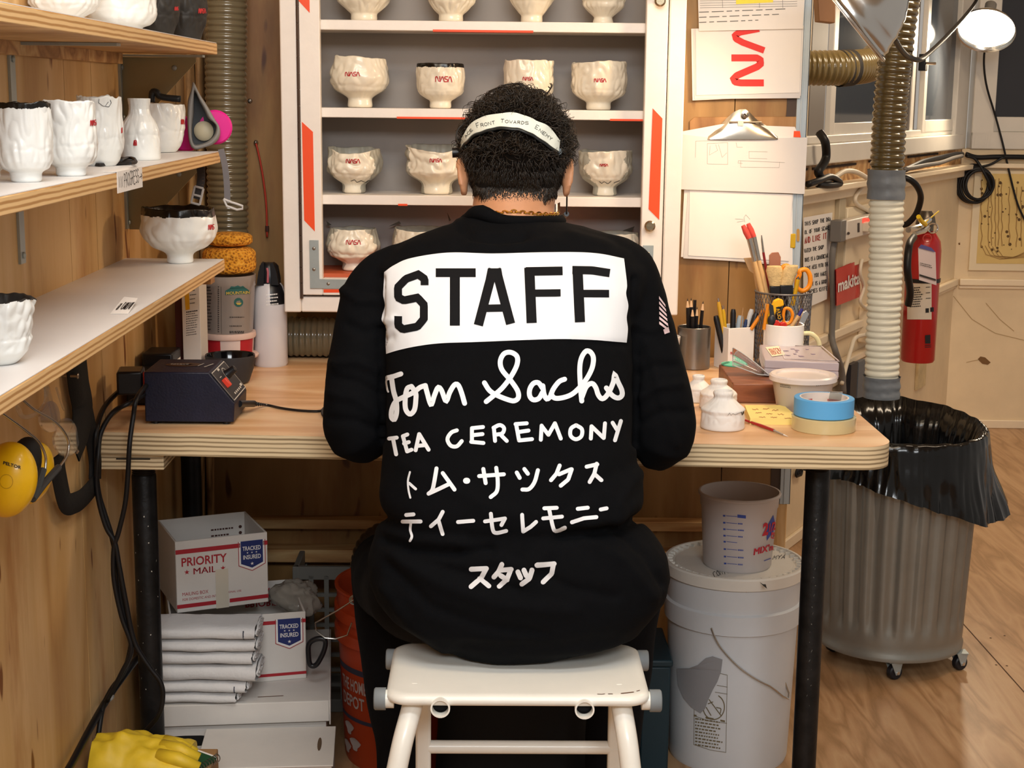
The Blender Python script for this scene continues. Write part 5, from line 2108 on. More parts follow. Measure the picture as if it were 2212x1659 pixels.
# crumpled clear wrap in the big box
m = MB()
c_ = PY(640, 1290, 3.04)
m.ball(c_, (0.055, 0.05, 0.035), 40, 28)
for i, p in enumerate(m.v):
    q = p - c_
    m.v[i] = p + q * (0.40 * nz(q.x * 22, q.y * 22, q.z * 22) + 0.28 * abs(nz(q.x * 48, q.y * 48, q.z * 48)) - 0.12)
    m.v[i].z = max(m.v[i].z, zl + 0.02)
o = m.build('plastic_bag', mat('clear_plastic_wrap', 'B9B2A6', 0.15, trans=0.35, spec=0.8, alpha=0.75))
tag(o, 'crumpled clear plastic bag sticking out of the larger mailing box', 'bag')

# folded white towels
TOW = mat('white_terry_cloth', 'D9D6D4', 0.95, var=0.05, bump=0.5, bscale=160)
STR = mat('navy_stripe', '2A2E3E', 0.8)
tl = [('top folded white towel of the pile, with one dark stripe', 0.030, 1), ('second folded white towel from the top of the pile', 0.026, 0), ('third folded white towel from the top of the pile', 0.028, 0),
      ('thick white towel, fourth from the top of the pile', 0.036, 0), ('white towel with a dark stripe near the bottom of the pile', 0.026, 1), ('crumpled lowest white towel lying on the lid', 0.022, 0)]
zc = zl + 0.002
base = PZ(342, 1545, zl)
Yt = 2.79
for i in range(5, -1, -1):
    lab, th_, stripe = tl[i]
    th_ *= 0.86
    xr_ = PY((552, 552, 545, 553, 530, 508)[i], 1400, Yt).x
    xl_ = -0.655
    rnd = random.Random(i)
    m = MB()
    nx, ns = 40, 22
    yd = 0.10

    def tw(a, b_, th_=th_, i=i, xl_=xl_, xr_=xr_):
        an = 2 * PI * b_
        ry, rz = yd / 2, th_ / 2
        c, s = math.cos(an), math.sin(an)
        y = ry * math.copysign(abs(c) ** 0.5, c)
        z = rz * math.copysign(abs(s) ** 0.7, s)
        x = xl_ + (xr_ - xl_) * a
        wv = 0.0025 * nz(x * 18, i * 3.1, 1) + 0.002 * nz(x * 40, an * 2, i)
        return Vector((x + (0.004 * nz(an * 3, i) if a > 0.9 else 0), Yt + yd / 2 - 0.012 + y + 0.006 * nz(x * 8, i * 7), zc + th_ / 2 + z * (1 + (0.25 * nz(x * 14, an, i))) + wv * 0.5))
    m.grid(tw, nx, ns)
    # rolled layers at the open end
    for k in range(4):
        q = 0.8 - 0.19 * k
        path = [Vector((xr_ + 0.002 + 0.004 * nz(a * 9, k, i), Yt + yd / 2 - 0.012 + yd / 2 * q * math.cos(2 * PI * a) * 0.98, zc + th_ / 2 + th_ / 2 * q * math.sin(2 * PI * a))) for a in [j / 20 for j in range(20)]]
        m.tube(path, 0.0022, 6, closed=True)
    o = m.build('folded_towel', TOW, angle=180)
    tag(o, lab, 'towel', 'folded white towels under the table')
    if stripe:
        k = MB()
        xs_ = xr_ - 0.022
        k.grid(lambda a, b_: tw((xs_ - xl_ + a * 0.0018) / (xr_ - xl_), 0.42 + 0.36 * b_) + Vector((0, -0.0012, 0)), 1, 14)
        k.build('stripe', STR, o)
    zc += th_ * 1.07

# orange bucket behind the left thigh
ORB = mat('orange_bucket_plastic', 'B5411C', 0.4, var=0.06)
bc = Vector((-0.165, 3.03, 0.0))
root = thing('bucket', 'orange plastic bucket with a wire bail, half hidden behind the person\'s left leg', 'bucket', bc)
m = MB()
prof = [(0, 0.004), (0.128, 0.0), (0.131, 0.01), (0.142, 0.26), (0.150, 0.262), (0.150, 0.285), (0.1435, 0.287), (0.1435, 0.305), (0.150, 0.307), (0.150, 0.33), (0.1445, 0.332), (0.145, 0.362), (0.149, 0.366), (0.149, 0.371), (0.142, 0.371), (0.140, 0.36), (0.126, 0.02), (0, 0.018)]
m.lathe(prof, bc, 56)
bk = m.build('bucket_body', ORB, root)
bvb = m.bvh()
fb_ = on_surface(bvb, 0.0006)
for (a0, a1, z, w) in ((-2.9, -1.6, 0.21, 0.012), (-2.9, -1.6, 0.105, 0.008)):
    m = MB()
    pts = [(a0 + (a1 - a0) * k / 20, z) for k in range(21)]
    mark(m, lambda a, z: bc + Vector(((0.1318 + 0.0415 * z) * math.cos(a), (0.1318 + 0.0415 * z) * math.sin(a), z)), [pts], w, cap=False)
    m.build('grey_band', mat('dull_navy_print', '3A3A4A', 0.6), bk)
m = MB()
cyl = lambda a, z: bc + Vector(((0.1325 + 0.0415 * z) * math.cos(a), (0.1325 + 0.0415 * z) * math.sin(a), z))
print_text(m, cyl, "THE HOME", (-2.75, 0.165), (-2.15, 0.165), (-2.75, 0.192), 0.02)
print_text(m, cyl, 'DEPOT', (-2.75, 0.13), (-2.2, 0.13), (-2.75, 0.157), 0.02)
for a, z in ((-2.6, 0.08), (-2.45, 0.05), (-2.7, 0.035)):
    fill(m, cyl, [(a + 0.12 * math.cos(t) * (1 + .4 * math.sin(3 * t)), z + 0.014 * math.sin(t)) for t in [2 * PI * k / 14 for k in range(14)]])
m.build('white_print', mat('dim_white_print', 'B8A8A0', 0.7), bk)
WIRE = mat('bright_wire', 'B9B6B0', 0.25, 0.95)
m = MB()
Yh = 2.86
m.tube([PY(u, v, Yh) for u, v in ((764, 1296), (730, 1318), (681, 1346), (683, 1362), (702, 1378), (725, 1380), (750, 1372), (760, 1345))], 0.0016, 8)
for k in range(3):
    m.tube(circle(PY(765 + k * 2, 1296, Yh), 0.009, 16, (1, 0, 0), (0, 0, 1)), 0.0014, 6, closed=True)
m.build('bail_wire', WIRE, root)
m = MB()
m.tube(cr([PY(u, v, Yh + 0.005) for u, v in ((668, 1390), (685, 1380), (702, 1383), (700, 1405), (684, 1435), (670, 1436), (666, 1412))], 5, True), 0.0052, 10, closed=True)
m.build('bail_grip', BLKP, root)

# grey plastic crate at the back
CR = mat('grey_crate_plastic', '75736C', 0.6)
root = thing('crate', 'grey lattice plastic crate against the back wall, between mailing boxes and orange bucket', 'crate', (-0.27, 3.31, 0.0))
zc_ = 0.336
m = MB()
for y in (3.235, 3.385):
    m.bx(-0.42, -0.12, y - 0.006, y + 0.006, zc_ - 0.03, zc_)
    m.bx(-0.42, -0.12, y - 0.006, y + 0.006, 0, 0.03)
for x in (-0.42, -0.12):
    m.bx(x - 0.006, x + 0.006, 3.235, 3.385, zc_ - 0.03, zc_)
    m.bx(x - 0.006, x + 0.006, 3.235, 3.385, 0, 0.03)
    for y in (3.235, 3.385):
        m.bx(x - 0.007, x + 0.007, y - 0.007, y + 0.007, 0, zc_)
m.bx(-0.42, -0.12, 3.235, 3.385, 0, 0.006)
m.build('crate_frame', CR, root, bevel=0.002)
m = MB()
for k in range(1, 9):
    x = -0.42 + 0.3 * k / 9
    m.bx(x - 0.005, x + 0.005, 3.229, 3.237, 0.02, zc_ - 0.02)
for k in range(1, 8):
    z = 0.03 + (zc_ - 0.06) * k / 8
    m.bx(-0.42, -0.12, 3.230, 3.238, z - 0.004, z + 0.004)
m.build('lattice', CR, root)

# white lidded bucket on the right
WB = mat('white_bucket_plastic', 'CDD1D5', 0.4, var=0.03, vscale=10)
LIDM = mat('white_lid_plastic', 'DDD9D0', 0.4, var=0.04)
bw = Vector((0.506, 3.035, 0.0))
root = thing('bucket', 'tall white plastic bucket with a snap lid, under the right end of the table', 'bucket', bw)
m = MB()
prof = [(0, 0.004), (0.127, 0.0), (0.130, 0.008), (0.1405, 0.265), (0.1475, 0.268), (0.1485, 0.303), (0.1430, 0.306), (0.1445, 0.356), (0, 0.357)]
prof = [(r * 0.95, z * 1.125) for r, z in prof]
m.lathe(prof, bw, 64)
bb_ = m.build('bucket_body', WB, root, angle=30)
BW = m.bvh()
m = MB()
lp = [(0.1465, 0.350), (0.1510, 0.351), (0.1515, 0.372), (0.149, 0.3755), (0.144, 0.3755), (0.1425, 0.368), (0.128, 0.367), (0.126, 0.3705), (0, 0.3705)]
lp = [(r * 0.95, z + 0.045) for r, z in lp]
m.lathe(lp, bw, 72)
ld = m.build('lid', LIDM, root, angle=30)
m = MB()
for k in range(44):
    a = 2 * PI * k / 44
    m.box(bw + Vector((0.1315 * math.cos(a), 0.1315 * math.sin(a), 0.4155)), (0.010, 0.004, 0.006), Matrix.Rotation(a, 3, 'Z'))
lr = m.build('lid_tooth', LIDM, ld)
lr['kind'] = 'stuff'
m = MB()
fl_ = on_plane(bw + Vector((0, 0, 0.4155)), (0, 0, 1), 0.0006)
hand(m, fl_, 'CONTILI', (1543, 1247), (1590, 1232), (1539, 1236), 1.2, seed=3)
hand(m, fl_, 'MYA', (1668, 1208), (1696, 1206), (1672, 1200), 1.2, seed=4)
m.build('handwriting', BLKINK, ld)
m = MB()
fill(m, fl_, [(1641, 1257), (1648, 1262), (1654, 1262), (1657, 1272), (1652, 1268), (1648, 1265)])
m.build('tear', BLACKM, ld)
fbw = on_surface(BW, 0.0007)
GOLDP = mat('faded_label_print', '6E6248', 0.7)
m = MB()
mark(m, fbw, [[(1500, 1530), (1499, 1608)], [(1499, 1608), (1535, 1620), (1568, 1625)], [(1568, 1625), (1571, 1458)], [(1571, 1458), (1545, 1452)], [(1500, 1546), (1535, 1558), (1570, 1562)], [(1549, 1480), (1571, 1484)], [(1545, 1495), (1571, 1499)]], 1.0, step=4)
cx_, cy_ = 1542, 1527
mark(m, fbw, [[(cx_ + 23 * math.cos(t), cy_ + 27 * math.sin(t)) for t in [-1.1 + 4.4 * k / 20 for k in range(21)]]], 2.2, step=3)
mark(m, fbw, [[(1532, 1511), (1558, 1546)], [(1526, 1528), (1536, 1545)], [(1530, 1520), (1540, 1516)], [(1548, 1528), (1558, 1530), (1556, 1540)]], 2.0, step=4)
for k in range(9):
    y = 1550 + k * 7
    greek(m, fbw, (1502, y + 4), (1567, y + 14), (1502, y), 1, 3.0, seed=k + 40)
fill(m, fbw, [(1499, 1547), (1566, 1560), (1566, 1556), (1499, 1543)], cuts=1)
m.build('warning_label', GOLDP, bb_)
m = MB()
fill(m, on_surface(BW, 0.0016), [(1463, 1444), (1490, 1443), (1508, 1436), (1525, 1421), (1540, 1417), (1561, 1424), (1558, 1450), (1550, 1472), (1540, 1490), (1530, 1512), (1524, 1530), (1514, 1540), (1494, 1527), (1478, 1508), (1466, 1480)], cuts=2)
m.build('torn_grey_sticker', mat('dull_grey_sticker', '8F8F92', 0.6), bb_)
m = MB()
hp = [on_surface(BW, 0.004)(u, v) for u, v in ((1538, 1355), (1545, 1372), (1560, 1400), (1590, 1434), (1622, 1459), (1660, 1480), (1700, 1496), (1720, 1502))]
m.tube(cr(hp, 4), 0.0017, 8)
m.build('bail_wire', WIRE, root)

# mixing tub standing on its lid
TRANS = mat('milky_plastic', 'DCD4D2', 0.4, trans=0.25, spec=0.4)
zq = 0.4158
cq = PZ(1592, 1218, zq)
root = thing('mixing_tub', 'milky plastic measuring tub with blue scale and red lettering, on the white bucket lid', 'tub', cq)
m = MB()
hq = 0.154
prof = [(0, 0.002), (0.066, 0.0), (0.069, 0.004), (0.0765, hq * .80), (0.0785, hq * .82), (0.0795, hq * .95), (0.083, hq * .96), (0.0835, hq * .985), (0.082, hq), (0.079, hq), (0.0775, hq * .95), (0.074, hq * .8), (0.066, 0.006), (0, 0.005)]
m.lathe(prof, cq, 56)
tb_ = m.build('tub_body', TRANS, root, angle=40)
ft_ = on_surface(m.bvh(), 0.0006)
m = MB()
for k, (v, L) in enumerate(((1114, 1), (1129, 1), (1143, 1), (1157, 1), (1170, 0), (1186, 1), (1202, 1), (1217, 1))):
    mark(m, ft_, [[(1569 + k * .3, v), (1592, v + 2)]], 1.1, step=5)
    fill(m, ft_, [(1562 + k * .3, v - 2), (1567 + k * .3, v - 1.6), (1567 + k * .3, v + 2), (1562 + k * .3, v + 1.6)])
    if L:
        greek(m, ft_, (1594, v + 4), (1608, v + 5), (1594, v), 1, 3.0, seed=k)
fill(m, ft_, [(1593, 1111), (1611, 1113), (1611, 1120), (1593, 1118)], cuts=1)
BLUT = mat('blue_tub_print', '3A4FA0', 0.6)
m.build('blue_scale', BLUT, tb_)
m = MB()
fill(m, ft_, [(1670, 1112), (1676, 1140), (1656, 1168), (1655, 1140)], cuts=2)
m.build('blue_star', BLUT, tb_)
m = MB()
greek(m, ft_, (1650, 1214), (1668, 1207), (1650, 1209), 1, 2.0, seed=10)
m.build('blue_print', mat('blue_tub_print', '3A4FA0', 0.6), tb_)
m = MB()
ft2 = on_surface(m.bvh() if m.v else BVHTree.FromPolygons([tuple(wloc(tb_) + p.co) for p in tb_.data.vertices], [tuple(p.vertices) for p in tb_.data.polygons]), 0.0012)
print_text(m, ft2, '2', (1646, 1158), (1658, 1155), (1648, 1130), 0.05)
print_text(m, ft2, '1/2', (1660, 1150), (1674, 1144), (1661, 1131), 0.04)
print_text(m, ft2, 'QT', (1664, 1166), (1677, 1161), (1665, 1154), 0.03)
for d_ in (0, 0.7, 1.4):
    print_text(m, ft2, "MIX'n", (1627 + d_, 1199), (1667 + d_, 1188), (1629 + d_, 1184), 0.0)
m.build('red_print', mat('red_tub_print', 'C02A3A', 0.6), tb_)

# black bag standing behind the stool
m = MB()
m.grid(lambda a, b_: Vector((0.055 + 0.158 * math.copysign(abs(math.cos(2 * PI * a)) ** .5, math.cos(2 * PI * a)) * (1 - 0.12 * b_), 2.835 + 0.043 * math.copysign(abs(math.sin(2 * PI * a)) ** .6, math.sin(2 * PI * a)) * (1 - 0.3 * b_), 0.41 * b_ + 0.01 * nz(a * 9, b_ * 4))), 48, 16)
m.f.append(tuple(16 * 49 + k for k in range(48)))
m.m.append(0)
o = m.build('bag', mat('black_nylon', '0D0D0F', 0.7, bump=0.4, bscale=60), angle=60)
tag(o, 'black bag standing in the shadow behind the white stool', 'bag')
k = MB()
p = PY(1145, 1583, 2.80)
k.bx(p.x - 0.010, p.x + 0.010, 2.798, 2.80, p.z - 0.004, p.z + 0.004)
k.build('label', mat('dull_white_label', '8A8780', 0.7), o)

# dark teal bin between the stool and the white bucket
m = MB()
x0t, x1t = PY(1385, 1520, 2.93).x, PY(1447, 1520, 2.93).x
m.bx(x0t, x1t, 2.93, 3.12, 0.0, 0.225)
m.bx(x0t - 0.004, x1t + 0.004, 2.926, 3.124, 0.225, 0.24)
o = m.build('bin', mat('dark_teal_plastic_bin', '16303A', 0.5), bevel=0.004)
tag(o, 'dark teal plastic bin in the shadow between the stool and the white bucket', 'bin')

# ------------------------------------------------------------ things at the left of the table and on the left wall
def T(u, v, z=ZT):
    return PZ(u, v, z)


def cyl_thing(name, label, cat, p, prof, mt, segs=40, group=None, angle=38, **k):
    m = MB()
    m.lathe(prof, p, segs, **k)
    o = m.build(name, mt, angle=angle)
    return tag(o, label, cat, group), m.bvh()


# navy bench power supply
NAVY = mat('navy_metal', '10142A', 0.45, var=0.15, vscale=40, bump=0.2, bscale=250)
WP = mat('pale_print', 'C9C4BC', 0.6)
a, b = T(314, 917), T(500, 925)
X0, X1, yf, dp = a.x, b.x, a.y, 0.135
root = thing('power_supply', 'navy blue bench power supply with sloping control panel, on the table', 'power supply', ((X0 + X1) / 2, yf + dp / 2, ZT))
zb_ = ZT + 0.005
pf = [(X0, zb_), (X1, zb_), (X1 + 0.002, zb_ + 0.033), (X1 - 0.042, zb_ + 0.088), (X0, zb_ + 0.088)]
m = MB()
m.prism([Vector((x, yf, z)) for x, z in pf], (0, dp, 0))
m.build('housing', NAVY, root, bevel=0.002)
for fx, fy in ((X0 + .015, yf + .015), (X1 - .015, yf + .015), (X0 + .015, yf + dp - .015), (X1 - .015, yf + dp - .015)):
    m = MB()
    m.tube([(fx, fy, ZT), (fx, fy, zb_ + 0.001)], 0.007, 10)
    m.build('foot', BLKP, root)
s0, s1 = Vector((X1 + 0.002, yf, zb_ + 0.033)), Vector((X1 - 0.042, yf, zb_ + 0.088))
ey_ = (s1 - s0)
hs_ = ey_.length
ey_ = ey_.normalized()
ex_ = Vector((0, 1, 0))
nn = ex_.cross(ey_)
nn = nn if nn.x > 0 else -nn
m = MB()
fpl = flat(s0 + nn * 0.0008, ex_, ey_)
m.prism([fpl(x, y) for x, y in ((0.004, 0.003), (dp - .004, 0.003), (dp - .004, hs_ - .003), (0.004, hs_ - .003))], nn * 0.001)
cp = m.build('control_panel', mat('charcoal_panel', '24242A', 0.5), root)
fp2 = flat(s0 + nn * 0.0023, ex_, ey_)
m = MB()
mark(m, fp2, [[(.006, .005), (dp - .006, .005), (dp - .006, hs_ - .005), (.006, hs_ - .005), (.006, .005)], [(0.03, 0.05), (0.045, 0.05)]], 0.0015, cap=False)
mark(m, fp2, [[(0.085 + 0.016 * math.cos(t), 0.045 + 0.014 * math.sin(t)) for t in [-0.6 + 4.3 * k / 16 for k in range(17)]]], 0.0014)
for k in range(5):
    fill(m, fp2, [(0.04 + k * 0.014, 0.010), (0.048 + k * 0.014, 0.010), (0.048 + k * 0.014, 0.014), (0.04 + k * 0.014, 0.014)])
fill(m, fp2, [(0.108, 0.012), (0.124, 0.012), (0.124, 0.017), (0.108, 0.017)])
fill(m, fp2, [(0.050, 0.060), (0.066, 0.060), (0.066, 0.064), (0.050, 0.064)])
m.build('panel_print', WP, cp)
m = MB()
m.box(fp2(0.034, 0.036) + nn * 0.003, (0.008, 0.013, 0.017), Matrix((nn, ex_, ey_)).transposed())
m.build('rocker_switch', mat('red_switch', 'C03A28', 0.4, emit='FF3010', estr=0.15), cp, bevel=0.001)
m = MB()
pk = fp2(0.085, 0.045)
m.tube([pk, pk + nn * 0.006, pk + nn * 0.018, pk + nn * 0.019], [0.009, 0.0075, 0.0068, 0.005], 20)
m.build('knob', BLKP, cp)
m = MB()
ft_ = flat((X0, yf, zb_ + 0.0886), (1, 0, 0), (0, 1, 0))
fill(m, ft_, [(0.055 + 0.032 * math.cos(t), 0.075 + 0.02 * math.sin(t)) for t in [2 * PI * k / 24 for k in range(24)]])
fill(m, ft_, [(0.060 + 0.012 * math.cos(t), 0.076 + 0.009 * math.sin(t)) for t in [2 * PI * k / 4 for k in range(4)]])
m.build('oval_badge', mat('dark_copper_badge', '3A241C', 0.4), root)
m = MB()
ft2_ = flat((X0, yf, zb_ + 0.0892), (1, 0, 0), (0, 1, 0))
greek(m, ft2_, (0.032, 0.071), (0.075, 0.071), (0.032, 0.081), 2, 0.002, seed=3)
greek(m, ft2_, (0.098, 0.050), (0.112, 0.095), (0.094, 0.050), 1, 0.003, seed=4)
greek(m, ft2_, (0.085, 0.06), (0.092, 0.09), (0.081, 0.06), 1, 0.002, seed=5)
m.build('top_print', WP, root)
# output plug and thin lead over the table
m = MB()
pj = Vector((X1 + 0.001, yf + 0.055, zb_ + 0.022))
pe = T(548, 872, ZT + 0.014)
m.tube([pj, pe], 0.0062, 14)
for k in range(6):
    t0 = pe.lerp(T(577, 875, ZT + 0.01), k / 6)
    m.tube([t0, t0.lerp(T(577, 875, ZT + 0.01), 0.12)], 0.0045 - 0.0004 * k, 10)
root2 = m.build('power_lead', BLKP)
tag(root2, 'thin black lead with barrel plug running over the table from the power supply', 'cable')
m = MB()
m.tube(cr([pe] + [T(u, v, ZT + 0.003) for u, v in ((577, 875), (610, 882), (650, 887), (690, 888), (699, 882), (696, 890), (700, 899), (715, 902))], 6), 0.0024, 8)
m.build('lead', BLKP, root2)

# power strip and plugs along the wall
m = MB()
s_ = thing('power_strip', 'black power strip lying along the left wall behind the navy power supply', 'power strip', (-0.64, 2.95, ZT))
m.bx(-0.672, -0.615, 2.80, 2.94, ZT + 0.0, ZT + 0.052)
m.build('strip_body', BLKP, s_, bevel=0.004)
m = MB()
m.bx(-0.672, -0.612, 2.935, 3.015, ZT, ZT + 0.075)
m.build('adapter', BLKP, s_, bevel=0.004)
m = MB()
q0 = Vector((-0.668, 3.0985, ZT + 0.01))
fq = flat((-0.6115, 2.942, ZT + 0.012), (0, 1, 0), (0, 0, 1))
fill(m, fq, [(0, 0), (0.065, 0), (0.065, 0.045), (0, 0.045)])
m.build('label', WHT, s_)
m = MB()
greek(m, flat((-0.611, 2.942, ZT + 0.012), (0, 1, 0), (0, 0, 1)), (0.004, 0.004), (0.06, 0.004), (0.004, 0.042), 7, 0.002, seed=6)
m.build('label_print', BLKINK, s_)
m = MB()
pp0 = PX(283, 822, -0.635)
m.box(pp0, (0.045, 0.06, 0.042), Matrix.Rotation(0.15, 3, 'Z'))
pg = m.build('plug', BLKP, s_, bevel=0.004)
m = MB()
m.box(pp0 + Vector((0.0235, 0.004, 0.004)), (0.004, 0.012, 0.02), Matrix.Rotation(0.15, 3, 'Z'))
m.build('plug_light', mat('red_switch', 'C03A28', 0.4), pg)

# black cords hanging at the left end of the table
CORD = mat('black_rubber_cord', '111012', 0.45, spec=0.4)


def W_(u, v, y=2.53, x=-0.672):
    p = PY(u, v, y)
    return PX(u, v, x) if p.x < x else p


def cord(name, label, pts, r, cat='cable', mt=None, n=7, extra=None):
    m = MB()
    P = [W_(*q) if isinstance(q, tuple) else q for q in pts]
    m.tube(cr(P, n), r, 10)
    o = m.build(name, mt or CORD, angle=180)
    return tag(o, label, cat)


cord('mains_cable', 'thick black cord dropping from the wall plug past the left table corner', [pp0 + Vector((0, -0.02, -0.01)), (258, 845, 2.7), (225, 880, 2.6), (208, 930), (206, 985), (212, 1060), (226, 1110), (243, 1165), (255, 1230), (262, 1300), (280, 1370), (283, 1395), (268, 1450), (240, 1490), (222, 1530), (212, 1590)], 0.0045)
cord('cable', 'black cord curving from the navy power supply over the table corner', [Vector((X0, yf + 0.06, ZT + 0.05)), (285, 868, 2.56), (245, 890, 2.55), (218, 935, 2.54), (212, 985, 2.52), (208, 1040, 2.52), (215, 1090, 2.52), (230, 1140, 2.52), (248, 1172, 2.52), (258, 1225, 2.52), (272, 1300, 2.52), (290, 1385, 2.52), (322, 1440, 2.52), (346, 1472, 2.52), (352, 1505, 2.52), (343, 1545, 2.52), (312, 1582, 2.54)], 0.0042)
cord('cable', 'black cord hanging straight in front of the table\'s left end', [Vector((X0, yf + 0.09, ZT + 0.07)), (298, 855, 2.56), (288, 900, 2.54), (280, 960, 2.52), (276, 1030, 2.52), (270, 1090, 2.52), (256, 1150, 2.52), (246, 1185, 2.52), (246, 1250, 2.52), (262, 1330, 2.52), (284, 1400, 2.52), (262, 1455, 2.52), (230, 1515, 2.52)], 0.0042)
o = cord('extension_cord', 'heavy black cord slanting from behind the pipe leg to the floor at lower left', [(335, 1378, 2.75), (290, 1430, 2.68), (240, 1498, 2.60), (205, 1555, 2.52), (160, 1640, 2.42), (140, 1680, 2.38), (120, 1760, 2.3)], 0.0062)
m = MB()
pq = W_(234, 1512, 2.59)
m.tube(circle(pq, 0.010, 14, (0.8, 0, 0.6), (0, 1, 0)), 0.003, 6, closed=True)
m.build('cable_tie', mat('clear_plastic', 'D5D8D8', 0.2, trans=0.5), o)

# black webbing strap hooked on the wall
m = MB()


def strapband(pts, w, tvec=None):
    P = cr(pts, 6)
    vs, fs = [], []
    for i, p in enumerate(P):
        d = (P[min(i + 1, len(P) - 1)] - P[max(i - 1, 0)]).normalized()
        s = d.cross(Vector((1, -0.35, 0))).normalized()
        n_ = d.cross(s).normalized() * 0.0012
        vs += [p - s * w / 2 - n_, p + s * w / 2 - n_, p + s * w / 2 + n_, p - s * w / 2 + n_]
    for i in range(len(P) - 1):
        for k in range(4):
            fs.append((i * 4 + k, i * 4 + (k + 1) % 4, i * 4 + 4 + (k + 1) % 4, i * 4 + 4 + k))
    m.add(vs, fs)


XS = -0.665
strapband([PX(163, 770, XS), PX(170, 830, XS), PX(178, 880, XS), PX(173, 930, XS), PX(160, 968, XS)], 0.055)
strapband([PX(183, 870, XS), PX(195, 930, XS), PX(205, 990, XS), PX(205, 1035, XS)], 0.034)
strapband([PX(122, 985, XS), PX(128, 1030, XS), PX(142, 1085, XS), PX(165, 1085, XS), PX(185, 1070, XS), PX(212, 1038, XS)], 0.035)
o = m.build('webbing_strap', mat('black_webbing', '0E0D0E', 0.8, bump=0.3, bscale=300), angle=180)
tag(o, 'black webbing strap hanging in a loop on the left wall beside the table', 'strap')

# yellow ear muffs
YEL = mat('yellow_plastic', 'E8B60E', 0.35, var=0.10, vscale=16, coat=0.2)
XE_ = -0.585
ce = PX(18, 1036, XE_)
em = thing('ear_muffs', 'yellow ear muffs hanging by a wire band on the left wall', 'ear muffs', ce)
sc_ = mpp(ce)
Mr = Matrix.Rotation(0.25, 3, 'Y') @ Matrix.Rotation(-0.5, 3, 'Z')
m = MB()
m.ball(ce, (66 * sc_, 0.030, 84 * sc_), 36, 24, Mr)
for i, p in enumerate(m.v):
    pass
c1 = m.build('ear_cup', YEL, em, angle=180)
bve = m.bvh()
fe = on_surface(bve, 0.0006)
k = MB()
print_text(k, fe, 'PELTOR', (7, 1003), (45, 1014), (8, 996), 0.03)
k.build('maker_print', BLKINK, c1)
k = MB()
mark(k, fe, [[(14 + 14 * math.cos(t), 1040 + 15 * math.sin(t)) for t in [2 * PI * j / 20 for j in range(21)]]], 1.2)
k.build('pivot_ring', mat('dark_yellow_line', 'B98E0A', 0.5), c1)  # thin ring in a darker yellow
m = MB()
c2p = PX(70, 1022, XE_ - 0.03)
m.ball(c2p, (44 * sc_, 0.030, 78 * sc_), 30, 20, Mr)
m.build('ear_cup', YEL, em, angle=180)
m = MB()
c3p = PX(54, 1000, XE_ - 0.012)
m.ball(c3p, (40 * sc_, 0.018, 62 * sc_), 24, 16, Mr)
m.build('cushion', mat('black_foam', '1A1714', 0.7), em, angle=180)
m = MB()
wx = XE_ + 0.025
m.tube(cr([PX(u, v, wx) for u, v in ((-30, 868), (0, 890), (40, 918), (62, 935), (84, 955), (98, 985), (98, 1018))], 6), 0.0017, 8)
m.tube(cr([PX(u, v, wx) for u, v in ((45, 860), (75, 885), (112, 906), (135, 928), (148, 955), (144, 985), (126, 1012))], 6), 0.0017, 8)
m.build('wire_band', WIRE, em, angle=180)
m = MB()
m.tube([PX(u, v, wx) for u, v in ((93, 1015), (82, 1050), (70, 1078))], 0.0048, 8)
m.tube([PX(u, v, wx) for u, v in ((126, 1010), (95, 1045), (70, 1078))], 0.0048, 8)
m.build('hinge_arm', mat('dark_grey_plastic', '2E3234', 0.4), em)

# clear safety glasses hung above them
CLR = mat('clear_polycarbonate', 'E4E6E4', 0.05, trans=0.9, spec=0.8, alpha=0.4)
gz = thing('safety_glasses', 'clear plastic safety glasses dangling from a screw under the lowest shelf', 'glasses', PX(120, 980, -0.655))
xg = -0.655
m = MB()
for pts, r in ((((100, 835), (112, 880), (122, 920), (140, 950), (165, 975)), 0.0045), (((100, 835), (98, 870), (75, 895), (50, 900), (38, 880)), 0.0035), (((122, 838), (132, 870), (138, 885)), 0.002)):
    m.tube(cr([PX(u, v, xg) for u, v in pts], 6), r, 8)
m.build('temple', CLR, gz, angle=180)
m = MB()
for cu, cv, ru, rv in ((140, 945, 24, 42), (105, 900, 20, 34)):
    m.prism([PX(cu + ru * math.cos(t) * (1.15 if math.sin(t) > 0 else 1), cv + rv * math.sin(t), xg + 0.008) for t in [2 * PI * k / 22 for k in range(22)]], (0.003, 0.001, 0))
m.build('lens', CLR, gz)
m = MB()
p = PX(133, 812, XW)
m.tube([p, p + Vector((0.025, 0, 0))], 0.0025, 8)
m.ball(p + Vector((0.026, 0, 0)), (0.002, 0.005, 0.005), 10, 6)
o = m.build('screw', mat('steel_screw', '9A938A', 0.3, 0.9))
tag(o, 'steel screw in the left wall carrying the safety glasses', 'screw')

# grey dust hose: down the corner and along the back of the table
HOSE = mat('smoky_clear_hose', '716852', 0.16, spec=0.8, trans=0.12, coat=0.5)


def corrugated(name, label, path, r, amp, pitch, mt, sides=26, sub=7, cat='hose', rfun=None, parent=None):
    P = resample(cr(path, 12), pitch / sub)
    rr = []
    for i in range(len(P)):
        q = r(i / len(P)) if callable(r) else r
        rr.append(q + amp * (abs(math.cos(PI * i / sub)) ** 0.7 * 2 - 1))
    m = MB()
    m.tube(P, rr, sides)
    o = m.build(name, mt, parent, angle=180)
    if parent is None:
        tag(o, label, cat)
    return o


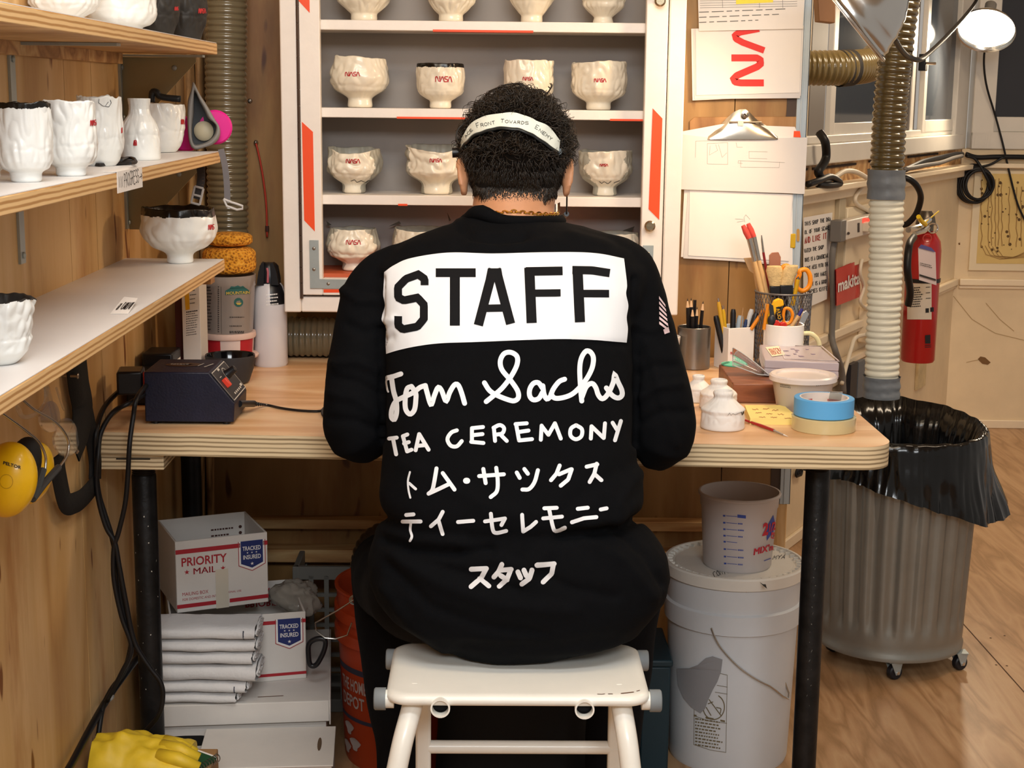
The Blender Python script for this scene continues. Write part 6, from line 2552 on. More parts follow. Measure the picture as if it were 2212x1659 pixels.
corrugated('dust_hose', 'wide smoky ribbed hose running down the left corner and along the back of the table',
           [Vector((PY(488, -120, 3.335).x, 3.335, 2.44)), PY(488, -120, 3.335), PY(488, 200, 3.335), PY(492, 420, 3.335), PY(496, 640, 3.335), Vector((-0.535, 3.335, 0.87)), Vector((-0.50, 3.345, 0.833)), Vector((-0.40, 3.345, 0.8265)), Vector((0.25, 3.345, 0.8265))], 0.0425, 0.0022, 0.0128, HOSE)
corrugated('hose', 'short dark ribbed hose curling up behind the person\'s left hip', [PY(786, 1290, 3.2), PY(790, 1240, 3.2), PY(800, 1190, 3.2), PY(830, 1162, 3.2), PY(880, 1156, 3.2), PY(960, 1160, 3.2)], 0.034, 0.002, 0.012, mat('dark_brown_hose', '3A2E24', 0.3, coat=0.4))

# stacked tubs with sponges
pz = PY(492, 715, 3.19)
p0_ = Vector((pz.x, 3.19, ZT))
k_ = mpp(p0_)
ts = thing('striped_tub', 'red and white striped paper tub with lid, under the clear measuring bucket', 'tub', p0_)
h_ = pz.z - ZT
r_ = 57 * k_
m = MB()
m.lathe([(0, 0.001), (r_ * 0.86, 0), (r_ * 0.9, 0.003), (r_ * 0.97, h_ - 0.012), (0, h_ - 0.012)], p0_, 48, mf=lambda i, a: 1 if int((a + 0.18) / (2 * PI / 8)) % 2 else 0)
m.build('tub_body', [mat('cream_paper', 'D9C4BC', 0.6), mat('red_stripe', 'B3202A', 0.5)], ts, angle=40)
m = MB()
m.lathe([(0, h_ - 0.012), (r_ * 1.03, h_ - 0.012), (r_ * 1.06, h_ - 0.008), (r_ * 1.04, h_), (0, h_)], p0_, 48)
m.build('tub_lid', mat('pinkish_lid', 'DDBFB2', 0.5), ts, angle=40)
m = MB()
m.lathe([(0, 0), (r_ * 1.12, 0), (r_ * 1.15, 0.004), (r_ * 1.1, 0.007), (0, 0.007)], p0_ + Vector((0, 0, 0.028)), 40)
m.build('rim_ring', mat('pinkish_lid', 'DDBFB2', 0.5), ts, angle=40)
z0_ = ZT + h_
hb_ = PY(492, 592, 3.19).z - z0_
mbk = thing('measuring_bucket', 'clear plastic measuring bucket with a green mountain logo, holding up two sponges', 'bucket', (p0_.x, p0_.y, z0_))
m = MB()
r0_, r1_ = 53 * k_, 61 * k_
pb_ = Vector((p0_.x, p0_.y, z0_))
m.lathe([(0, 0.001), (r0_, 0), (r0_ + 0.001, 0.003), (r1_ - .001, hb_ * .80), (r1_ + .001, hb_ * .82), (r1_ + .0015, hb_), (r1_ - .002, hb_), (r1_ - .003, hb_ * .82), (r0_ - .002, 0.004), (0, 0.003)], pb_, 48)
bo = m.build('bucket_wall', mat('clear_tub_plastic', 'B9AEA6', 0.18, trans=0.45, spec=0.6), mbk, angle=40)
fm_ = on_surface(m.bvh(), 0.0006)


def KZ(pts):
    return [(x / 5.53 + 380, y / 5.53 + 480) for x, y in pts]


m = MB()
q = KZ([(595, 868), (880, 868), (595, 815)])
fill(m, fm_, KZ([(590, 870), (885, 855), (880, 820), (840, 790), (800, 760), (770, 770), (740, 755), (700, 770), (660, 765), (640, 790), (590, 820)]), cuts=2)
m2 = MB()
disc(m, fm_, KZ([(747, 958)])[0], 10)
m.build('logo', mat('teal_print', '235C58', 0.6), bo)
fm2 = on_surface(m.bvh(), 0.0005)
m = MB()
fm2 = on_surface(BVHTree.FromPolygons([tuple(wloc(bo) + v.co) for v in bo.data.vertices], [tuple(p.vertices) for p in bo.data.polygons]), 0.0013)
q = KZ([(600, 866), (875, 854), (600, 830)])
print_text(m, fm2, 'MOUNTAIN', q[0], q[1], q[2], 0.03)
fill(m, fm2, KZ([(712, 962), (782, 962), (765, 985), (730, 985)]))
m.build('logo_lettering', mat('olive_yellow_print', 'B8A24A', 0.6), bo)
m = MB()
for j in range(22):
    v = 618 + j * 4.6
    fill(m, fm2, [(471, v), (474.5, v + 1.5), (471, v + 3)])
mark(m, fm2, [KZ([(540, 770), (545, 1330)])], 0.7, step=6)
for j in range(14):
    greek(m, fm2, (443, 622 + j * 7), (466, 622 + j * 7), (443, 618 + j * 7), 1, 2.0, seed=60 + j, fillr=.7)
for y in (1140, 1245, 1310, 1325):
    q = KZ([(640, y), (830, y), (640, y - 14)])
    greek(m, fm2, q[0], q[1], q[2], 1, 1.6, seed=int(y), fillr=.9)
m.build('scale_print', BLKINK, bo)
# sponges
m_sp = None


def spongemat():
    mt = bpy.data.materials.new('natural_sponge')
    t = NT(mt)
    co = t.coords()
    vo = t.n('TexVoronoi', Scale=170.0)
    t.l(co, vo.inputs['Vector'])
    t.l(t.ramp(vo.outputs['Distance'], [(0.15, hexc('8A5210')), (0.45, hexc('D9901F')), (0.8, hexc('E8A83A'))]), t.p.inputs['Base Color'])
    bp = t.n('Bump', Strength=1.0, Distance=0.004)
    t.l(vo.outputs['Distance'], bp.inputs['Height'])
    t.l(bp.outputs[0], t.p.inputs['Normal'])
    t.p.inputs['Roughness'].default_value = 0.95
    return mt


SPM = spongemat()
zs0 = z0_ + hb_ + 0.0005
zz = zs0
for (ua, ub, va, vb, lab, ex__) in ((440, 553, 530, 592, 'big round yellow sponge resting on the clear measuring bucket', 4), (447, 545, 501, 532, 'thin round yellow sponge on top of the bigger sponge', 3)):
    m = MB()
    c_ = PY((ua + ub) / 2, vb, 3.19)
    rx = (ub - ua) / 2 * k_
    hz = (vb - va) * k_ * 0.95
    cc = Vector((c_.x, 3.19, zz + hz / 2))
    prof = []
    for j in range(22):
        t = PI * j / 21
        prof.append((rx * (max(0, math.sin(t)) ** (2 / ex__)), -hz / 2 * math.copysign(abs(math.cos(t)) ** (2 / ex__), math.cos(t))))
    prof[0], prof[-1] = (0, -hz / 2), (0, hz / 2)
    m.lathe(prof, cc, 60, rf=lambda a, z: 1 + 0.035 * nz(math.cos(a) * 4, math.sin(a) * 4, z * 60) + 0.02 * nz(math.cos(a) * 20, math.sin(a) * 20, z * 300))
    zz += hz + 0.0006
    o = m.build('sponge', SPM, angle=180)
    tag(o, lab, 'sponge', 'round yellow sponges')
# spray bottle with black cap
pb = PY(583, 700, 3.24)
pb = Vector((pb.x, 3.245, ZT))
kk = mpp(pb)
z_ = lambda v: PY(580, v, 3.24).z - ZT
sb_ = thing('adhesive_bottle', 'white bottle with black label and black clipped nozzle, left of the cabinet', 'bottle', pb)
m = MB()
m.lathe([(0, 0), (0.034, 0), (0.036, 0.004), (0.036, z_(655)), (0.0345, z_(635)), (0.029, z_(618)), (0.023, z_(610)), (0, z_(610))], pb, 40, mf=lambda i, a: 1 if (2 < i < 6 and 4.75 < a < 5.9) else 0)
bt = m.build('bottle_body', [mat('white_bottle', 'D2CED0', 0.3), mat('black_label', '101014', 0.35)], sb_, angle=40)
fbt = on_surface(m.bvh(), 0.0006)
m = MB()
for j in range(4):
    greek(m, fbt, (575, 640 + j * 7), (607, 637 + j * 7), (575, 635 + j * 7), 1, 2.6, seed=80 + j)
m.build('label_print', WHT, bt)
m = MB()
m.lathe([(0.024, z_(616)), (0.024, z_(600)), (0.020, z_(575)), (0.014, z_(568)), (0, z_(568))], pb, 20)
for s in (-1, 1):
    m.prism([pb + Vector((s * 0.023, -0.006, z_(613))), pb + Vector((s * 0.008, -0.006, z_(613))), pb + Vector((s * 0.007, -0.006, z_(566))), pb + Vector((s * 0.012, -0.006, z_(565))), pb + Vector((s * 0.019, -0.006, z_(585)))], (0, -0.022, 0))
m.build('cap', BLKP, sb_)
m = MB()
m.tube([pb + Vector((0, -0.026, z_(608))), pb + Vector((0.001, -0.026, z_(585))), pb + Vector((-0.001, -0.024, z_(577)))], 0.0024, 8)
m.build('nozzle_tip', mat('pink_rubber', 'B8606A', 0.5), sb_)

# cartons standing against the corner
CB = mat('carton_white', 'DCD6CE', 0.5)
yA = 3.02
x0_, x1_ = PY(394, 700, yA).x, PY(433, 700, yA).x
ct = thing('carton', 'tall narrow white carton with a yellow stripe, under the far end of the lowest shelf', 'box', ((x0_ + x1_) / 2, yA + .03, ZT))
m = MB()
m.bx(x0_, x1_, yA, yA + 0.075, ZT, PY(410, 600, yA).z)
cbo = m.build('carton_body', CB, ct, bevel=0.001)
fc_ = on_plane((0, yA, 0), (0, -1, 0), 0.0006)
m = MB()
fill(m, fc_, [(396, 600), (407, 600), (410, 668), (401, 670)])
m.build('yellow_stripe', mat('yellow_print', 'E0A818', 0.5), cbo)
m = MB()
for j in range(5):
    greek(m, fc_, (410, 622 + j * 9), (425, 620 + j * 9), (410, 617 + j * 9), 1, 1.6, seed=j)
for j in range(11):
    greek(m, fc_, (402, 676 + j * 5), (429, 672 + j * 5), (402, 673 + j * 5), 1, 1.3 if j else 2.2, seed=20 + j)
m.build('small_print', BLKINK, cbo)
m = MB()
xb0, xb1 = PY(381, 700, 3.05).x, PY(391, 700, 3.05).x
m.bx(xb0, x0_ - 0.002, 3.04, 3.12, ZT, PY(385, 615, 3.05).z)
o = m.build('book', mat('maroon_cover', '4A1A18', 0.5))
tag(o, 'thin maroon book standing beside the white carton', 'book')

# black glazed bowl and a glass dish behind the power supply
pbw = T(493, 833)
rb = 54 * mpp(pbw)
pbw = pbw + Vector((0, rb * 0.6, 0))
cyl_thing('bowl', 'black clay bowl with glossy inside, behind the navy power supply', 'bowl', pbw,
          [(0, 0.002), (rb * .6, 0), (rb * .75, 0.004), (rb * .93, 0.03), (rb, 0.055), (rb * .99, 0.058), (rb * .94, 0.056), (rb * .85, 0.03), (rb * .6, 0.012), (0, 0.01)],
          [mat('matt_black_clay', '2C2A2C', 0.6, var=0.2, bump=0.3, bscale=80), mat('glossy_black_glaze', '0C0B0D', 0.1)], 48, mf=lambda i, a: 1 if i >= 5 else 0)
pgl = T(412, 800)
cyl_thing('glass_dish', 'small clear glass dish between the power strip and the black bowl', 'dish', Vector((pgl.x, pgl.y + 0.02, ZT)),
          [(0, 0.001), (0.025, 0), (0.034, 0.012), (0.036, 0.022), (0.0345, 0.022), (0.033, 0.012), (0.024, 0.003), (0, 0.003)], mat('clear_glass', 'E8ECEC', 0.02, trans=1.0), 36)

# red cord on the back wall
m = MB()
m.tube(cr([PY(u, v, YB - 0.012) for u, v in ((553, 310), (558, 330), (566, 370), (573, 420), (576, 460), (577, 512))], 6), 0.0022, 8)
o = m.build('cord', mat('red_cord', 'A8301E', 0.6), angle=180)
tag(o, 'thin red cord hanging on the brown back wall left of the cabinet', 'cord')
m = MB()
m.ball(PY(553, 308, YB - 0.006), (0.005, 0.008, 0.006), 12, 8)
m.build('screw', mat('steel_screw', '9A938A', 0.3, 0.9), o)
m = MB()
m.tube([PY(577, 488, YB - 0.012), PY(577, 500, YB - 0.012)], 0.0042, 8)
m.build('knot', mat('dark_red_knot', '40201A', 0.7), o)

# respirator at the far end of the middle shelf
GRY = mat('grey_silicone', '86827E', 0.5)
PINK = mat('magenta_filter', 'E0148C', 0.55, var=0.06)
rp = PY(445, 322, 2.845)
rs = thing('respirator', 'grey half-mask respirator with magenta filter discs, at the end of the middle shelf', 'respirator', Vector((-0.54, 2.845, z2)))


def Q(u, v, y=2.845):
    return PY(u, v, y)


m = MB()
sh_ = [(405, 230), (413, 195), (418, 178), (432, 205), (448, 230), (462, 255), (474, 275), (474, 295), (462, 310), (442, 318), (420, 322), (408, 300)]
inn = [(418, 245), (419, 215), (421, 198), (432, 220), (442, 238), (450, 255), (466, 270), (464, 290), (450, 305), (432, 312), (418, 310), (414, 280)]
so_, si_ = cr([(x, y, 0) for x, y in sh_], 4, True), cr([(x, y, 0) for x, y in inn], 4, True)
n = len(so_)
vs = []
for yy, (A_, B_, t) in ((2.875, (so_, si_, -0.06)), (2.845, (so_, si_, 0.0)), (2.832, (so_, si_, 0.35)), (2.835, (so_, si_, 0.8)), (2.86, (so_, si_, 1.0)), (2.875, (so_, si_, 1.12))):
    vs += [PY(*(A_[k].lerp(B_[k], t))[:2], yy) for k in range(n)]
fs = [(r * n + k, r * n + (k + 1) % n, (r + 1) * n + (k + 1) % n, (r + 1) * n + k) for r in range(5) for k in range(n)]
m.add(vs, fs)
m.build('face_seal', GRY, rs, angle=180)
m = MB()
m.prism([PY(q.x, q.y, 2.874) for q in si_], (0, 0.004, 0))
m.build('inner_cup', mat('dark_grey_silicone', '3E4042', 0.6), rs)
m = MB()
cval = PY(440, 283, 2.868)
m.lathe([(0, 0.008), (0.012, 0.006), (0.018, 0), (0.018, -0.004)], cval, 24, M=frame((0, -1, 0)))
m.build('valve', mat('pale_valve', 'C4B79A', 0.5), rs)
for (u, v, y, r, d) in ((462, 275, 2.872, 37, (0.15, -1, 0)), (398, 290, 2.90, 38, (-0.1, -1, 0.1))):
    m = MB()
    c_ = PY(u, v, y)
    rr = r * mpp(c_)
    m.lathe([(0, 0.008), (rr * .9, 0.007), (rr, 0.003), (rr, -0.003), (rr * .9, -0.008), (0, -0.008)], c_ + Vector((0, 0.012, 0)), 40, M=frame(d))
    m.build('filter_disc', PINK, rs)
m = MB()
STR_ = mat('grey_elastic', '6E6A6C', 0.8)


def band(pts, w, y=2.83):
    P = cr([PY(u, v, y) for u, v in pts], 5)
    for p0, p1 in zip(P, P[1:]):
        d = (p1 - p0).normalized()
        s = d.cross(Vector((0, 1, 0))).normalized() * w / 2
        m.prism([p0 - s, p0 + s, p1 + s, p1 - s], (0, 0.0015, 0))


band([(477, 322), (486, 360), (490, 400), (491, 432)], 0.011)
m.build('strap', STR_, rs)
m = MB()
band([(432, 355), (434, 390), (424, 430)], 0.014, 2.83)
m.build('strap', mat('dark_elastic', '3A3534', 0.8), rs)
m = MB()
for (u0, v0, u1, v1) in ((430, 405, 422, 440),):
    a_, b_ = PY(u0, v0, 2.826), PY(u1, v1, 2.826)
    d = (b_ - a_).normalized()
    s = d.cross(Vector((0, 1, 0))).normalized()
    for off in (-0.008, 0.008):
        m.tube([a_ + s * off, b_ + s * off], 0.0022, 8)
    for t in (0, .5, 1):
        m.tube([a_.lerp(b_, t) - s * 0.008, a_.lerp(b_, t) + s * 0.008], 0.0022, 8)
m.build('buckle', mat('grey_buckle', 'BDB8B4', 0.4), rs)
m = MB()
m.tube([PY(u, v, 2.826) for u, v in ((483, 430), (500, 437), (510, 440), (524, 445), (524, 451), (512, 453), (490, 445), (483, 430))], 0.0022, 8)
m.build('buckle', mat('grey_buckle', 'BDB8B4', 0.4), rs)
# black clamp behind, paper tag, black silicone strip
m = MB()
m.tube(cr([PY(u, v, 2.86) for u, v in ((328, 222), (329, 200), (338, 199), (345, 208), (365, 212), (390, 214))], 4), 0.006, 8)
o = m.build('clip', mat('dark_grey_plastic', '2E3234', 0.4), angle=180)
tag(o, 'dark grey plastic clip behind the bowls in front of the respirator', 'clip')
m = MB()
pa_ = [PZ(u, v, z2 + 0.001) for u, v in ((196, 357), (206, 348), (240, 347), (268, 341), (290, 342), (295, 350), (280, 355), (240, 357), (215, 359))]
m.prism(pa_, (0, 0, 0.004))
m.tube(cr([PZ(u, v, z2 + 0.008) for u, v in ((262, 346), (275, 341), (288, 342), (294, 350), (282, 353))], 4), 0.0022, 6)
o = m.build('brush_strip', mat('black_silicone', '141214', 0.5))
tag(o, 'flat black strip lying on the middle shelf in front of the flask', 'strip')
PAPER = mat('paper_white', 'EAE4DE', 0.7, var=0.02)
m = MB()
za, zb2 = z2 + 0.0012, z2 - 0.028
xa_ = XF + 0.0008
ya, yb = PX(253, 385, xa_).y, PX(307, 375, xa_).y
m.bx(XF - 0.018, XF + 0.0008, ya, yb, z2 + 0.0004, z2 + 0.0010)
m.bx(XF + 0.0004, XF + 0.0010, ya, yb, zb2, z2 + 0.0010)
o = m.build('paper_tag', PAPER, angle=20)
tag(o, 'white paper tag folded over the middle shelf edge, handwritten in progress', 'tag')
m = MB()
ftg = flat((XF + 0.0015, ya, zb2), (0, 1, 0), (0, 0, 1))
w_ = yb - ya
hand(m, ftg, 'IN', (0.02 * w_, 0.007), (0.20 * w_, 0.007), (0.02 * w_, 0.022), 0.0012, seed=2)
hand(m, ftg, 'PROGRESS', (0.24 * w_, 0.006), (0.85 * w_, 0.009), (0.24 * w_, 0.024), 0.0012, seed=3)
hand(m, ftg, '>', (0.86 * w_, 0.008), (0.99 * w_, 0.010), (0.86 * w_, 0.022), 0.0012, seed=4)
m.build('handwriting', BLKINK, o)
# little folded note on the lowest shelf
m = MB()
q0_, q1_ = PZ(238, 678, z3 + 0.0004), PZ(277, 678, z3 + 0.0004)
up_ = PZ(297, 660, z3) - q1_ + Vector((0, 0.004, 0.010))
qn = [q0_, q1_, q1_ + up_, q0_ + up_ * 1.1 + (q1_ - q0_) * 0.15]
m.slab(qn, 0.0003)
o = m.build('paper_note', PAPER)
tag(o, 'small folded paper note standing on the lowest shelf', 'note')
m = MB()
nrm = (qn[1] - qn[0]).cross(qn[3] - qn[0]).normalized()
if nrm.dot(CAM - qn[0]) < 0:
    nrm = -nrm
fnn = on_plane(qn[0], nrm, 0.001)
ex_n, L_n = (q1_ - q0_).normalized(), (q1_ - q0_).length
fnn = flat(q0_ + nrm * 0.0012 + up_ * 0.2, ex_n, up_)
hand(m, fnn, 'BE', (L_n * .18, 0.02), (L_n * .36, 0.02), (L_n * .22, 0.42), 0.0011, seed=8)
hand(m, fnn, 'CAREFUL', (L_n * .40, 0.06), (L_n * .98, 0.06), (L_n * .46, 0.5), 0.0011, seed=9)
m.build('handwriting', BLKINK, o)

# foreground: yellow glove, notebook and the box they lie on
zg_ = 0.222
m = MB()
m.bx(-0.66, -0.47, 2.28, 2.535, 0.0, zg_)
o = m.build('cardboard_box', mat('brown_cardboard', '9A744A', 0.8), bevel=0.002)
tag(o, 'brown cardboard box under the yellow glove at the lower left', 'box')
GLV = mat('yellow_rubber_glove', 'D6B52A', 0.5, var=0.12, vscale=25, bump=0.2, bscale=80)
m = MB()


def glove(a, b_):
    u = 205 + 205 * a
    x = PY(u, 1600, 2.46).x
    y = 2.405 + 0.12 * b_
    prof = math.sin(PI * min(1, max(0, b_))) ** 0.4
    h = 0.052 * prof * (1 - 0.35 * a ** 3) + 0.007 * nz(a * 4, b_ * 5) + 0.004 * nz(a * 9, b_ * 9) + 0.01 * math.exp(-((a - 0.15 - b_ * 0.3) / 0.1) ** 2)
    return Vector((x, y, zg_ + max(0.001, h)))


m.grid(glove, 40, 30)
nn_ = len(m.v)
m.grid(lambda a, b_: Vector((glove(a, b_).x, glove(a, b_).y, zg_ + 0.0005)), 40, 30)
m.grid(lambda a, t: glove(0, a).lerp(Vector((glove(0, a).x, glove(0, a).y, zg_ + 0.0005)), t), 30, 1)
m.grid(lambda a, t: glove(1, a).lerp(Vector((glove(1, a).x, glove(1, a).y, zg_ + 0.0005)), t), 30, 1)
o = m.build('rubber_glove', GLV, angle=70)
tag(o, 'yellow rubber glove lying folded in the bottom left foreground', 'glove')
m = MB()
for j, (s, L) in enumerate(((0, .07), (1, .065), (2, .055))):
    a_ = glove(0.70, 0.25 + 0.22 * j) + Vector((0, 0, -0.012))
    m.tube([a_, a_ + Vector((L * .5, -0.01, 0.0)), a_ + Vector((L, -0.012, -0.014))], [0.014, 0.0125, 0.009], 12)
m.build('finger', GLV, o, angle=180)
m = MB()
Rn = Matrix.Rotation(-0.45, 3, 'Z') @ Matrix.Rotation(0.12, 3, 'Y')
cn = Vector((PY(402, 1634, 2.46).x, 2.45, zg_ + 0.012))
m.box(cn + Vector((-0.02, 0.0, -0.004)), (0.09, 0.12, 0.006), Rn)
o = m.build('notebook', mat('dark_green_cover', '1C4A2A', 0.5))
tag(o, 'dark green notebook edge sticking out from under the yellow glove', 'notebook')
m = MB()
m.box(cn + Rn @ Vector((-0.018, 0.0, -0.0075)), (0.086, 0.116, 0.006), Rn)
m.build('pages', PAPER, o)
m = MB()
for k in range(16):
    c_ = cn + Rn @ Vector((0.027, -0.055 + 0.0073 * k, -0.005))
    m.tube([c_ + Rn @ Vector((0.006 * math.cos(t), 0, 0.007 * math.sin(t))) for t in [2 * PI * j / 10 for j in range(10)]], 0.0009, 5, closed=True)
m.build('spiral_wire', WIRE, o)

# ------------------------------------------------------------ right end of the table
STEELC = mat('brushed_steel', '8B8680', 0.32, 0.85, var=0.06, vscale=20)
CHINA = mat('white_china', 'EEE9E4', 0.2, coat=0.3)


def ring_prof(r, h, t=0.0018):
    return [(0, 0.001), (r - 0.002, 0), (r, 0.002), (r, h - 0.001), (r - t / 2, h), (r - t, h - 0.001), (r - t, 0.004), (0, 0.004)]


# steel pencil cup
pc = T(1501, 800)
rc = 36 * mpp(pc)
pc = pc + Vector((0, rc * 0.9, 0))
hc = 0.090
o, bvc = cyl_thing('pencil_cup', 'brushed steel cup full of black pencils, beside the person\'s right arm', 'cup', pc, ring_prof(rc, hc), STEELC, 44)


def stick(name, label, cat, group, base, tip, r, mt, tipmt=None, tl=0.02, sides=8, tipcol=None, cone=True):
    """pencil-like thing from base to tip; sharpened wooden end"""
    base, tip = Vector(base), Vector(tip)
    d = (tip - base).normalized()
    m = MB()
    e = tip - d * tl if cone else tip
    m.tube([base, e], r, sides)
    o = m.build(name, mt)
    tag(o, label, cat, group)
    if cone:
        k = MB()
        k.tube([e, tip - d * tl * 0.3], [r, r * 0.35], sides)
        k.build('sharpened_wood', tipmt or mat('bare_wood', 'D9B48C', 0.6), o)
        k = MB()
        k.tube([tip - d * tl * 0.3, tip], [r * 0.35, r * 0.05], sides)
        k.build('lead', tipcol or BLKINK, o)
    return o


BPEN = mat('black_pencil_lacquer', '151416', 0.3)
for i, (u, v, lab) in enumerate(((1485, 644, 'leftmost black pencil in the steel cup'), (1493, 643, 'second black pencil from the left in the steel cup'), (1501, 648, 'tall middle pencil with a flat light end in the steel cup'),
                                 (1496, 663, 'short black pencil in front in the steel cup'), (1506, 662, 'short rear black pencil in the steel cup'), (1519, 650, 'rightmost black pencil leaning outward in the steel cup'))):
    yy = pc.y + (-0.015, 0.0, 0.012, -0.02, 0.01, -0.008)[i]
    tp = PY(u, v, yy)
    bs = Vector((pc.x + (tp.x - pc.x) * 0.5, pc.y + (yy - pc.y) * 0.7, ZT + 0.006))
    stick('pencil', lab, 'pencil', 'black pencils in the steel cup', bs, tp, 0.0037, BPEN, cone=(i != 2))
# white cup hidden by the arm
pw = T(1452, 800)
rw = 0.030
cyl_thing('cup', 'white china cup peeking out behind the person\'s right elbow', 'cup', Vector((PY(1438, 780, pw.y).x, pw.y + .01, ZT)), [(0, .001), (.018, 0), (.022, .004), (.028, .04), (.0315, .072), (.030, .073), (.0265, .04), (.02, .006), (0, .005)], CHINA, 40)

# square white holder
ps_ = T(1588, 800)
kx = mpp(ps_)
Rq = Matrix.Rotation(0.35, 3, 'Z')
wq_ = 0.062
pcq = Vector((PY(1590, 760, ps_.y).x, ps_.y + 0.030, ZT))
hq_ = PY(1588, 708, pcq.y - 0.03).z - ZT
root = thing('pen_holder', 'square white ceramic pen holder with small red letters', 'pen holder', pcq)
m = MB()
o_ = [Vector((x, y, 0)) for x, y in ((-1, -1), (1, -1), (1, 1), (-1, 1))]
rings = [(1.0, 0.0), (1.0, hq_), (0.93, hq_), (0.93, 0.006)]
vs = [pcq + Rq @ (p * wq_ / 2 * s) + Vector((0, 0, z)) for s, z in rings for p in o_]
fs = [(i * 4 + k, i * 4 + (k + 1) % 4, i * 4 + 4 + (k + 1) % 4, i * 4 + 4 + k) for i in range(3) for k in range(4)] + [(3, 2, 1, 0), (12, 13, 14, 15)]
m.add(vs, fs)
hb2 = m.build('holder_body', CHINA, root, bevel=0.003)
fh_ = on_surface(m.bvh(), 0.0007)
m = MB()
nasa(m, fh_, 1578, 765, 13, 5, 1.2)
m.build('red_letters', REDINK, hb2)
HOLD = [('gold_pen', 'gold capped pen upright in the square white holder', 1552, 652, .0042, 'C79A2C'), ('mechanical_pencil', 'yellow mechanical pencil in the square white holder', 1562, 668, .0042, 'D2A520'),
        ('marker', 'black marker leaning left in the square white holder', 1546, 682, .0065, '17161A'), ('marker', 'upright black marker in the middle of the square white holder', 1584, 668, .0062, '1A191D'),
        ('brush', 'thin brown stick rising from the square white holder', 1605, 665, .0012, 'A88660'), ('cutter', 'pale blue cutter blade in the square white holder', 1600, 682, .0075, '9FB0C0'),
        ('pen', 'dark blue pen in the square white holder', 1612, 690, .004, '243A63'), ('eraser_stick', 'white flat stick in the square white holder', 1624, 668, .006, 'D8D6D4'), ('marker', 'thick black marker right of the white stick', 1634, 676, .007, '202024')]
for i, (nm, lab, u, v, r, c) in enumerate(HOLD):
    yy = pcq.y + (0.012 if i % 2 else -0.012)
    tp = PY(u, v, yy)
    bs = Vector((pcq.x + (tp.x - pcq.x) * 0.35, yy, ZT + 0.01))
    d = (tp - bs).normalized()
    m = MB()
    m.tube([bs, tp - d * 0.008, tp], [r, r, r * 0.7], 12)
    o = m.build(nm, mat('stick_' + c, c, 0.35))
    tag(o, lab, nm.split('_')[-1], 'pens in the square white holder')
    if nm in ('gold_pen', 'mechanical_pencil'):
        k = MB()
        k.tube([tp - d * 0.001, tp + d * 0.008], r * 0.55, 10)
        k.build('push_button', STEEL, o)

# mesh cup with brushes behind
pm_ = T(1690, 800)
pm_ = Vector((PY(1690, 700, 3.25).x, 3.25, ZT))
rm = 60 * mpp(pm_)
hm_ = PY(1690, 630, 3.25).z - ZT
MESH = mat('grey_wire_mesh', '6C6A6C', 0.4, 0.6)
root = thing('mesh_cup', 'grey wire mesh cup holding paint brushes and orange scissors', 'cup', pm_)
m = MB()
m.lathe([(0, 0), (rm * .93, 0), (rm * .93, 0.004), (0, 0.004)], pm_, 40)
for s in (1, -1):
    for k in range(44):
        a0 = 2 * PI * k / 44
        m.tube([pm_ + Vector((rm * (0.93 + 0.07 * t) * math.cos(a0 + s * 1.1 * t), rm * (0.93 + 0.07 * t) * math.sin(a0 + s * 1.1 * t), hm_ * t)) for t in [j / 10 for j in range(11)]], 0.0007, 4, caps=False)
m.build('mesh_wall', MESH, root, angle=180)
m = MB()
m.tube(circle(pm_ + Vector((0, 0, hm_)), rm, 44), 0.0022, 8, closed=True)
m.build('rim_wire', MESH, root, angle=180)
m = MB()
m.tube(circle(pm_ + Vector((0, 0, 0.003)), rm * .93, 44), 0.0022, 8, closed=True)
m.build('rim_wire', MESH, root, angle=180)


def at_cup(u, v, dy=0.0):
    return PY(u, v, pm_.y + dy)


BWOOD = mat('brush_wood', 'CFA873', 0.5, var=0.08)
FERR = mat('brush_ferrule', 'B6B2AC', 0.25, 0.9)
for i, (u0, v0, u1, v1, u2, v2, lab) in enumerate(((1605, 487, 1618, 515, 1660, 690, 'long wooden paint brush with red stained tip, left of the pair'), (1616, 483, 1628, 512, 1668, 690, 'long wooden paint brush with red stained tip, right of the pair'))):
    dy = -0.02 + 0.012 * i
    a_, b_, c_ = at_cup(u0, v0, dy), at_cup(u1, v1, dy), at_cup(u2, v2, dy)
    m = MB()
    e = b_.lerp(c_, 0.28)
    m.tube([e, b_.lerp(c_, .5), c_], [.0042, .0058, .0045], 10)
    o = m.build('paint_brush', BWOOD)
    tag(o, lab, 'brush', 'tall paint brushes in the mesh cup')
    k = MB()
    k.tube([b_, e], [.0058, .0045], 10)
    k.build('ferrule', FERR, o)
    k = MB()
    k.tube([a_, a_.lerp(b_, .5), b_], [.0045, .0066, .0058], 12)
    k.build('bristles', mat('red_stained_bristle', 'D1493F', 0.6, var=0.2), o)
o = stick('paint_brush', 'thin brush with dark red handle standing in the mesh cup', 'brush', 'tall paint brushes in the mesh cup', at_cup(1664, 640, 0.01), at_cup(1649, 545, 0.01), .0028, mat('dark_red_lacquer', '7A1F26', 0.3), cone=False)
k = MB()
k.tube([at_cup(1649, 545, .01), at_cup(1646, 520, .01), at_cup(1645, 508, .01)], [.0026, .0022, .001], 8)
k.build('ferrule', FERR, o)
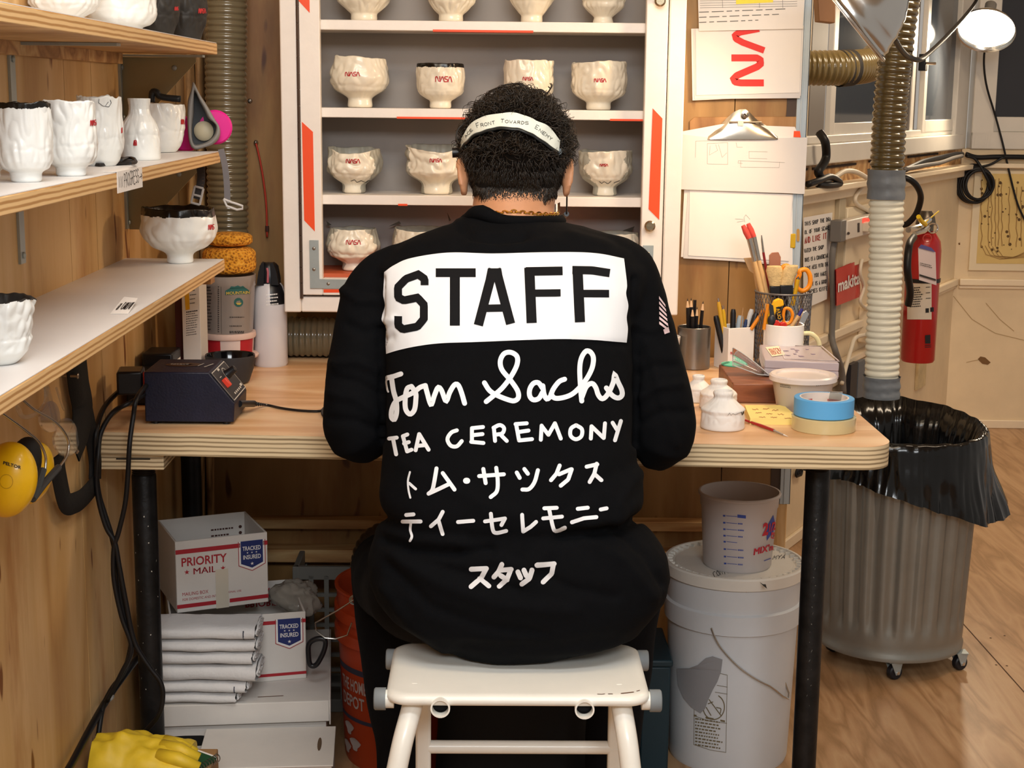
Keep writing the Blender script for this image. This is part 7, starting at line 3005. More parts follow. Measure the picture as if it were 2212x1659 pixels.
for (q, lab, c, dy) in ((((1607, 558), (1630, 556), (1641, 570), (1643, 580), (1640, 590), (1628, 592), (1618, 585)), 'pale wooden spatula leaning left in the mesh cup', 'B99468', 0.012), (((1662, 552), (1668, 546), (1682, 545), (1687, 556), (1686, 582), (1662, 590)), 'reddish wooden paddle standing at the back of the mesh cup', 'A06A52', 0.03)):
    m = MB()
    m.prism([at_cup(u, v, dy) for u, v in q], (0, 0.006, 0))
    mt_ = mat('wood_' + c, c, 0.6, var=0.1)
    a_ = at_cup(sum(t[0] for t in q) / len(q), q[-1][1] - 4, dy + 0.003)
    m.tube([a_, Vector((pm_.x + (a_.x - pm_.x) * .4, pm_.y + dy * .5, ZT + 0.02))], 0.004, 8)
    tag(m.build('wooden_spatula', mt_, bevel=0.001), lab, 'spatula')
BRI = mat('natural_bristle', 'C9AE7C', 0.8, var=0.2, vscale=80, bump=0.6, bscale=300)
for i, (u0, u1, ub0, ub1, vt, vm, lab) in enumerate(((1652, 1692, 1662, 1690, 574, 617, 'wide bristle brush with black base, left in the mesh cup'), (1694, 1728, 1684, 1712, 573, 615, 'wide pale bristle brush with black base, right in the mesh cup'))):
    dy = -0.018 - 0.004 * i
    def br(a, t, u0=u0, u1=u1, ub0=ub0, ub1=ub1, vt=vt, vm=vm, dy=dy):
        an = 2 * PI * a
        u = (ub0 + (u0 - ub0) * t + ub1 + (u1 - ub1) * t) / 2 + ((ub1 + (u1 - ub1) * t) - (ub0 + (u0 - ub0) * t)) / 2 * math.cos(an) * (1 - 0.25 * max(0, t - .75) / .25)
        p = at_cup(u, vm + (vt - vm) * t, dy)
        p.y += 0.009 * math.sin(an)
        p.z += 0.002 * nz(a * 30, t * 3, i)
        return p
    m = MB()
    m.tube([at_cup((ub0 + ub1) / 2, vm + 2, dy), Vector((pm_.x, pm_.y + dy * .5, ZT + 0.02))], 0.006, 10)
    q = [at_cup(ub0, vm, dy), at_cup(ub1, vm, dy), at_cup(ub1, vm + 24, dy), at_cup(ub0, vm + 24, dy)]
    m.prism([p + Vector((0, -0.008, 0)) for p in q], (0, 0.016, 0))
    o = m.build('bristle_brush', BLKP, bevel=0.002)
    tag(o, lab, 'brush', 'wide bristle brushes in the mesh cup')
    m = MB()
    m.grid(br, 30, 12)
    m.f.append(tuple(12 * 31 + k for k in range(30)))
    m.m.append(0)
    m.build('bristles', BRI, o, angle=180)
ORS = mat('orange_handle_plastic', 'F09018', 0.35)
m = MB()
m.tube(cr([at_cup(u, v, 0.0) for u, v in ((1728, 585), (1742, 583), (1750, 598), (1748, 618), (1735, 628), (1722, 622), (1722, 606), (1727, 594))], 6, True), 0.0052, 10, closed=True)
m.tube(cr([at_cup(u, v, 0.018) for u, v in ((1690, 580), (1697, 574), (1706, 578), (1708, 590), (1700, 600), (1692, 594))], 6, True), 0.005, 10, closed=True)
o = m.build('scissors', ORS, angle=180)
tag(o, 'orange handled scissors standing in the mesh cup', 'scissors')
m = MB()
for u, dy in ((1722, 0.002), (1712, 0.012)):
    m.prism([at_cup(u, 622, dy), at_cup(u + 8, 622, dy), at_cup(u - 8, 720, dy), at_cup(u - 12, 720, dy)], (0, 0.002, 0))
m.build('blade', STEEL, o)
stick('pencil', 'yellow pencil with dark end in front of the orange scissors', 'pencil', None, at_cup(1712, 660, -0.026), at_cup(1725, 597, -0.026), .0045, mat('ochre_pencil', 'C79A18', 0.4), tl=0.006, tipmt=BLKP)

# white mug with cutters
pg_ = T(1692, 770)
pg_ = Vector((PY(1692, 740, 3.155).x, 3.155, ZT))
rg = 43 * mpp(pg_)
hg = PY(1692, 705, 3.155 - rg).z - ZT
root = thing('mug', 'white mug stuffed with a yellow cutter and red handled pliers', 'mug', pg_)
m = MB()
m.lathe(ring_prof(rg, hg, 0.0035), pg_, 44)
m.build('mug_body', CHINA, root)
m = MB()
m.tube(cr([PY(u, v, 3.155) for u, v in ((1728, 722), (1748, 720), (1764, 730), (1770, 748), (1760, 765), (1732, 770))], 6), 0.0048, 12)
m.build('mug_handle', mat('creamy_china', 'E2D7A8', 0.25), root, angle=180)


def G(u, v, dy=0.0):
    return PY(u, v, pg_.y + dy)


YC_ = mat('yellow_tool_plastic', 'F0B414', 0.35)
m = MB()
m.prism([G(u, v, -.01) for u, v in ((1653, 700), (1666, 703), (1680, 665), (1694, 660), (1692, 648), (1682, 645), (1672, 650), (1664, 668))], (0, 0.012, 0))
o = m.build('utility_knife', YC_, bevel=0.002)
tag(o, 'yellow snap-off utility knife standing in the white mug', 'knife')
m = MB()
fk = on_plane((0, pg_.y - 0.0105, 0), (0, -1, 0), 0.0)
fill(m, fk, [(1676, 664), (1683, 662), (1692, 690), (1684, 695)])
m.build('black_label', BLKP, o)
m = MB()
fk2 = on_plane((0, pg_.y - 0.0112, 0), (0, -1, 0), 0.0)
print_text(m, fk2, 'OLFA', (1681, 690), (1677, 667), (1688, 688), 0.0)
disc(m, fk2, (1685, 653), 2.5)
m.build('label_print', YC_, o)
m = MB()
m.prism([G(u, v, -.016) for u, v in ((1662, 655), (1670, 660), (1676, 700), (1664, 702), (1664, 690))], (0, 0.005, 0))
m.ball(G(1667, 692, -.016), (0.009, 0.007, 0.012), 14, 10)
o = m.build('wire_cutter', mat('dark_tool_grip', '26282C', 0.4))
tag(o, 'dark gripped cutter beside the yellow knife in the mug', 'cutter')
m = MB()
m.tube(cr([G(u, v, 0.012) for u, v in ((1695, 668), (1706, 668), (1712, 680), (1708, 695), (1698, 700), (1692, 690))], 6, True), 0.0035, 10, closed=True)
o = m.build('scissors', ORS, angle=180)
tag(o, 'small orange scissors handle in the white mug', 'scissors')
m = MB()
REDT = mat('red_tool_grip', 'C9281E', 0.4)
m.prism([G(u, v, -.02) for u, v in ((1668, 714), (1669, 696), (1675, 691), (1684, 694), (1686, 714))], (0, 0.008, 0))
m.prism([G(u, v, -.018) for u, v in ((1686, 714), (1684, 698), (1692, 695), (1700, 698), (1702, 714))], (0, 0.008, 0))
o = m.build('pliers', REDT, bevel=0.003)
tag(o, 'red handled pliers at the front of the white mug', 'pliers')
o = stick('paint_brush', 'orange brush leaning from the white mug towards the square holder', 'brush', None, G(1650, 712, -0.012), G(1659, 657, -0.012), .0035, mat('orange_wood', 'E08A1E', 0.4), cone=False)
stick('pencil', 'orange pencil leaning out of the square white holder to the right', 'pencil', None, PY(1622, 712, pcq.y - .02), PY(1655, 662, pcq.y - .02), .0042, mat('orange_wood', 'E08A1E', 0.4), tipmt=mat('cream_tip', 'E8D8B0', .5), tl=0.008)
m = MB()
m.prism([G(u, v, 0.004) for u, v in ((1716, 714), (1732, 714), (1748, 678), (1741, 670), (1734, 674))], (0, 0.006, 0))
o = m.build('tweezers', STEEL, bevel=0.002)
tag(o, 'wide shiny steel tool leaning right in the white mug', 'tool')
stick('marker', 'purple marker behind the shiny steel tool in the mug', 'marker', None, G(1705, 720, .015), G(1733, 667, .015), .0035, mat('purple_plastic', '2C2A7A', 0.4), cone=False)
stick('paint_brush', 'beige brush next to the shiny steel tool in the mug', 'brush', None, G(1704, 716, -.004), G(1725, 682, -.004), .004, BWOOD, cone=False)

# clear organiser box, wooden block, deli tub
POLY = mat('cloudy_polypropylene', 'D9CCD2', 0.25, trans=0.35, spec=0.5)
pa, pb2, pc2, pd = T(1655, 800), T(1815, 800), T(1782, 752), T(1640, 748)
zo = 0.8505
ob_ = thing('organiser_box', 'flat cloudy plastic organiser box with a handwritten tag', 'box', (0.56, 2.98, 0.818))
o4 = [PZ(1652, 777, zo), PZ(1813, 784, zo), PZ(1769, 746, zo), PZ(1641, 744, zo)]
m = MB()
bq = [Vector((p.x, p.y, 0.818)) for p in o4]
m.prism(bq, (0, 0, 0.0155))
m.build('box_base', POLY, ob_, bevel=0.002)
m = MB()
m.prism([p + Vector((0, 0, 0.0157)) for p in bq], (0, 0, 0.0165))
lidb = m.build('lid', POLY, ob_, bevel=0.002)
cxm = (bq[0] + bq[1] + bq[2] + bq[3]) / 4
m = MB()
inset = [cxm.lerp(p, 0.86) + Vector((0.012 if i in (1, 2) else 0.03, 0, 0.0330)) for i, p in enumerate(bq)]
m.tube(inset, 0.0012, 6, closed=True)
m.build('lid_ridge', mat('pale_polypropylene', 'E6DADF', 0.3), lidb)
fo = on_plane(o4[0] + Vector((0, 0, 0.0007)), (0, 0, 1), 0.0)
m = MB()
fill(m, fo, [(1653, 750), (1682, 747), (1696, 766), (1668, 770)])
tg = m.build('tag', mat('cream_label', 'E8DCC0', 0.6), lidb)
m = MB()
hand(m, on_plane(o4[0] + Vector((0, 0, 0.0012)), (0, 0, 1), 0.0), 'BRUSH', (1660, 754), (1684, 751), (1668, 766), 0.9, seed=12)
m.build('handwriting', mat('red_marker', 'A8392E', 0.6), tg)
rnd = random.Random(9)
m = MB()
for i in range(14):
    t, s_ = rnd.uniform(0.2, 0.8), rnd.uniform(0.2, 0.8)
    p = bq[0].lerp(bq[1], t).lerp(bq[3].lerp(bq[2], t), s_)
    m.box(p + Vector((0, 0, 0.0328)), (rnd.uniform(.004, .012), rnd.uniform(.004, .010), 0.0004), Matrix.Rotation(rnd.uniform(0, 3), 3, 'Z'))
ct_ = m.build('contents', mat('dim_violet_bits', '8A7A92', 0.6), lidb)
ct_['kind'] = 'stuff'

BRW = wood('walnut_block', '5A2F1A', '7C4526', '92583A', 'X', 3.0, 0.4, 0.2)
zb3 = 0.8175
q4 = [PZ(1584, 829, zb3), PZ(1688, 830, zb3), PZ(1676, 793, zb3), PZ(1553, 787, zb3)]
m = MB()
m.prism([Vector((p.x, p.y, ZT)) for p in q4], (0, 0, zb3 - ZT))
o = m.build('wooden_block', BRW, bevel=0.002)
tag(o, 'dark brown wooden block under the clear goggle lens', 'block')
zb4 = zb3 + 0.002
m = MB()
cd = PZ(1590, 788, zb3)
m.lathe([(0, 0), (0.030, 0), (0.030, 0.0022), (0, 0.0022)], Vector((cd.x, cd.y, zb3 + 0.0002)), 36)
o = m.build('disc', mat('mint_green_plastic', '5FC9A8', 0.45))
tag(o, 'mint green round disc lying on the brown wooden block', 'disc')
m = MB()
fdisc = on_plane((cd.x, cd.y, zb3 + 0.0028), (0, 0, 1), 0)
greek(m, fdisc, (1560, 789), (1578, 783), (1558, 785), 2, 1.5, seed=5)
m.build('disc_print', mat('dark_green_print', '1E5A48', 0.6), o)
# clear curved goggle piece
CLR2 = mat('clear_goggle_plastic', 'E6EAEA', 0.04, trans=0.9, spec=0.9, ior=1.3)
m = MB()


def gog(a, t):
    u = 1583 + 82 * a
    top = 752 + 62 * a ** 1.2
    bot = 790 + 30 * a
    v = top + (bot - top) * t
    p = PY(u, v, 2.955 + 0.03 * math.sin(PI * t) - 0.02 * a)
    p.z = max(p.z, zb3 + 0.003)
    return p


m.grid(gog, 22, 10)
n0 = len(m.v)
m.v += [p + Vector((0.0004, 0.0022, 0.0006)) for p in m.v[:n0]]
for f in list(m.f):
    m.f.append(tuple(reversed([k + n0 for k in f])))
    m.m.append(0)
o = m.build('goggle_lens', CLR2, angle=180)
tag(o, 'clear curved plastic goggle lens lying on the brown block', 'lens')
m = MB()
for t in (0, 1):
    m.tube([gog(a / 12, t) + Vector((0, 0, 0.001)) for a in range(13)], 0.0011, 6)
m.tube([gog(1, t / 6) for t in range(7)], 0.0011, 6)
m.tube([gog(0, t / 6) for t in range(7)], 0.0011, 6)
m.build('lens_rim', mat('frosted_rim', 'D8D8D6', 0.25, trans=0.3), o, angle=180)

pd_ = T(1742, 895)
rd = 73 * mpp(pd_)
pd_ = pd_ + Vector((0, rd * .72, 0))
hd_ = PY(1743, 808, pd_.y).z - ZT
root = thing('deli_tub', 'round translucent tub with a lid, holding something pale', 'tub', pd_)
m = MB()
m.lathe([(0, 0.001), (rd * .72, 0), (rd * .75, 0.003), (rd * .93, hd_ - 0.006), (rd * .90, hd_ - 0.006), (rd * .72, 0.004), (0, 0.003)], pd_, 48)
tbb = m.build('tub_wall', mat('frosted_tub_plastic', 'E2D8D0', 0.3, trans=0.4, spec=0.5), root, angle=40)
fdt = on_surface(m.bvh(), 0.0007)
m = MB()
greek(m, fdt, (1763, 836), (1802, 831), (1763, 830), 1, 2.2, seed=31, fillr=1.0)
greek(m, fdt, (1686, 836), (1712, 840), (1686, 829), 2, 1.6, seed=33)
m.build('tub_print', mat('grey_print', '6A6A66', 0.6), tbb)
m = MB()
m.lathe([(0, hd_ - 0.003), (rd * .78, hd_ - 0.003), (rd * .82, hd_), (rd * .95, hd_ + 0.001), (rd, hd_ - 0.002), (rd * 1.01, hd_ - 0.010), (rd * .95, hd_ - 0.0105)], pd_, 48)
m.build('tub_lid', mat('frosted_lid_plastic', 'E9DDD8', 0.3, trans=0.2), root, angle=40)
m = MB()
m.ball(pd_ + Vector((0, 0, hd_ * .42)), (rd * .68, rd * .68, hd_ * .36), 24, 14)
for i, p in enumerate(m.v):
    q = p - pd_
    m.v[i] = p + Vector((0, 0, 0.004 * nz(q.x * 60, q.y * 60)))
m.build('contents', mat('cream_putty', 'E6D2A8', 0.7), root, angle=180)

# sticky notes, thin red brush
sq = [T(1607, 905), T(1725, 913), T(1690, 880), T(1612, 882)]
m = MB()
m.prism([p for p in (T(1620, 917), T(1727, 918), T(1692, 888), T(1608, 888))], (0, 0, 0.0115))
o = m.build('sticky_notes', mat('yellow_paper_pad', 'F4DE86', 0.6))
tag(o, 'yellow pad of sticky notes with red scribbles, left of the tapes', 'notes')
fs_ = on_plane((0, 0, ZT + 0.0120), (0, 0, 1), 0)
m = MB()
rnd = random.Random(14)
for (u, v) in ((1625, 884), (1648, 883), (1668, 886), (1632, 892), (1655, 893), (1680, 895), (1640, 901), (1665, 902), (1695, 903)):
    mark(m, fs_, [[(u + k * 2.2, v + rnd.uniform(-1.6, 1.6)) for k in range(7)]], 0.7)
m.build('handwriting', mat('red_marker', 'A8392E', 0.6), o)
a_, b_, c_ = T(1603, 905, ZT + .004), T(1672, 930, ZT + .004), T(1702, 943, ZT + .0015)
m = MB()
m.tube([a_, a_.lerp(b_, .6), b_], [.0016, .0032, .0026], 10)
o = m.build('paint_brush', mat('red_lacquer', 'A3201C', 0.25))
tag(o, 'thin red handled paint brush lying in front of the sticky notes', 'brush')
m = MB()
m.tube([b_, b_.lerp(c_, .7)], [.0022, .0014], 8)
m.build('ferrule', FERR, o)
m = MB()
m.tube([b_.lerp(c_, .7), c_], [.0013, .0003], 8)
m.build('bristles', mat('white_bristle', 'E8E4DC', .7), o)

# rolls of tape
pt = T(1792, 940)
r1 = 70 * mpp(pt)
pt = pt + Vector((0, r1 * .93, 0))
m = MB()
m.lathe([(r1 * .62, 0), (r1 - .001, 0), (r1, 0.001), (r1, 0.0235), (r1 - .001, 0.0245), (r1 * .62, 0.0245), (r1 * .62, 0)], pt, 56)
o = m.build('tape_roll', mat('clear_amber_tape', 'E4D4A2', 0.15, trans=0.3, coat=0.4), angle=40)
tag(o, 'roll of clear amber packing tape under the blue roll', 'tape')
r2 = 64 * mpp(pt)
zt2 = 0.0252
pt2 = pt + Vector((-0.0005, 0.001, zt2))
m = MB()
m.lathe([(r2 * .82, 0), (r2 - .001, 0), (r2, 0.001), (r2, 0.0305), (r2 - .001, 0.0315), (r2 * .82, 0.0315), (r2 * .82, 0)], pt2, 56)
o = m.build('tape_roll', mat('sky_blue_tape', '5AA8E2', 0.5), angle=40)
tag(o, 'roll of sky blue masking tape on top of the clear roll', 'tape')
m = MB()
m.lathe([(r2 * .77, 0.0), (r2 * .82, 0.0), (r2 * .82, 0.0318), (r2 * .77, 0.0318), (r2 * .77, 0)], pt2, 48)
core = m.build('cardboard_core', mat('white_tape_core', 'E0D6D0', 0.6), o, angle=40)
m = MB()
ci = lambda a, z: pt2 + Vector((r2 * .765 * math.cos(a), r2 * .765 * math.sin(a), z))
for a0, a1 in ((0.6, 1.2), (1.9, 2.6)):
    mark(m, ci, [[(a0 + (a1 - a0) * k / 8, 0.018) for k in range(9)]], 0.006)
m.build('core_print', mat('red_print', 'A8202B', 0.6), core)
m = MB()
m.grid(lambda a, t: pt2 + Vector((0.008 + 0.022 * t, 0.005 - 0.022 * math.sin(PI * a) * .6, 0.012 + 0.030 * math.sin(PI * a * .9 + .2))), 14, 2)
n0 = len(m.v)
m.v += [p + Vector((0, 0.001, 0.0012)) for p in m.v[:n0]]
m.f += [tuple(reversed([k + n0 for k in f])) for f in list(m.f)]
m.m += [0] * (len(m.f) - len(m.m))
o = m.build('tape_dispenser', CLR2, angle=180)
tag(o, 'clear bent plastic tape cutter sitting inside the blue roll', 'cutter')

# three upturned white vessels
SLIP = mat('matt_white_slip', 'E9E4DE', 0.55, var=0.03, bump=0.3, bscale=60)
for i, (u0, u1, vt, vb, lab, sd) in enumerate(((1478, 1537, 806, 868, 'white necked pot standing upside down, farthest of three near the elbow', 101), (1510, 1592, 813, 884, 'white necked pot standing upside down, middle one of three', 103), (1512, 1608, 836, 928, 'white necked pot standing upside down, nearest of three, with pencilled name', 107))):
    o, bv = chawan('necked_pot', lab, 'upturned white pots', u0, u1, vt, vb, zs=ZT, mats=[SLIP, SLIP, SLIP], seed=sd, amp=0.022, rimamp=0.0, cat='pot',
                   prof=[(0.0, 0.0), (0.98, 0.0), (1.0, 0.03), (0.97, 0.25), (0.95, 0.46), (0.99, 0.52), (0.80, 0.62), (0.52, 0.76), (0.42, 0.80), (0.40, 0.86), (0.46, 0.90), (0.46, 0.98), (0.40, 1.0)])
    if i == 2:
        k = MB()
        fn_ = on_surface(bv, 0.0006)
        mark(k, fn_, [[(1572, 897), (1576, 892), (1579, 897), (1583, 893), (1588, 896), (1594, 893), (1600, 891)]], 0.8, step=2)
        k.build('pencil_mark', mat('pencil_grey', '8A8680', .7), o)
        k = MB()
        mark(k, fn_, [[(1601, 890), (1603, 897), (1605, 889)], [(1606, 889), (1605.5, 894)]], 1.4, step=2)
        k.build('dark_letters', BLKINK, o)

# papers and clipboards on the back wall
yw = YB
RNDP = random.Random(21)


def sheet(q, y, th=0.0006):
    m = MB()
    P = [PY(u, v, y) for u, v in q]
    m.prism(P, (0, th, 0))
    return m


def pages(name, label, quads, y0, cat='papers'):
    root = None
    for i, q in enumerate(quads):
        y = y0 - 0.0016 * i
        m = sheet(q, y, 0.0013)
        if root is None:
            root = thing(name, label, cat, (PY(*q[2], y).x, y0, PY(*q[2], y).z))
        o = m.build('sheet', PAPER if i % 2 == 0 else mat('paper_greyish', 'D6D2D0', 0.7), root, smooth=False)
    return root, o, y


# middle stack with the red letterform
r, o, y = pages('paper_stack', 'pad of white sheets with a big red letterform, above the clipboard', [[(1493, 62), (1736, 55), (1730, 207), (1496, 217)], [(1499, 62), (1733, 55), (1728, 212), (1500, 214)], [(1503, 62), (1732, 55), (1727, 200), (1504, 206)]], yw - 0.012)
RNA = mat('red_letterform', 'DC2A22', 0.55)
fw = on_plane((0, y, 0), (0, -1, 0), 0.0008)
m = MB()
mark(m, fw, [[(1650, 179), (1600, 179), (1588, 177), (1585, 170), (1592, 163), (1636, 144), (1643, 138), (1642, 129), (1634, 125), (1580, 125)]], 15, step=3, cap=False)
mark(m, fw, [[(1651, 109), (1605, 92), (1590, 84), (1588, 76), (1598, 70), (1640, 62)]], 14, step=3, cap=False)
m.build('red_letterform', RNA, o)
# printed form on top
r, o, y = pages('printed_form', 'printed form with ruled lines and a yellow sticker, high on the back wall', [[(1506, -60), (1742, -60), (1734, 62), (1510, 67)]], yw - 0.020)
fw = on_plane((0, y, 0), (0, -1, 0), 0.0006)
m = MB()
for k in range(6):
    mark(m, fw, [[(1512, -8 + k * 5), (1722, -12 + k * 5.0)]], 0.7, cap=False)
for u in (1560, 1640, 1690):
    mark(m, fw, [[(u, -8), (u + 1, 17)]], 0.7, cap=False)
for v, L in ((27, 1.0), (38, .95), (49, .85)):
    greek(m, fw, (1510, v + 2), (1716, v - 6), (1510, v - 3), 1, 1.8, seed=int(v), fillr=L)
m.build('form_print', mat('grey_print', '6A6A66', 0.6), o)
m = MB()
fill(m, on_plane((0, y, 0), (0, -1, 0), 0.001), [(1590, -40), (1670, -40), (1670, 5), (1590, 9)])
m.build('yellow_sticker', mat('yellow_note', 'EEDC4A', 0.6), o)

# clipboard
BRD = wood('hardboard', '8A5F33', 'A87B48', 'B98C58', 'Z', 1.0, 0.5, 0.2)
cbx = thing('clipboard', 'brown clipboard with a steel clip, hung on the back wall right of the cabinet', 'clipboard', (PY(1610, 415, yw).x, yw - 0.006, PY(1610, 415, yw).z))
m = MB()
m.prism([PY(u, v, yw - 0.005) for u, v in ((1490, 262), (1500, 253), (1722, 252), (1730, 262), (1712, 560), (1490, 556))], (0, 0.003, 0))
m.build('board', BRD, cbx, bevel=0.0008)
CLIPM = mat('nickel_clip', 'B5ADA0', 0.22, 1.0)
m = MB()
ycl = yw - 0.024
q = [(1528, 300), (1530, 290), (1545, 276), (1558, 268), (1570, 255), (1585, 242), (1598, 236), (1612, 236), (1622, 245), (1634, 258), (1650, 268), (1668, 280), (1680, 292), (1681, 300)]


def clipf(a, t):
    i = a * (len(q) - 1)
    k = min(int(i), len(q) - 2)
    u = q[k][0] + (q[k + 1][0] - q[k][0]) * (i - k)
    vt = q[k][1] + (q[k + 1][1] - q[k][1]) * (i - k)
    v = vt + (301 - vt) * t
    return PY(u, v, ycl + 0.012 * (1 - t) ** 2 + 0.006 * (2 * a - 1) ** 4)


m.grid(clipf, 40, 8)
n0 = len(m.v)
m.v += [p + Vector((0, 0.0012, 0)) for p in m.v[:n0]]
m.f += [tuple(reversed([k + n0 for k in f])) for f in list(m.f)]
m.m += [0] * (len(m.f) - len(m.m))
cl_ = m.build('clip', CLIPM, cbx, angle=180)
m = MB()
pcl = PY(1610, 247, ycl)
m.lathe([(0.0035, -0.002), (0.0075, -0.002), (0.0085, 0.001), (0.0035, 0.002)], pcl, 24, M=frame((0, -1, 0)))
m.tube([PY(1575, 264, ycl + .003), PY(1645, 264, ycl + .003)], 0.0022, 8)
m.build('hanging_eye', CLIPM, cl_)
m = MB()
fill(m, on_plane((0, ycl + .002, 0), (0, -1, 0), 0.0022), [(1594, 261), (1606, 261), (1606, 272), (1594, 272)])
m.build('clip_stamp', mat('pale_stamp', 'CFCAC2', 0.5), cl_)
DRAW = mat('pencil_line', '9A9490', 0.7)
r, o, y = pages('drawing', 'white landscape sheets with faint pencil sketches, held by the clipboard clip', [[(1473, 284), (1560, 268), (1717, 274), (1728, 300), (1738, 414), (1474, 405)], [(1471, 290), (1560, 300), (1744, 297), (1738, 419), (1470, 409)]], yw - 0.016)
fw = on_plane((0, y, 0), (0, -1, 0), 0.0005)
m = MB()
mark(m, fw, [[(1503, 305), (1570, 303)], [(1503, 305), (1502, 340)], [(1528, 310), (1572, 308), (1572, 355), (1528, 354), (1528, 310)], [(1534, 315), (1532, 335), (1550, 325), (1546, 312)], [(1552, 312), (1560, 340), (1570, 330)],
                 [(1595, 347), (1695, 351)], [(1600, 347), (1600, 361), (1683, 362), (1684, 350)], [(1595, 347), (1594, 352), (1604, 353)], [(1618, 327), (1658, 328)], [(1618, 327), (1618, 342), (1657, 343)], [(1590, 308), (1592, 318), (1604, 318)]], 0.6)
m.build('pencil_sketch', DRAW, o)
m = MB()
fill(m, fw, [(1715, 283), (1728, 283), (1730, 297), (1714, 296)])
m.build('orange_corner', ORANGE, o)
r, o, y = pages('paper_stack', 'lower pad of white sheets behind the paint brushes', [[(1478, 409), (1712, 420), (1712, 575), (1471, 555)], [(1487, 409), (1714, 420), (1700, 570), (1476, 558)], [(1490, 409), (1711, 420), (1704, 564), (1487, 552)]], yw - 0.009)
fw = on_plane((0, y, 0), (0, -1, 0), 0.0005)
m = MB()
mark(m, fw, [[(1609, 480), (1607, 470), (1611, 464), (1617, 470), (1620, 474)], [(1588, 473), (1606, 474)], [(1592, 480), (1607, 477)]], 0.7)
m.build('pencil_sketch', DRAW, o)
m = MB()
pv = PY(1712, 520, yw - 0.004)
m.bx(pv.x - 0.006, pv.x + 0.006, yw - 0.010, yw - 0.001, pv.z - 0.016, pv.z + 0.016)
o = m.build('bumper', mat('yellow_foam', 'C9A21C', 0.7), bevel=0.002)
tag(o, 'small yellow pad stuck beside the aluminium wall edge', 'pad')
m = MB()
fz = on_plane((0, YB - 0.0085, 0), (0, -1, 0), 0.0008)
fill(m, fz, [(1724 + 3.5 * math.cos(t), 508 + (9 if math.sin(t) > 0 else -9) + 5 * math.sin(t)) for t in [2 * PI * k / 20 for k in range(20)]])
bpy.data.objects['trim_1']
m.build('slot', mat('ochre_slot', 'B48A48', 0.6), bpy.data.objects['trim_1'])

# ------------------------------------------------------------ right side: bin, hoses, bay wall
GALV3 = mat('galvanised_bin', '8C8B84', 0.4, 0.6, var=0.10, vscale=9, bump=0.15, bscale=40)
ct0 = Vector((0.985, 3.60, 0.0))
RB_, RT_ = 0.176, 0.196
zb_, zt_b = 0.046, 0.575
can = thing('trash_can', 'galvanised fluted trash can on casters, lined with a black bag', 'trash can', ct0)
m = MB()


def flute(a, z):
    q = (z - 0.11) / 0.40
    k = 1.0 if 0 < q < 1 else 0.0
    k *= min(1, max(0, min(q, 1 - q) / 0.05))
    s = math.cos(26 * a)
    s = math.copysign(abs(s) ** 0.5, s)
    return 1 + 0.045 * k * (s - 1) * 0.5


prof = [(0, zb_ + 0.012), (RB_ - 0.004, zb_ + 0.01), (RB_ - 0.002, zb_), (RB_ + 0.003, zb_ + 0.002), (RB_ + 0.004, zb_ + 0.012), (RB_, zb_ + 0.018)]
for j in range(30):
    z = 0.085 + (zt_b - 0.09) * j / 29
    prof.append((RB_ + (RT_ - RB_) * (z - zb_) / (zt_b - zb_), z))
prof += [(RT_ + 0.004, zt_b - 0.004), (RT_ + 0.004, zt_b), (RT_ - 0.002, zt_b), (RT_ - 0.006, zt_b - 0.02), (RB_ - 0.012, 0.09)]
m.lathe(prof, ct0, 260, rf=flute)
m.build('can_body', GALV3, can, angle=60)
for (u, v) in ((1921, 1465), (2080, 1448), (1789, 1405), (1950, 1385)):
    p = PZ(u, v, 0.0)
    d = Vector((p.x - ct0.x, p.y - ct0.y, 0))
    p = ct0 + d.normalized() * min(d.length, RB_ - 0.008)
    m = MB()
    w = Vector((0.9, 0.43, 0)).normalized()
    wc = p + Vector((0.010, -0.004, 0.0185))
    m.lathe([(0.006, -0.009), (0.016, -0.009), (0.0185, -0.006), (0.0185, 0.006), (0.016, 0.009), (0.006, 0.009)], wc, 28, M=frame(w.cross(Vector((0, 0, 1)))))
    ax_ = w.cross(Vector((0, 0, 1)))
    cst = m.build('caster_wheel', mat('black_rubber_wheel', '16161C', 0.5), can)
    m = MB()
    for s in (-1, 1):
        o_ = wc + ax_ * (0.011 * s)
        m.prism([o_ + w * -0.020 + Vector((0, 0, zb_ - 0.019)), o_ + w * 0.014 + Vector((0, 0, zb_ - 0.019)), o_ + w * 0.006 + Vector((0, 0, -0.005)), o_ + w * -0.005 + Vector((0, 0, -0.005))], ax_ * (0.0018 * s))
    m.box(wc + Vector((0, 0, zb_ - 0.0195)), (0.032, 0.032, 0.002))
    m.build('fork', GALV, cst)
    m = MB()
    m.tube([wc - ax_ * 0.015, wc + ax_ * 0.015], 0.0045, 10)
    m.build('axle_bolt', STEEL, cst)

# black bag folded over the rim
BAGM = mat('black_plastic_bag', '070708', 0.16, spec=0.5, bump=0.5, bscale=18)
m = MB()
NS = 220


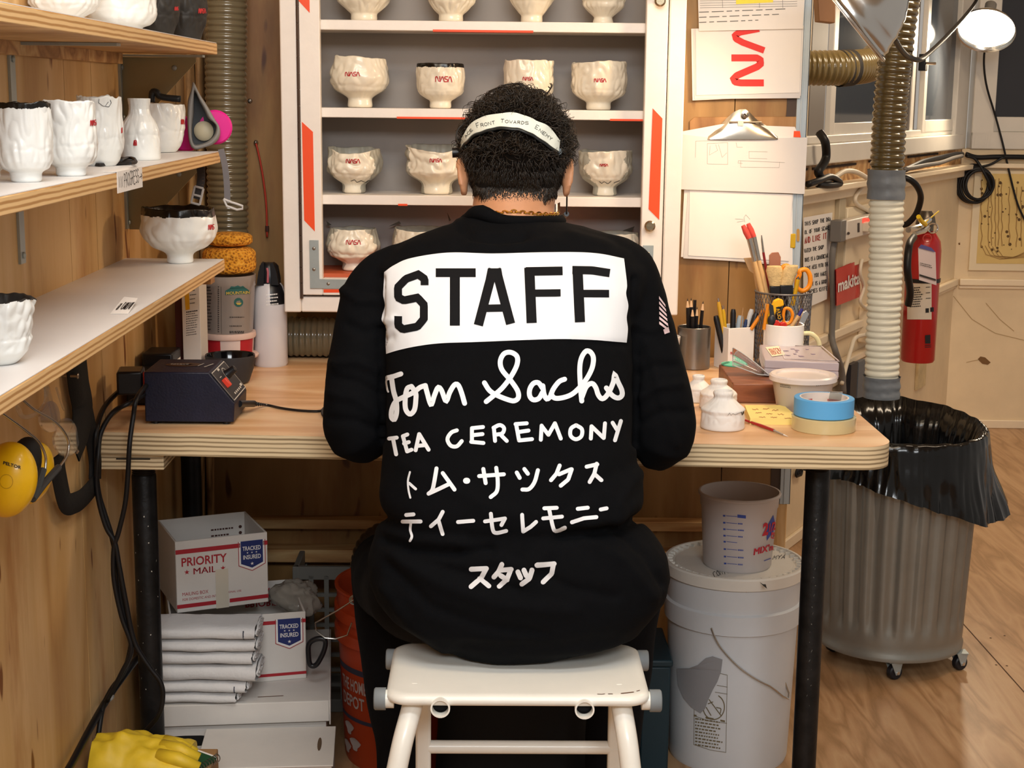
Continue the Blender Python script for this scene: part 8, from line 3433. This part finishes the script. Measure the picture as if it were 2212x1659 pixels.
def bagring(k, a):
    ca, sa = math.cos(a), math.sin(a)
    wr = nz(ca * 5, sa * 5, k * 0.3)
    w2 = nz(ca * 14, sa * 14, k * 0.15)
    w3 = abs(nz(ca * 26 + 4, sa * 26, k * .1))
    back = 0.5 + 0.5 * sa
    rimz = zt_b + 0.006 + 0.035 * back ** 2 + 0.006 * wr
    if k < 6:                                   # inside wall, from the bottom of the bag up
        t = k / 6
        r = 0.10 + (RT_ - 0.012 - 0.10) * t ** 0.6
        z = 0.20 + (rimz - 0.20) * t
        return r + 0.014 * wr + 0.018 * w3 * (1 - t * .6), z
    if k == 6:
        return RT_ + 0.003 + 0.003 * w2, rimz
    if k == 7:
        return RT_ + 0.010 + 0.004 * w2, rimz - 0.006
    t = (k - 7) / 9
    da = abs((a - (-0.45) + PI) % (2 * PI) - PI)            # the long lobe towards front right
    low = 0.126 + 0.075 * math.exp(-(da / 0.9) ** 2) + 0.012 * wr - 0.035 * math.exp(-(abs((a + 2.4 + PI) % (2 * PI) - PI) / 0.7) ** 2)
    flare = 0.016 + 0.045 * math.exp(-(abs((a - 0.0 + PI) % (2 * PI) - PI) / 0.45) ** 2)
    return RT_ + 0.012 + flare * t ** 1.5 + 0.010 * wr * t + 0.010 * w2 * t + 0.012 * w3 * t, rimz - 0.008 - low * t


KR = 17
rows = []
for k in range(KR):
    for i in range(NS):
        a = 2 * PI * i / NS
        r, z = bagring(k, a)
        m.v.append(ct0 + Vector((r * math.cos(a), r * math.sin(a), z)))
for k in range(KR - 1):
    for i in range(NS):
        i2 = (i + 1) % NS
        m.f.append((k * NS + i, k * NS + i2, (k + 1) * NS + i2, (k + 1) * NS + i))
        m.m.append(0)
m.f.append(tuple(range(NS)))
m.m.append(0)
o = m.build('trash_bag', BAGM, angle=180)
tag(o, 'glossy black plastic bag folded over the trash can rim', 'bag')

# upright extraction hose ending over the bin
hy = 3.62
hpath = [Vector((PY(1990, -200, hy).x, hy, 2.44)), Vector((PY(1985, -180, hy).x, hy, 2.0)), PY(1975, -120, hy), PY(1950, 0, hy), PY(1935, 110, hy), PY(1922, 250, hy), PY(1916, 372, hy)]
lpath = [PY(1915, 425, hy), PY(1913, 560, hy), PY(1908, 700, hy), PY(1905, 815, hy)]
hz = thing('extraction_hose', 'upright ribbed hose, brown above and white below, ending over the trash can', 'hose', PY(1905, 858, hy))
corrugated('upper_hose', None, hpath, 0.0375, 0.0030, 0.0165, mat('olive_brown_hose', '5C4D2C', 0.15, trans=0.15, spec=0.8, coat=0.6), parent=hz)
corrugated('lower_hose', None, lpath, lambda t: 0.0385 - 0.0012 * (0.22 < t < 0.40 or 0.62 < t < 0.72), 0.0026, 0.0155, mat('white_ribbed_hose', 'DDD8C4', 0.4, var=0.05), parent=hz)
DUCT = mat('grey_duct_tape', '6E7276', 0.45, var=0.12, vscale=25, bump=0.5, bscale=40)
for v0, v1 in ((366, 430), (812, 858)):
    m = MB()
    a_, b_ = PY(1915 - (10 if v0 > 500 else 0), v0, hy), PY(1914 - (10 if v0 > 500 else 0), v1, hy)
    m.grid(lambda s, t: a_.lerp(b_, t) + Vector((math.cos(2 * PI * s), math.sin(2 * PI * s), 0)) * (0.0435 + 0.0016 * nz(math.cos(2 * PI * s) * 4, math.sin(2 * PI * s) * 4, t * 7) + 0.001 * math.sin(t * 14 + 2 * s)), 40, 12)
    m.build('tape_wrap', DUCT, hz, angle=180)
corrugated('dust_hose', 'beige ribbed hose leaving horizontally from behind the wall edge at the window', [PY(1725, 147, 3.86), PY(1790, 147, 3.87), PY(1835, 146, 3.90), PY(1866, 143, 3.97), PY(1884, 138, 4.08), PY(1890, 128, 4.25)], 0.041, 0.0026, 0.013, mat('beige_clear_hose', '8A7648', 0.2, trans=0.2, spec=0.7, coat=0.5))
m = MB()
a_, b_ = PY(1812, 148, 3.885), PY(1838, 146, 3.905)
m.tube([a_, b_], 0.0455, 24, caps=False)
m.build('tape_wrap', mat('dark_cloth_tape', '3A3734', 0.7), [o for o in COL.objects if o.name == 'dust_hose.001'][0])

# clamp lamp hanging at the top, its back towards us
SPUN = mat('spun_aluminium', 'D2D0CC', 0.2, 1.0, var=0.03)
lp_ = PY(1862, 38, 3.02)
axis = Vector((-0.70, 0.20, -0.62)).normalized()
lamp = thing('clamp_lamp', 'shiny spun aluminium clamp lamp reflector hanging at the top, right of the papers', 'lamp', lp_)
Ml = frame(axis)
m = MB()
prof = [(0.018, -0.115), (0.028, -0.11), (0.034, -0.085), (0.062, -0.06), (0.083, -0.03), (0.097, 0.005), (0.105, 0.029), (0.109, 0.029), (0.1115, 0.0315), (0.1115, 0.0345), (0.109, 0.037), (0.104, 0.034), (0.095, 0.006), (0.081, -0.028), (0.060, -0.057), (0.03, -0.082), (0.0, -0.083)]
pr2 = []
for (r0, z0), (r1, z1) in zip(prof, prof[1:]):
    for k in range(4):
        t = k / 4
        pr2.append((r0 + (r1 - r0) * t + (0.0022 * (k == 2) if r0 > 0.03 else 0), z0 + (z1 - z0) * t))
pr2.append(prof[-1])
lc = PY(1862, 10, 3.02)
m.lathe(pr2, lc, 64, M=Ml)
m.build('reflector', SPUN, lamp, angle=180)
BULB = mat('lit_bulb', 'FFE2B8', 0.4, emit=(1.0, 0.80, 0.52, 1), estr=22.0)
m = MB()
m.ball(lc + axis * 0.0, (0.027, 0.027, 0.036), 20, 14, Ml)
m.build('bulb', BULB, lamp, angle=180)
m = MB()
m.tube([lc - axis * 0.08, lc - axis * 0.17], 0.019, 18)
m.build('socket', BLKP, lamp)
d_ = bpy.data.lights.new('clamp_lamp_light', 'SPOT')
d_.energy, d_.color, d_.spot_size, d_.spot_blend, d_.shadow_soft_size = 12, (1.0, 0.70, 0.42), math.radians(118), 0.6, 0.05
lo_ = bpy.data.objects.new('clamp_lamp_light', d_)
COL.objects.link(lo_)
lo_.location = lc + axis * 0.045
lo_.rotation_euler = (axis).to_track_quat('-Z', 'Y').to_euler()

# lit reflector lamp by the far window
l2 = PP(2130, 66, C0 + NB * 0.36, NB)
ax2 = Vector((-0.28, -0.62, -0.70)).normalized()
M2 = frame(ax2)
lamp2 = thing('clamp_lamp', 'lit clamp lamp glowing white in front of the far window', 'lamp', l2)
m = MB()
R2 = 62 * mpp(l2)
m.lathe([(0.02, -0.075), (0.03, -0.07), (R2 * .65, -0.045), (R2 * .93, -0.008), (R2, 0.004), (R2 * 1.01, 0.004), (R2 * .95, -0.012), (R2 * .66, -0.049), (0.03, -0.076)], l2, 48, M=M2)
m.build('reflector', SPUN, lamp2, angle=180)
m = MB()
m.lathe([(0.0, 0.004), (R2 * .5, 0.0), (R2 * .88, -0.012), (R2 * .6, -0.04), (0, -0.05)], l2, 40, M=M2)
m.build('glowing_bulb', mat('bright_flood_bulb', 'FFF2DC', 0.4, emit=(1.0, 0.86, 0.66, 1), estr=14.0), lamp2, angle=180)
m = MB()
m.tube([l2 - ax2 * 0.07, l2 - ax2 * 0.14], 0.022, 16)
m.build('socket', mat('grey_socket', '8A857E', 0.5), lamp2)
d_ = bpy.data.lights.new('flood_lamp_light', 'SPOT')
d_.energy, d_.color, d_.spot_size, d_.spot_blend, d_.shadow_soft_size = 26, (1.0, 0.80, 0.56), math.radians(150), 0.5, 0.06
lo_ = bpy.data.objects.new('flood_lamp_light', d_)
COL.objects.link(lo_)
lo_.location = l2 + ax2 * 0.03
lo_.rotation_euler = ax2.to_track_quat('-Z', 'Y').to_euler()
# arm and cable of the lamps
y2 = 4.9


def B_(u, v, off=0.02):
    return PP(u, v, C0 + NB * off, NB)


def wire(name, label, pts, r, mt=None, cat='cable', n=6):
    m = MB()
    m.tube(cr(pts, n), r, 8)
    return tag(m.build(name, mt or CORD, angle=180), label, cat)


wire('lamp_cable', 'black lamp cable sagging across the window from the clamp lamp', [PY(1930, 80, 3.15), PY(1945, 105, 3.3), PY(1962, 122, 3.45), PY(1985, 129, 3.56), PY(2003, 118, 3.9), PY(2045, 78, 4.6), PY(2088, 30, 5.4), PY(2112, -5, 5.6), PY(2130, -60, 5.6)], 0.006)
wire('thin_cable', 'thin black cable dropping from the lit lamp down past the far window', [l2 - ax2 * .125, B_(2140, 60, .16), B_(2126, 118, .10), B_(2130, 180, .06), B_(2150, 250, .03), B_(2166, 310, .03), B_(2182, 380, .03), B_(2198, 440, .03), B_(2216, 480, .03)], 0.0042)
# coil of black cable on the far wall
m = MB()
pc_ = B_(2106, 397, .04)
for i in range(5):
    r = (36 - 2.0 * i) * mpp(pc_)
    c = pc_ + Vector((0.006 * i - 0.01, -0.004 * i, -0.004 * (i % 3)))
    m.tube([c + Vector((r * math.cos(t) * (0.95 + .03 * i), 0.004 * math.sin(2 * t + i), r * 1.12 * math.sin(t))) for t in [2 * PI * k / 40 for k in range(40)]], 0.006, 8, closed=True)
m.tube(cr([B_(2088, 337, .05), B_(2108, 345, .05), B_(2132, 385, .06), B_(2142, 415, .05)], 6), 0.006, 8)
m.tube(cr([B_(2112, 362, .05), B_(2140, 355, .05), B_(2170, 338, .05)], 6), 0.005, 8)
o = m.build('cable_coil', CORD, angle=180)
tag(o, 'coil of black cable hanging on the far wall under the window', 'cable')
# cables lying along the ledge
GC_ = mat('grey_cable', '6E6A66', 0.5)
WC_ = mat('white_cable', 'D9CDB8', 0.5)
wire('cable', 'black cable with a hump running along the window ledge', [A(1955, 367, .035), A(1975, 358, .035), A(1996, 349, .03), A(2030, 341, .03), A(2062, 334, .03), A(2078, 333, .03)], 0.010)
wire('cable', 'grey cable twisting along the ledge in front of the black one', [A(1955, 365, .05), A(1975, 362, .05), A(2000, 357, .05), A(2030, 352, .05), A(2058, 342, .05), A(2078, 337, .05)], 0.008, GC_)
wire('cable', 'pale cable bundled on the ledge below the clipboard edge', [A(1742, 402, .04), A(1775, 392, .05), A(1800, 385, .05), A(1825, 370, .05), A(1850, 372, .05), A(1872, 384, .05)], 0.008, WC_)
wire('cable', 'dark cable tangle lying on the ledge behind the wall edge', [A(1745, 398, .05), A(1770, 390, .06), A(1795, 382, .06), A(1815, 396, .06), A(1790, 400, .06), A(1765, 397, .05)], 0.010)
wire('cable', 'thick black cable curving down under the window beside the wall edge', [A(1770, 286, .03), A(1782, 305, .05), A(1785, 335, .05), A(1780, 352, .05), A(1768, 370, .05), A(1772, 382, .05)], 0.013)
wire('cable', 'black cable running along the far wall ledge to the right', [B_(2086, 333, .04), B_(2110, 340, .04), B_(2150, 339, .04), B_(2190, 339, .04), B_(2240, 340, .04)], 0.010)
wire('hook_cable', 'stiff black cable bowing out beside the white hose', [A(1946, 382, .05), A(1966, 388, .08), A(1982, 404, .10), A(1989, 428, .10), A(1980, 460, .08), A(1962, 482, .05), A(1950, 486, .03)], 0.011)
wire('cable', 'white cable looping from the ledge down to the power strip', [A(1872, 388, .03), A(1862, 405, .03), A(1848, 425, .03), A(1850, 440, .03), A(1870, 452, .03), A(1884, 460, .03)], 0.007, WC_)
wire('cable', 'grey cable dropping from the power strip behind the tub', [A(1832, 489, .03), A(1815, 497, .03), A(1803, 520, .03), A(1797, 570, .03), A(1800, 650, .03), A(1797, 725, .03), A(1805, 760, .05), A(1818, 800, .05), A(1822, 850, .05)], 0.010, GC_)
wire('cable', 'white looped cable beside the red sign', [A(1862, 560, .03), A(1858, 590, .03), A(1866, 620, .03), A(1858, 650, .03), A(1868, 665, .03), A(1880, 668, .03)], 0.006, WC_)
wire('cable', 'pale cable running down behind the organiser box', [A(1875, 722, .04), A(1848, 730, .05), A(1838, 755, .05), A(1828, 790, .05), A(1818, 830, .05)], 0.007, WC_)

# power strip on a plate
m = MB()
s0, z0 = Asz(1815, 500)
s1, _ = Asz(1895, 500)
zp0, zp1 = Asz(1850, 568)[1], Asz(1850, 442)[1]
boxA(m, s1, s0, zp0, zp1, 0.0, 0.022)
o = m.build('wall_plate', mat('cream_plate', 'E6D6B8', 0.5), bevel=0.003)
tag(o, 'square cream wooden plate under the power strip', 'plate')
m = MB()
a0, a1 = Asz(1822, 500, .05)[0], Asz(1900, 480, .05)[0]
zc1 = Asz(1850, 491, .05)[1]
boxA(m, a1, a0, zc1 - 0.03, zc1 + 0.03, 0.0222, 0.062)
st = m.build('power_strip', mat('pale_grey_plastic', 'D2C8BC', 0.4), bevel=0.004)
tag(st, 'pale grey power strip with glowing red lights, behind the white hose', 'power strip')
m = MB()
boxA(m, a0 - 0.002, a0 + 0.05, zc1 - 0.033, zc1 + 0.033, 0.022, 0.058)
m.build('end_cap', GC_, st, bevel=0.003)
m = MB()
fA = on_plane(C0 + NA * 0.0635, NA, 0.0)
fill(m, fA, [(1853, 482), (1857, 481), (1857, 501), (1853, 502)])
disc(m, fA, (1833, 504), 3)
m.build('socket_slot', mat('dark_slot', '3A2E2A', .7), st)
m = MB()
for u in (1867, 1875):
    fill(m, fA, [(u - 3.5, 472), (u + 3.5, 470), (u + 3.5, 480), (u - 3.5, 482)])
m.build('indicator', mat('red_indicator', 'B01010', .3, emit=(1, .05, .03, 1), estr=1.5), st)
m = MB()
pA = A(1876, 490, .075)
m.box(pA, (0.04, 0.03, 0.03), RA)
m.build('plug', WC_, st, bevel=0.003)

# handwritten sign, red sign, junction box
m = MB()
q = [A(u, v, 0.010) for u, v in ((1735, 470), (1797, 459), (1785, 646), (1735, 668))]
m.prism(q, NA * 0.002)
sg = m.build('paper_sign', PAPER)
tag(sg, 'handwritten paper sign in black and red on the bay wall', 'sign')
fS = on_plane(C0 + NA * 0.0127, NA, 0.0)
m = MB()
for (t, v, x0, x1) in (('THIS SHOP THE DRA', 488, 1738, 1795), ('OL OF YOUR SCARE', 506, 1738, 1792), ('WATCH THE SHOP', 546, 1737, 1780), ('THIS IS A COMMERCIAL', 566, 1738, 1790), ('DONT MESS WITH THE', 584, 1740, 1790), ('AND YOU MAKE', 602, 1745, 1786), ('IT IS A GOOD', 618, 1752, 1786), ('BOXES KNIFE', 634, 1748, 1788)):
    hand(m, fS, t, (x0, v), (x1, v - (x1 - x0) * .2), (x0, v - 8), 1.0, seed=v)
m.build('black_handwriting', BLKINK, sg)
m = MB()
hand(m, fS, 'AND LIKE IT', (1738, 526), (1786, 515), (1738, 514), 1.5, seed=77)
m.build('red_handwriting', mat('red_marker', 'A8392E', 0.6), sg)
MAK = mat('red_sign', 'C21E20', 0.35)
m = MB()
qs = [(1806, 582), (1858, 561), (1858, 641), (1807, 661)]


def mk(a, t):
    u = qs[0][0] * (1 - a) * (1 - t) + qs[1][0] * a * (1 - t) + qs[2][0] * a * t + qs[3][0] * (1 - a) * t
    v = qs[0][1] * (1 - a) * (1 - t) + qs[1][1] * a * (1 - t) + qs[2][1] * a * t + qs[3][1] * (1 - a) * t
    return A(u, v, 0.045 - 0.03 * a)


m.grid(mk, 8, 8)
n0 = len(m.v)
m.v += [p - NA * 0.003 for p in m.v[:n0]]
m.f += [tuple(reversed([k + n0 for k in f])) for f in list(m.f)]
m.m += [0] * (len(m.f) - len(m.m))
mo = m.build('tool_sign', MAK)
tag(mo, 'bent red sign with a white maker name, right of the handwritten sign', 'sign')
fM = on_surface(m.bvh(), 0.002)
m = MB()
print_text(m, fM, 'makita', (1809, 632), (1857, 613), (1809, 604), 0.03)
m.build('white_lettering', WHT, mo)
m = MB()
sx, zx = Asz(1862, 697)
boxA(m, sx - 0.05, sx + 0.05, zx - 0.06, zx + 0.06, 0, 0.04)
o = m.build('junction_box', CREAM2, bevel=0.005)
tag(o, 'cream painted junction box low on the bay wall', 'box')
m = MB()
p = A(1718, 1022, 0.012)
for k in range(3):
    m.tube(circle(A(1722 + k * 4, 1022 - k * 1.5, 0.012), 0.011, 14, DA, (0, 0, 1)), 0.004, 6, closed=True)
o = m.build('black_vent', CORD)
tag(o, 'small black grommets on the bay wall below the table top', 'vent')
# fire extinguisher
fc = A(1982, 780, 0.10)
rX = 36 * mpp(fc)
zb_e = fc.z
ze = lambda v: A(1982, v, 0.10).z
RED = mat('extinguisher_red', 'A81216', 0.28, coat=0.4)
ex_ = thing('fire_extinguisher', 'red fire extinguisher with a white hang tag on the bay wall', 'fire extinguisher', fc)
m = MB()
m.lathe([(0, 0), (rX * .92, 0), (rX, 0.008), (rX, ze(545) - zb_e), (rX * .92, ze(525) - zb_e), (rX * .62, ze(508) - zb_e), (rX * .35, ze(502) - zb_e), (0, ze(502) - zb_e)], fc, 44)
eb = m.build('cylinder_body', RED, ex_, angle=50)
fex = on_surface(m.bvh(), 0.001)
m = MB()
m.grid(lambda a, t: fex(1960 + 52 * a, 612 + 78 * t), 14, 8)
lab_ = m.build('instruction_label', mat('grey_white_label', 'CFC4B4', .5), eb, angle=180)
m = MB()
fex2 = on_surface(m.bvh() if m.v else BVHTree.FromPolygons([tuple(wloc(eb) + v.co) for v in eb.data.vertices], [tuple(p.vertices) for p in eb.data.polygons]), 0.0022)
for j in range(9):
    greek(m, fex2, (1966, 624 + j * 5), (1994, 622 + j * 5), (1966, 621 + j * 5), 1, 2.2, seed=j + 90, fillr=1.0)
for u, v in ((1999, 666), (2009, 664)):
    fill(m, fex2, [(u, v), (u + 7, v - .5), (u + 7, v + 9), (u, v + 9.5)])
for v in (622, 634, 646):
    greek(m, fex2, (2000, v), (2012, v - 1), (2000, v - 3), 1, 1.6, seed=v)
fill(m, fex2, [(1998, 724), (2009, 723), (2009, 742), (1998, 742)])
mark(m, fex2, [[(1998, 746), (2010, 745)], [(1998, 750), (2010, 749)]], 1.4)
m.build('label_print', BLKINK, lab_)
m = MB()
m.lathe([(0, 0), (0.028, 0), (0.028, 0.02), (0.036, 0.022), (0.03, 0.05), (0.018, 0.07), (0, 0.07)], Vector((fc.x, fc.y, ze(503))), 24)
vb = m.build('valve', mat('dark_cast_metal', '6A6258', 0.35, 0.8), ex_)
m = MB()
m.tube([A(1962, 497, .12), A(1985, 491, .12), A(2008, 474, .14)], 0.010, 8)
m.tube([A(1975, 505, .12), A(1995, 500, .13), A(2005, 492, .13)], 0.008, 8)
m.build('lever', STEEL, vb)
m = MB()
m.tube(circle(A(2015, 493, .14), 0.017, 18, DB, (0, 0, 1)), 0.003, 6, closed=True)
m.build('safety_ring', STEEL, vb)
m = MB()
m.tube([A(1984, 468, .14), A(1990, 478, .14), A(1999, 485, .14)], 0.008, 8)
m.tube([A(1998, 481, .14), A(2028, 456, .14)], 0.0025, 6)
m.build('yellow_seal', mat('yellow_seal', 'E3BE1E', .4), vb)
m = MB()
m.tube(cr([A(1974, 512, .16), A(1964, 530, .19), A(1960, 580, .20), A(1966, 630, .20), A(1962, 658, .19)], 6), 0.012, 10)
m.build('discharge_hose', CORD, ex_, angle=180)
m = MB()
m.lathe([(rX + 0.001, ze(612) - zb_e), (rX + 0.003, ze(612) - zb_e), (rX + 0.003, ze(604) - zb_e), (rX + 0.001, ze(604) - zb_e)], fc, 44)
m.build('strap', BLKP, ex_)
m = MB()
m.slab([A(u, v, 0.215) for u, v in ((1984, 535), (2021, 545), (2023, 616), (1986, 605))], 0.0012)
tg = m.build('hang_tag', mat('pink_white_tag', 'EBD9D8', .6), ex_)
fT = on_plane(C0 + NA * 0.2175, NA, 0.0)
m = MB()
fill(m, fT, [(1986, 592), (2022, 603), (2022, 607), (1986, 596)])
greek(m, fT, (1988, 574), (2020, 582), (1988, 566), 2, 1.5, seed=7)
m.build('tag_print', BLKINK, tg)
m = MB()
fill(m, fT, [(1984, 535), (1990, 528), (2012, 535), (2021, 545)])
m.build('blue_tag', mat('blue_tag', '4A4A9A', .5), tg)
m = MB()
m.tube(circle(A(2003, 515, .18), 0.014, 16, DB, (0, 0, 1)), 0.002, 6, closed=True)
m.build('tag_string', mat('red_string', 'B0403A', .6), tg)
# bracket strip under the extinguisher and dark things leaning below the ledge
m = MB()
sx = Asz(1985, 830)[0]
boxA(m, sx - 0.06, sx + 0.07, 0.25, zr - 0.05, 0, 0.012)
struct('trim_16', m, mat('streaked_cream', 'C9B48A', 0.5, var=0.2, vscale=20), bevel=0.002)
for (u0, u1, v0, v1, c, lab) in ((1836, 1850, 790, 930, '1C1C24', 'dark board leaning against the bay wall behind the table'), (1852, 1866, 785, 930, '5A6068', 'grey board leaning against the bay wall behind the hose')):
    m = MB()
    a_, b_ = Asz(u0, 850, .06)[0], Asz(u1, 850, .06)[0]
    boxA(m, b_, a_, 0, Asz(u0, v0, .06)[1], 0.045, 0.06)
    tag(m.build('board', mat('board_' + c, c, 0.5)), lab, 'board')

# framed map on the far wall
m = MB()
s0, s1 = Bsz(2097, 480)[0], Bsz(2260, 480)[0]
z0, z1 = Bsz(2120, 584)[1], Bsz(2120, 368)[1]
boxB(m, s0, s1, z0, z1, 0.002, 0.012)
mp_ = m.build('wall_map', mat('cream_frame', 'E3D3B4', .5), bevel=0.002)
tag(mp_, 'yellowed diagram in a cream frame on the far wall', 'poster')
m = MB()
boxB(m, s0 + 0.03, s1 - 0.03, z0 + 0.03, z1 - 0.012, 0.012, 0.0135)
sh_ = m.build('diagram_sheet', mat('yellowed_paper', 'D9BC78', 0.6, var=0.10, vscale=6), mp_)
fP = on_plane(C0 + NB * 0.0145, NB, 0.0)
m = MB()
rnd = random.Random(4)
for u in (2120, 2135, 2142, 2150, 2157, 2164, 2180, 2196, 2206):
    y0 = rnd.uniform(385, 410)
    mark(m, fP, [[(u + 3 * nz(u, v * .05), v) for v in range(int(y0), 535, 8)]], 2.0)
for k in range(5):
    mark(m, fP, [[(2120 + 8 * k, 530 + 1 * k), (2130 + 9 * k, 550 + k), (2160 + 8 * k, 560 - k), (2215, 556 - 3 * k)]], 1.6)
m.build('diagram_lines', mat('faded_brown_line', 'A07E48', .6), sh_)
m = MB()
for i in range(46):
    u, v = rnd.uniform(2116, 2210), rnd.uniform(380, 545)
    disc(m, fP, (u, v), rnd.uniform(1.2, 4.0), n=6)
dm_ = m.build('diagram_marks', mat('dark_brown_mark', '5E4420', .6), sh_)
dm_['kind'] = 'stuff'
# stains and a chipped hole in the far wall
m = MB()
fW = on_plane(C0 + NB * 0.0, NB, 0.0012)
fill(m, fW, [(2112, 776), (2118, 770), (2128, 772), (2140, 783), (2134, 788), (2122, 786)])
fill(m, fW, [(2070, 525), (2074, 524), (2074, 529), (2071, 529)])
k_ = m.build('chip', mat('exposed_plaster', '7A5A38', 0.9), bpy.data.objects['wall_far'])
m = MB()
mark(m, fW, [[(2088, 783), (2100, 780), (2112, 778)], [(2060, 640), (2100, 690), (2150, 720), (2212, 735)], [(2130, 655), (2160, 690), (2190, 715)]], 1.4)
m.build('crack', mat('wall_crack', 'B59A70', .8), bpy.data.objects['wall_far'])
# wood block at the top of the wall edge
m = MB()
q = [PY(1764, -40, 3.75), PY(1806, -40, 3.75), PY(1804, 50, 3.75), PY(1769, 46, 3.75)]
m.prism(q, (0, 0.05, 0))
o = m.build('wooden_block', mat('warm_brown_wood', 'A8764A', .5, var=.1), bevel=0.002)
tag(o, 'brown wooden block fixed high beside the aluminium wall edge', 'block')
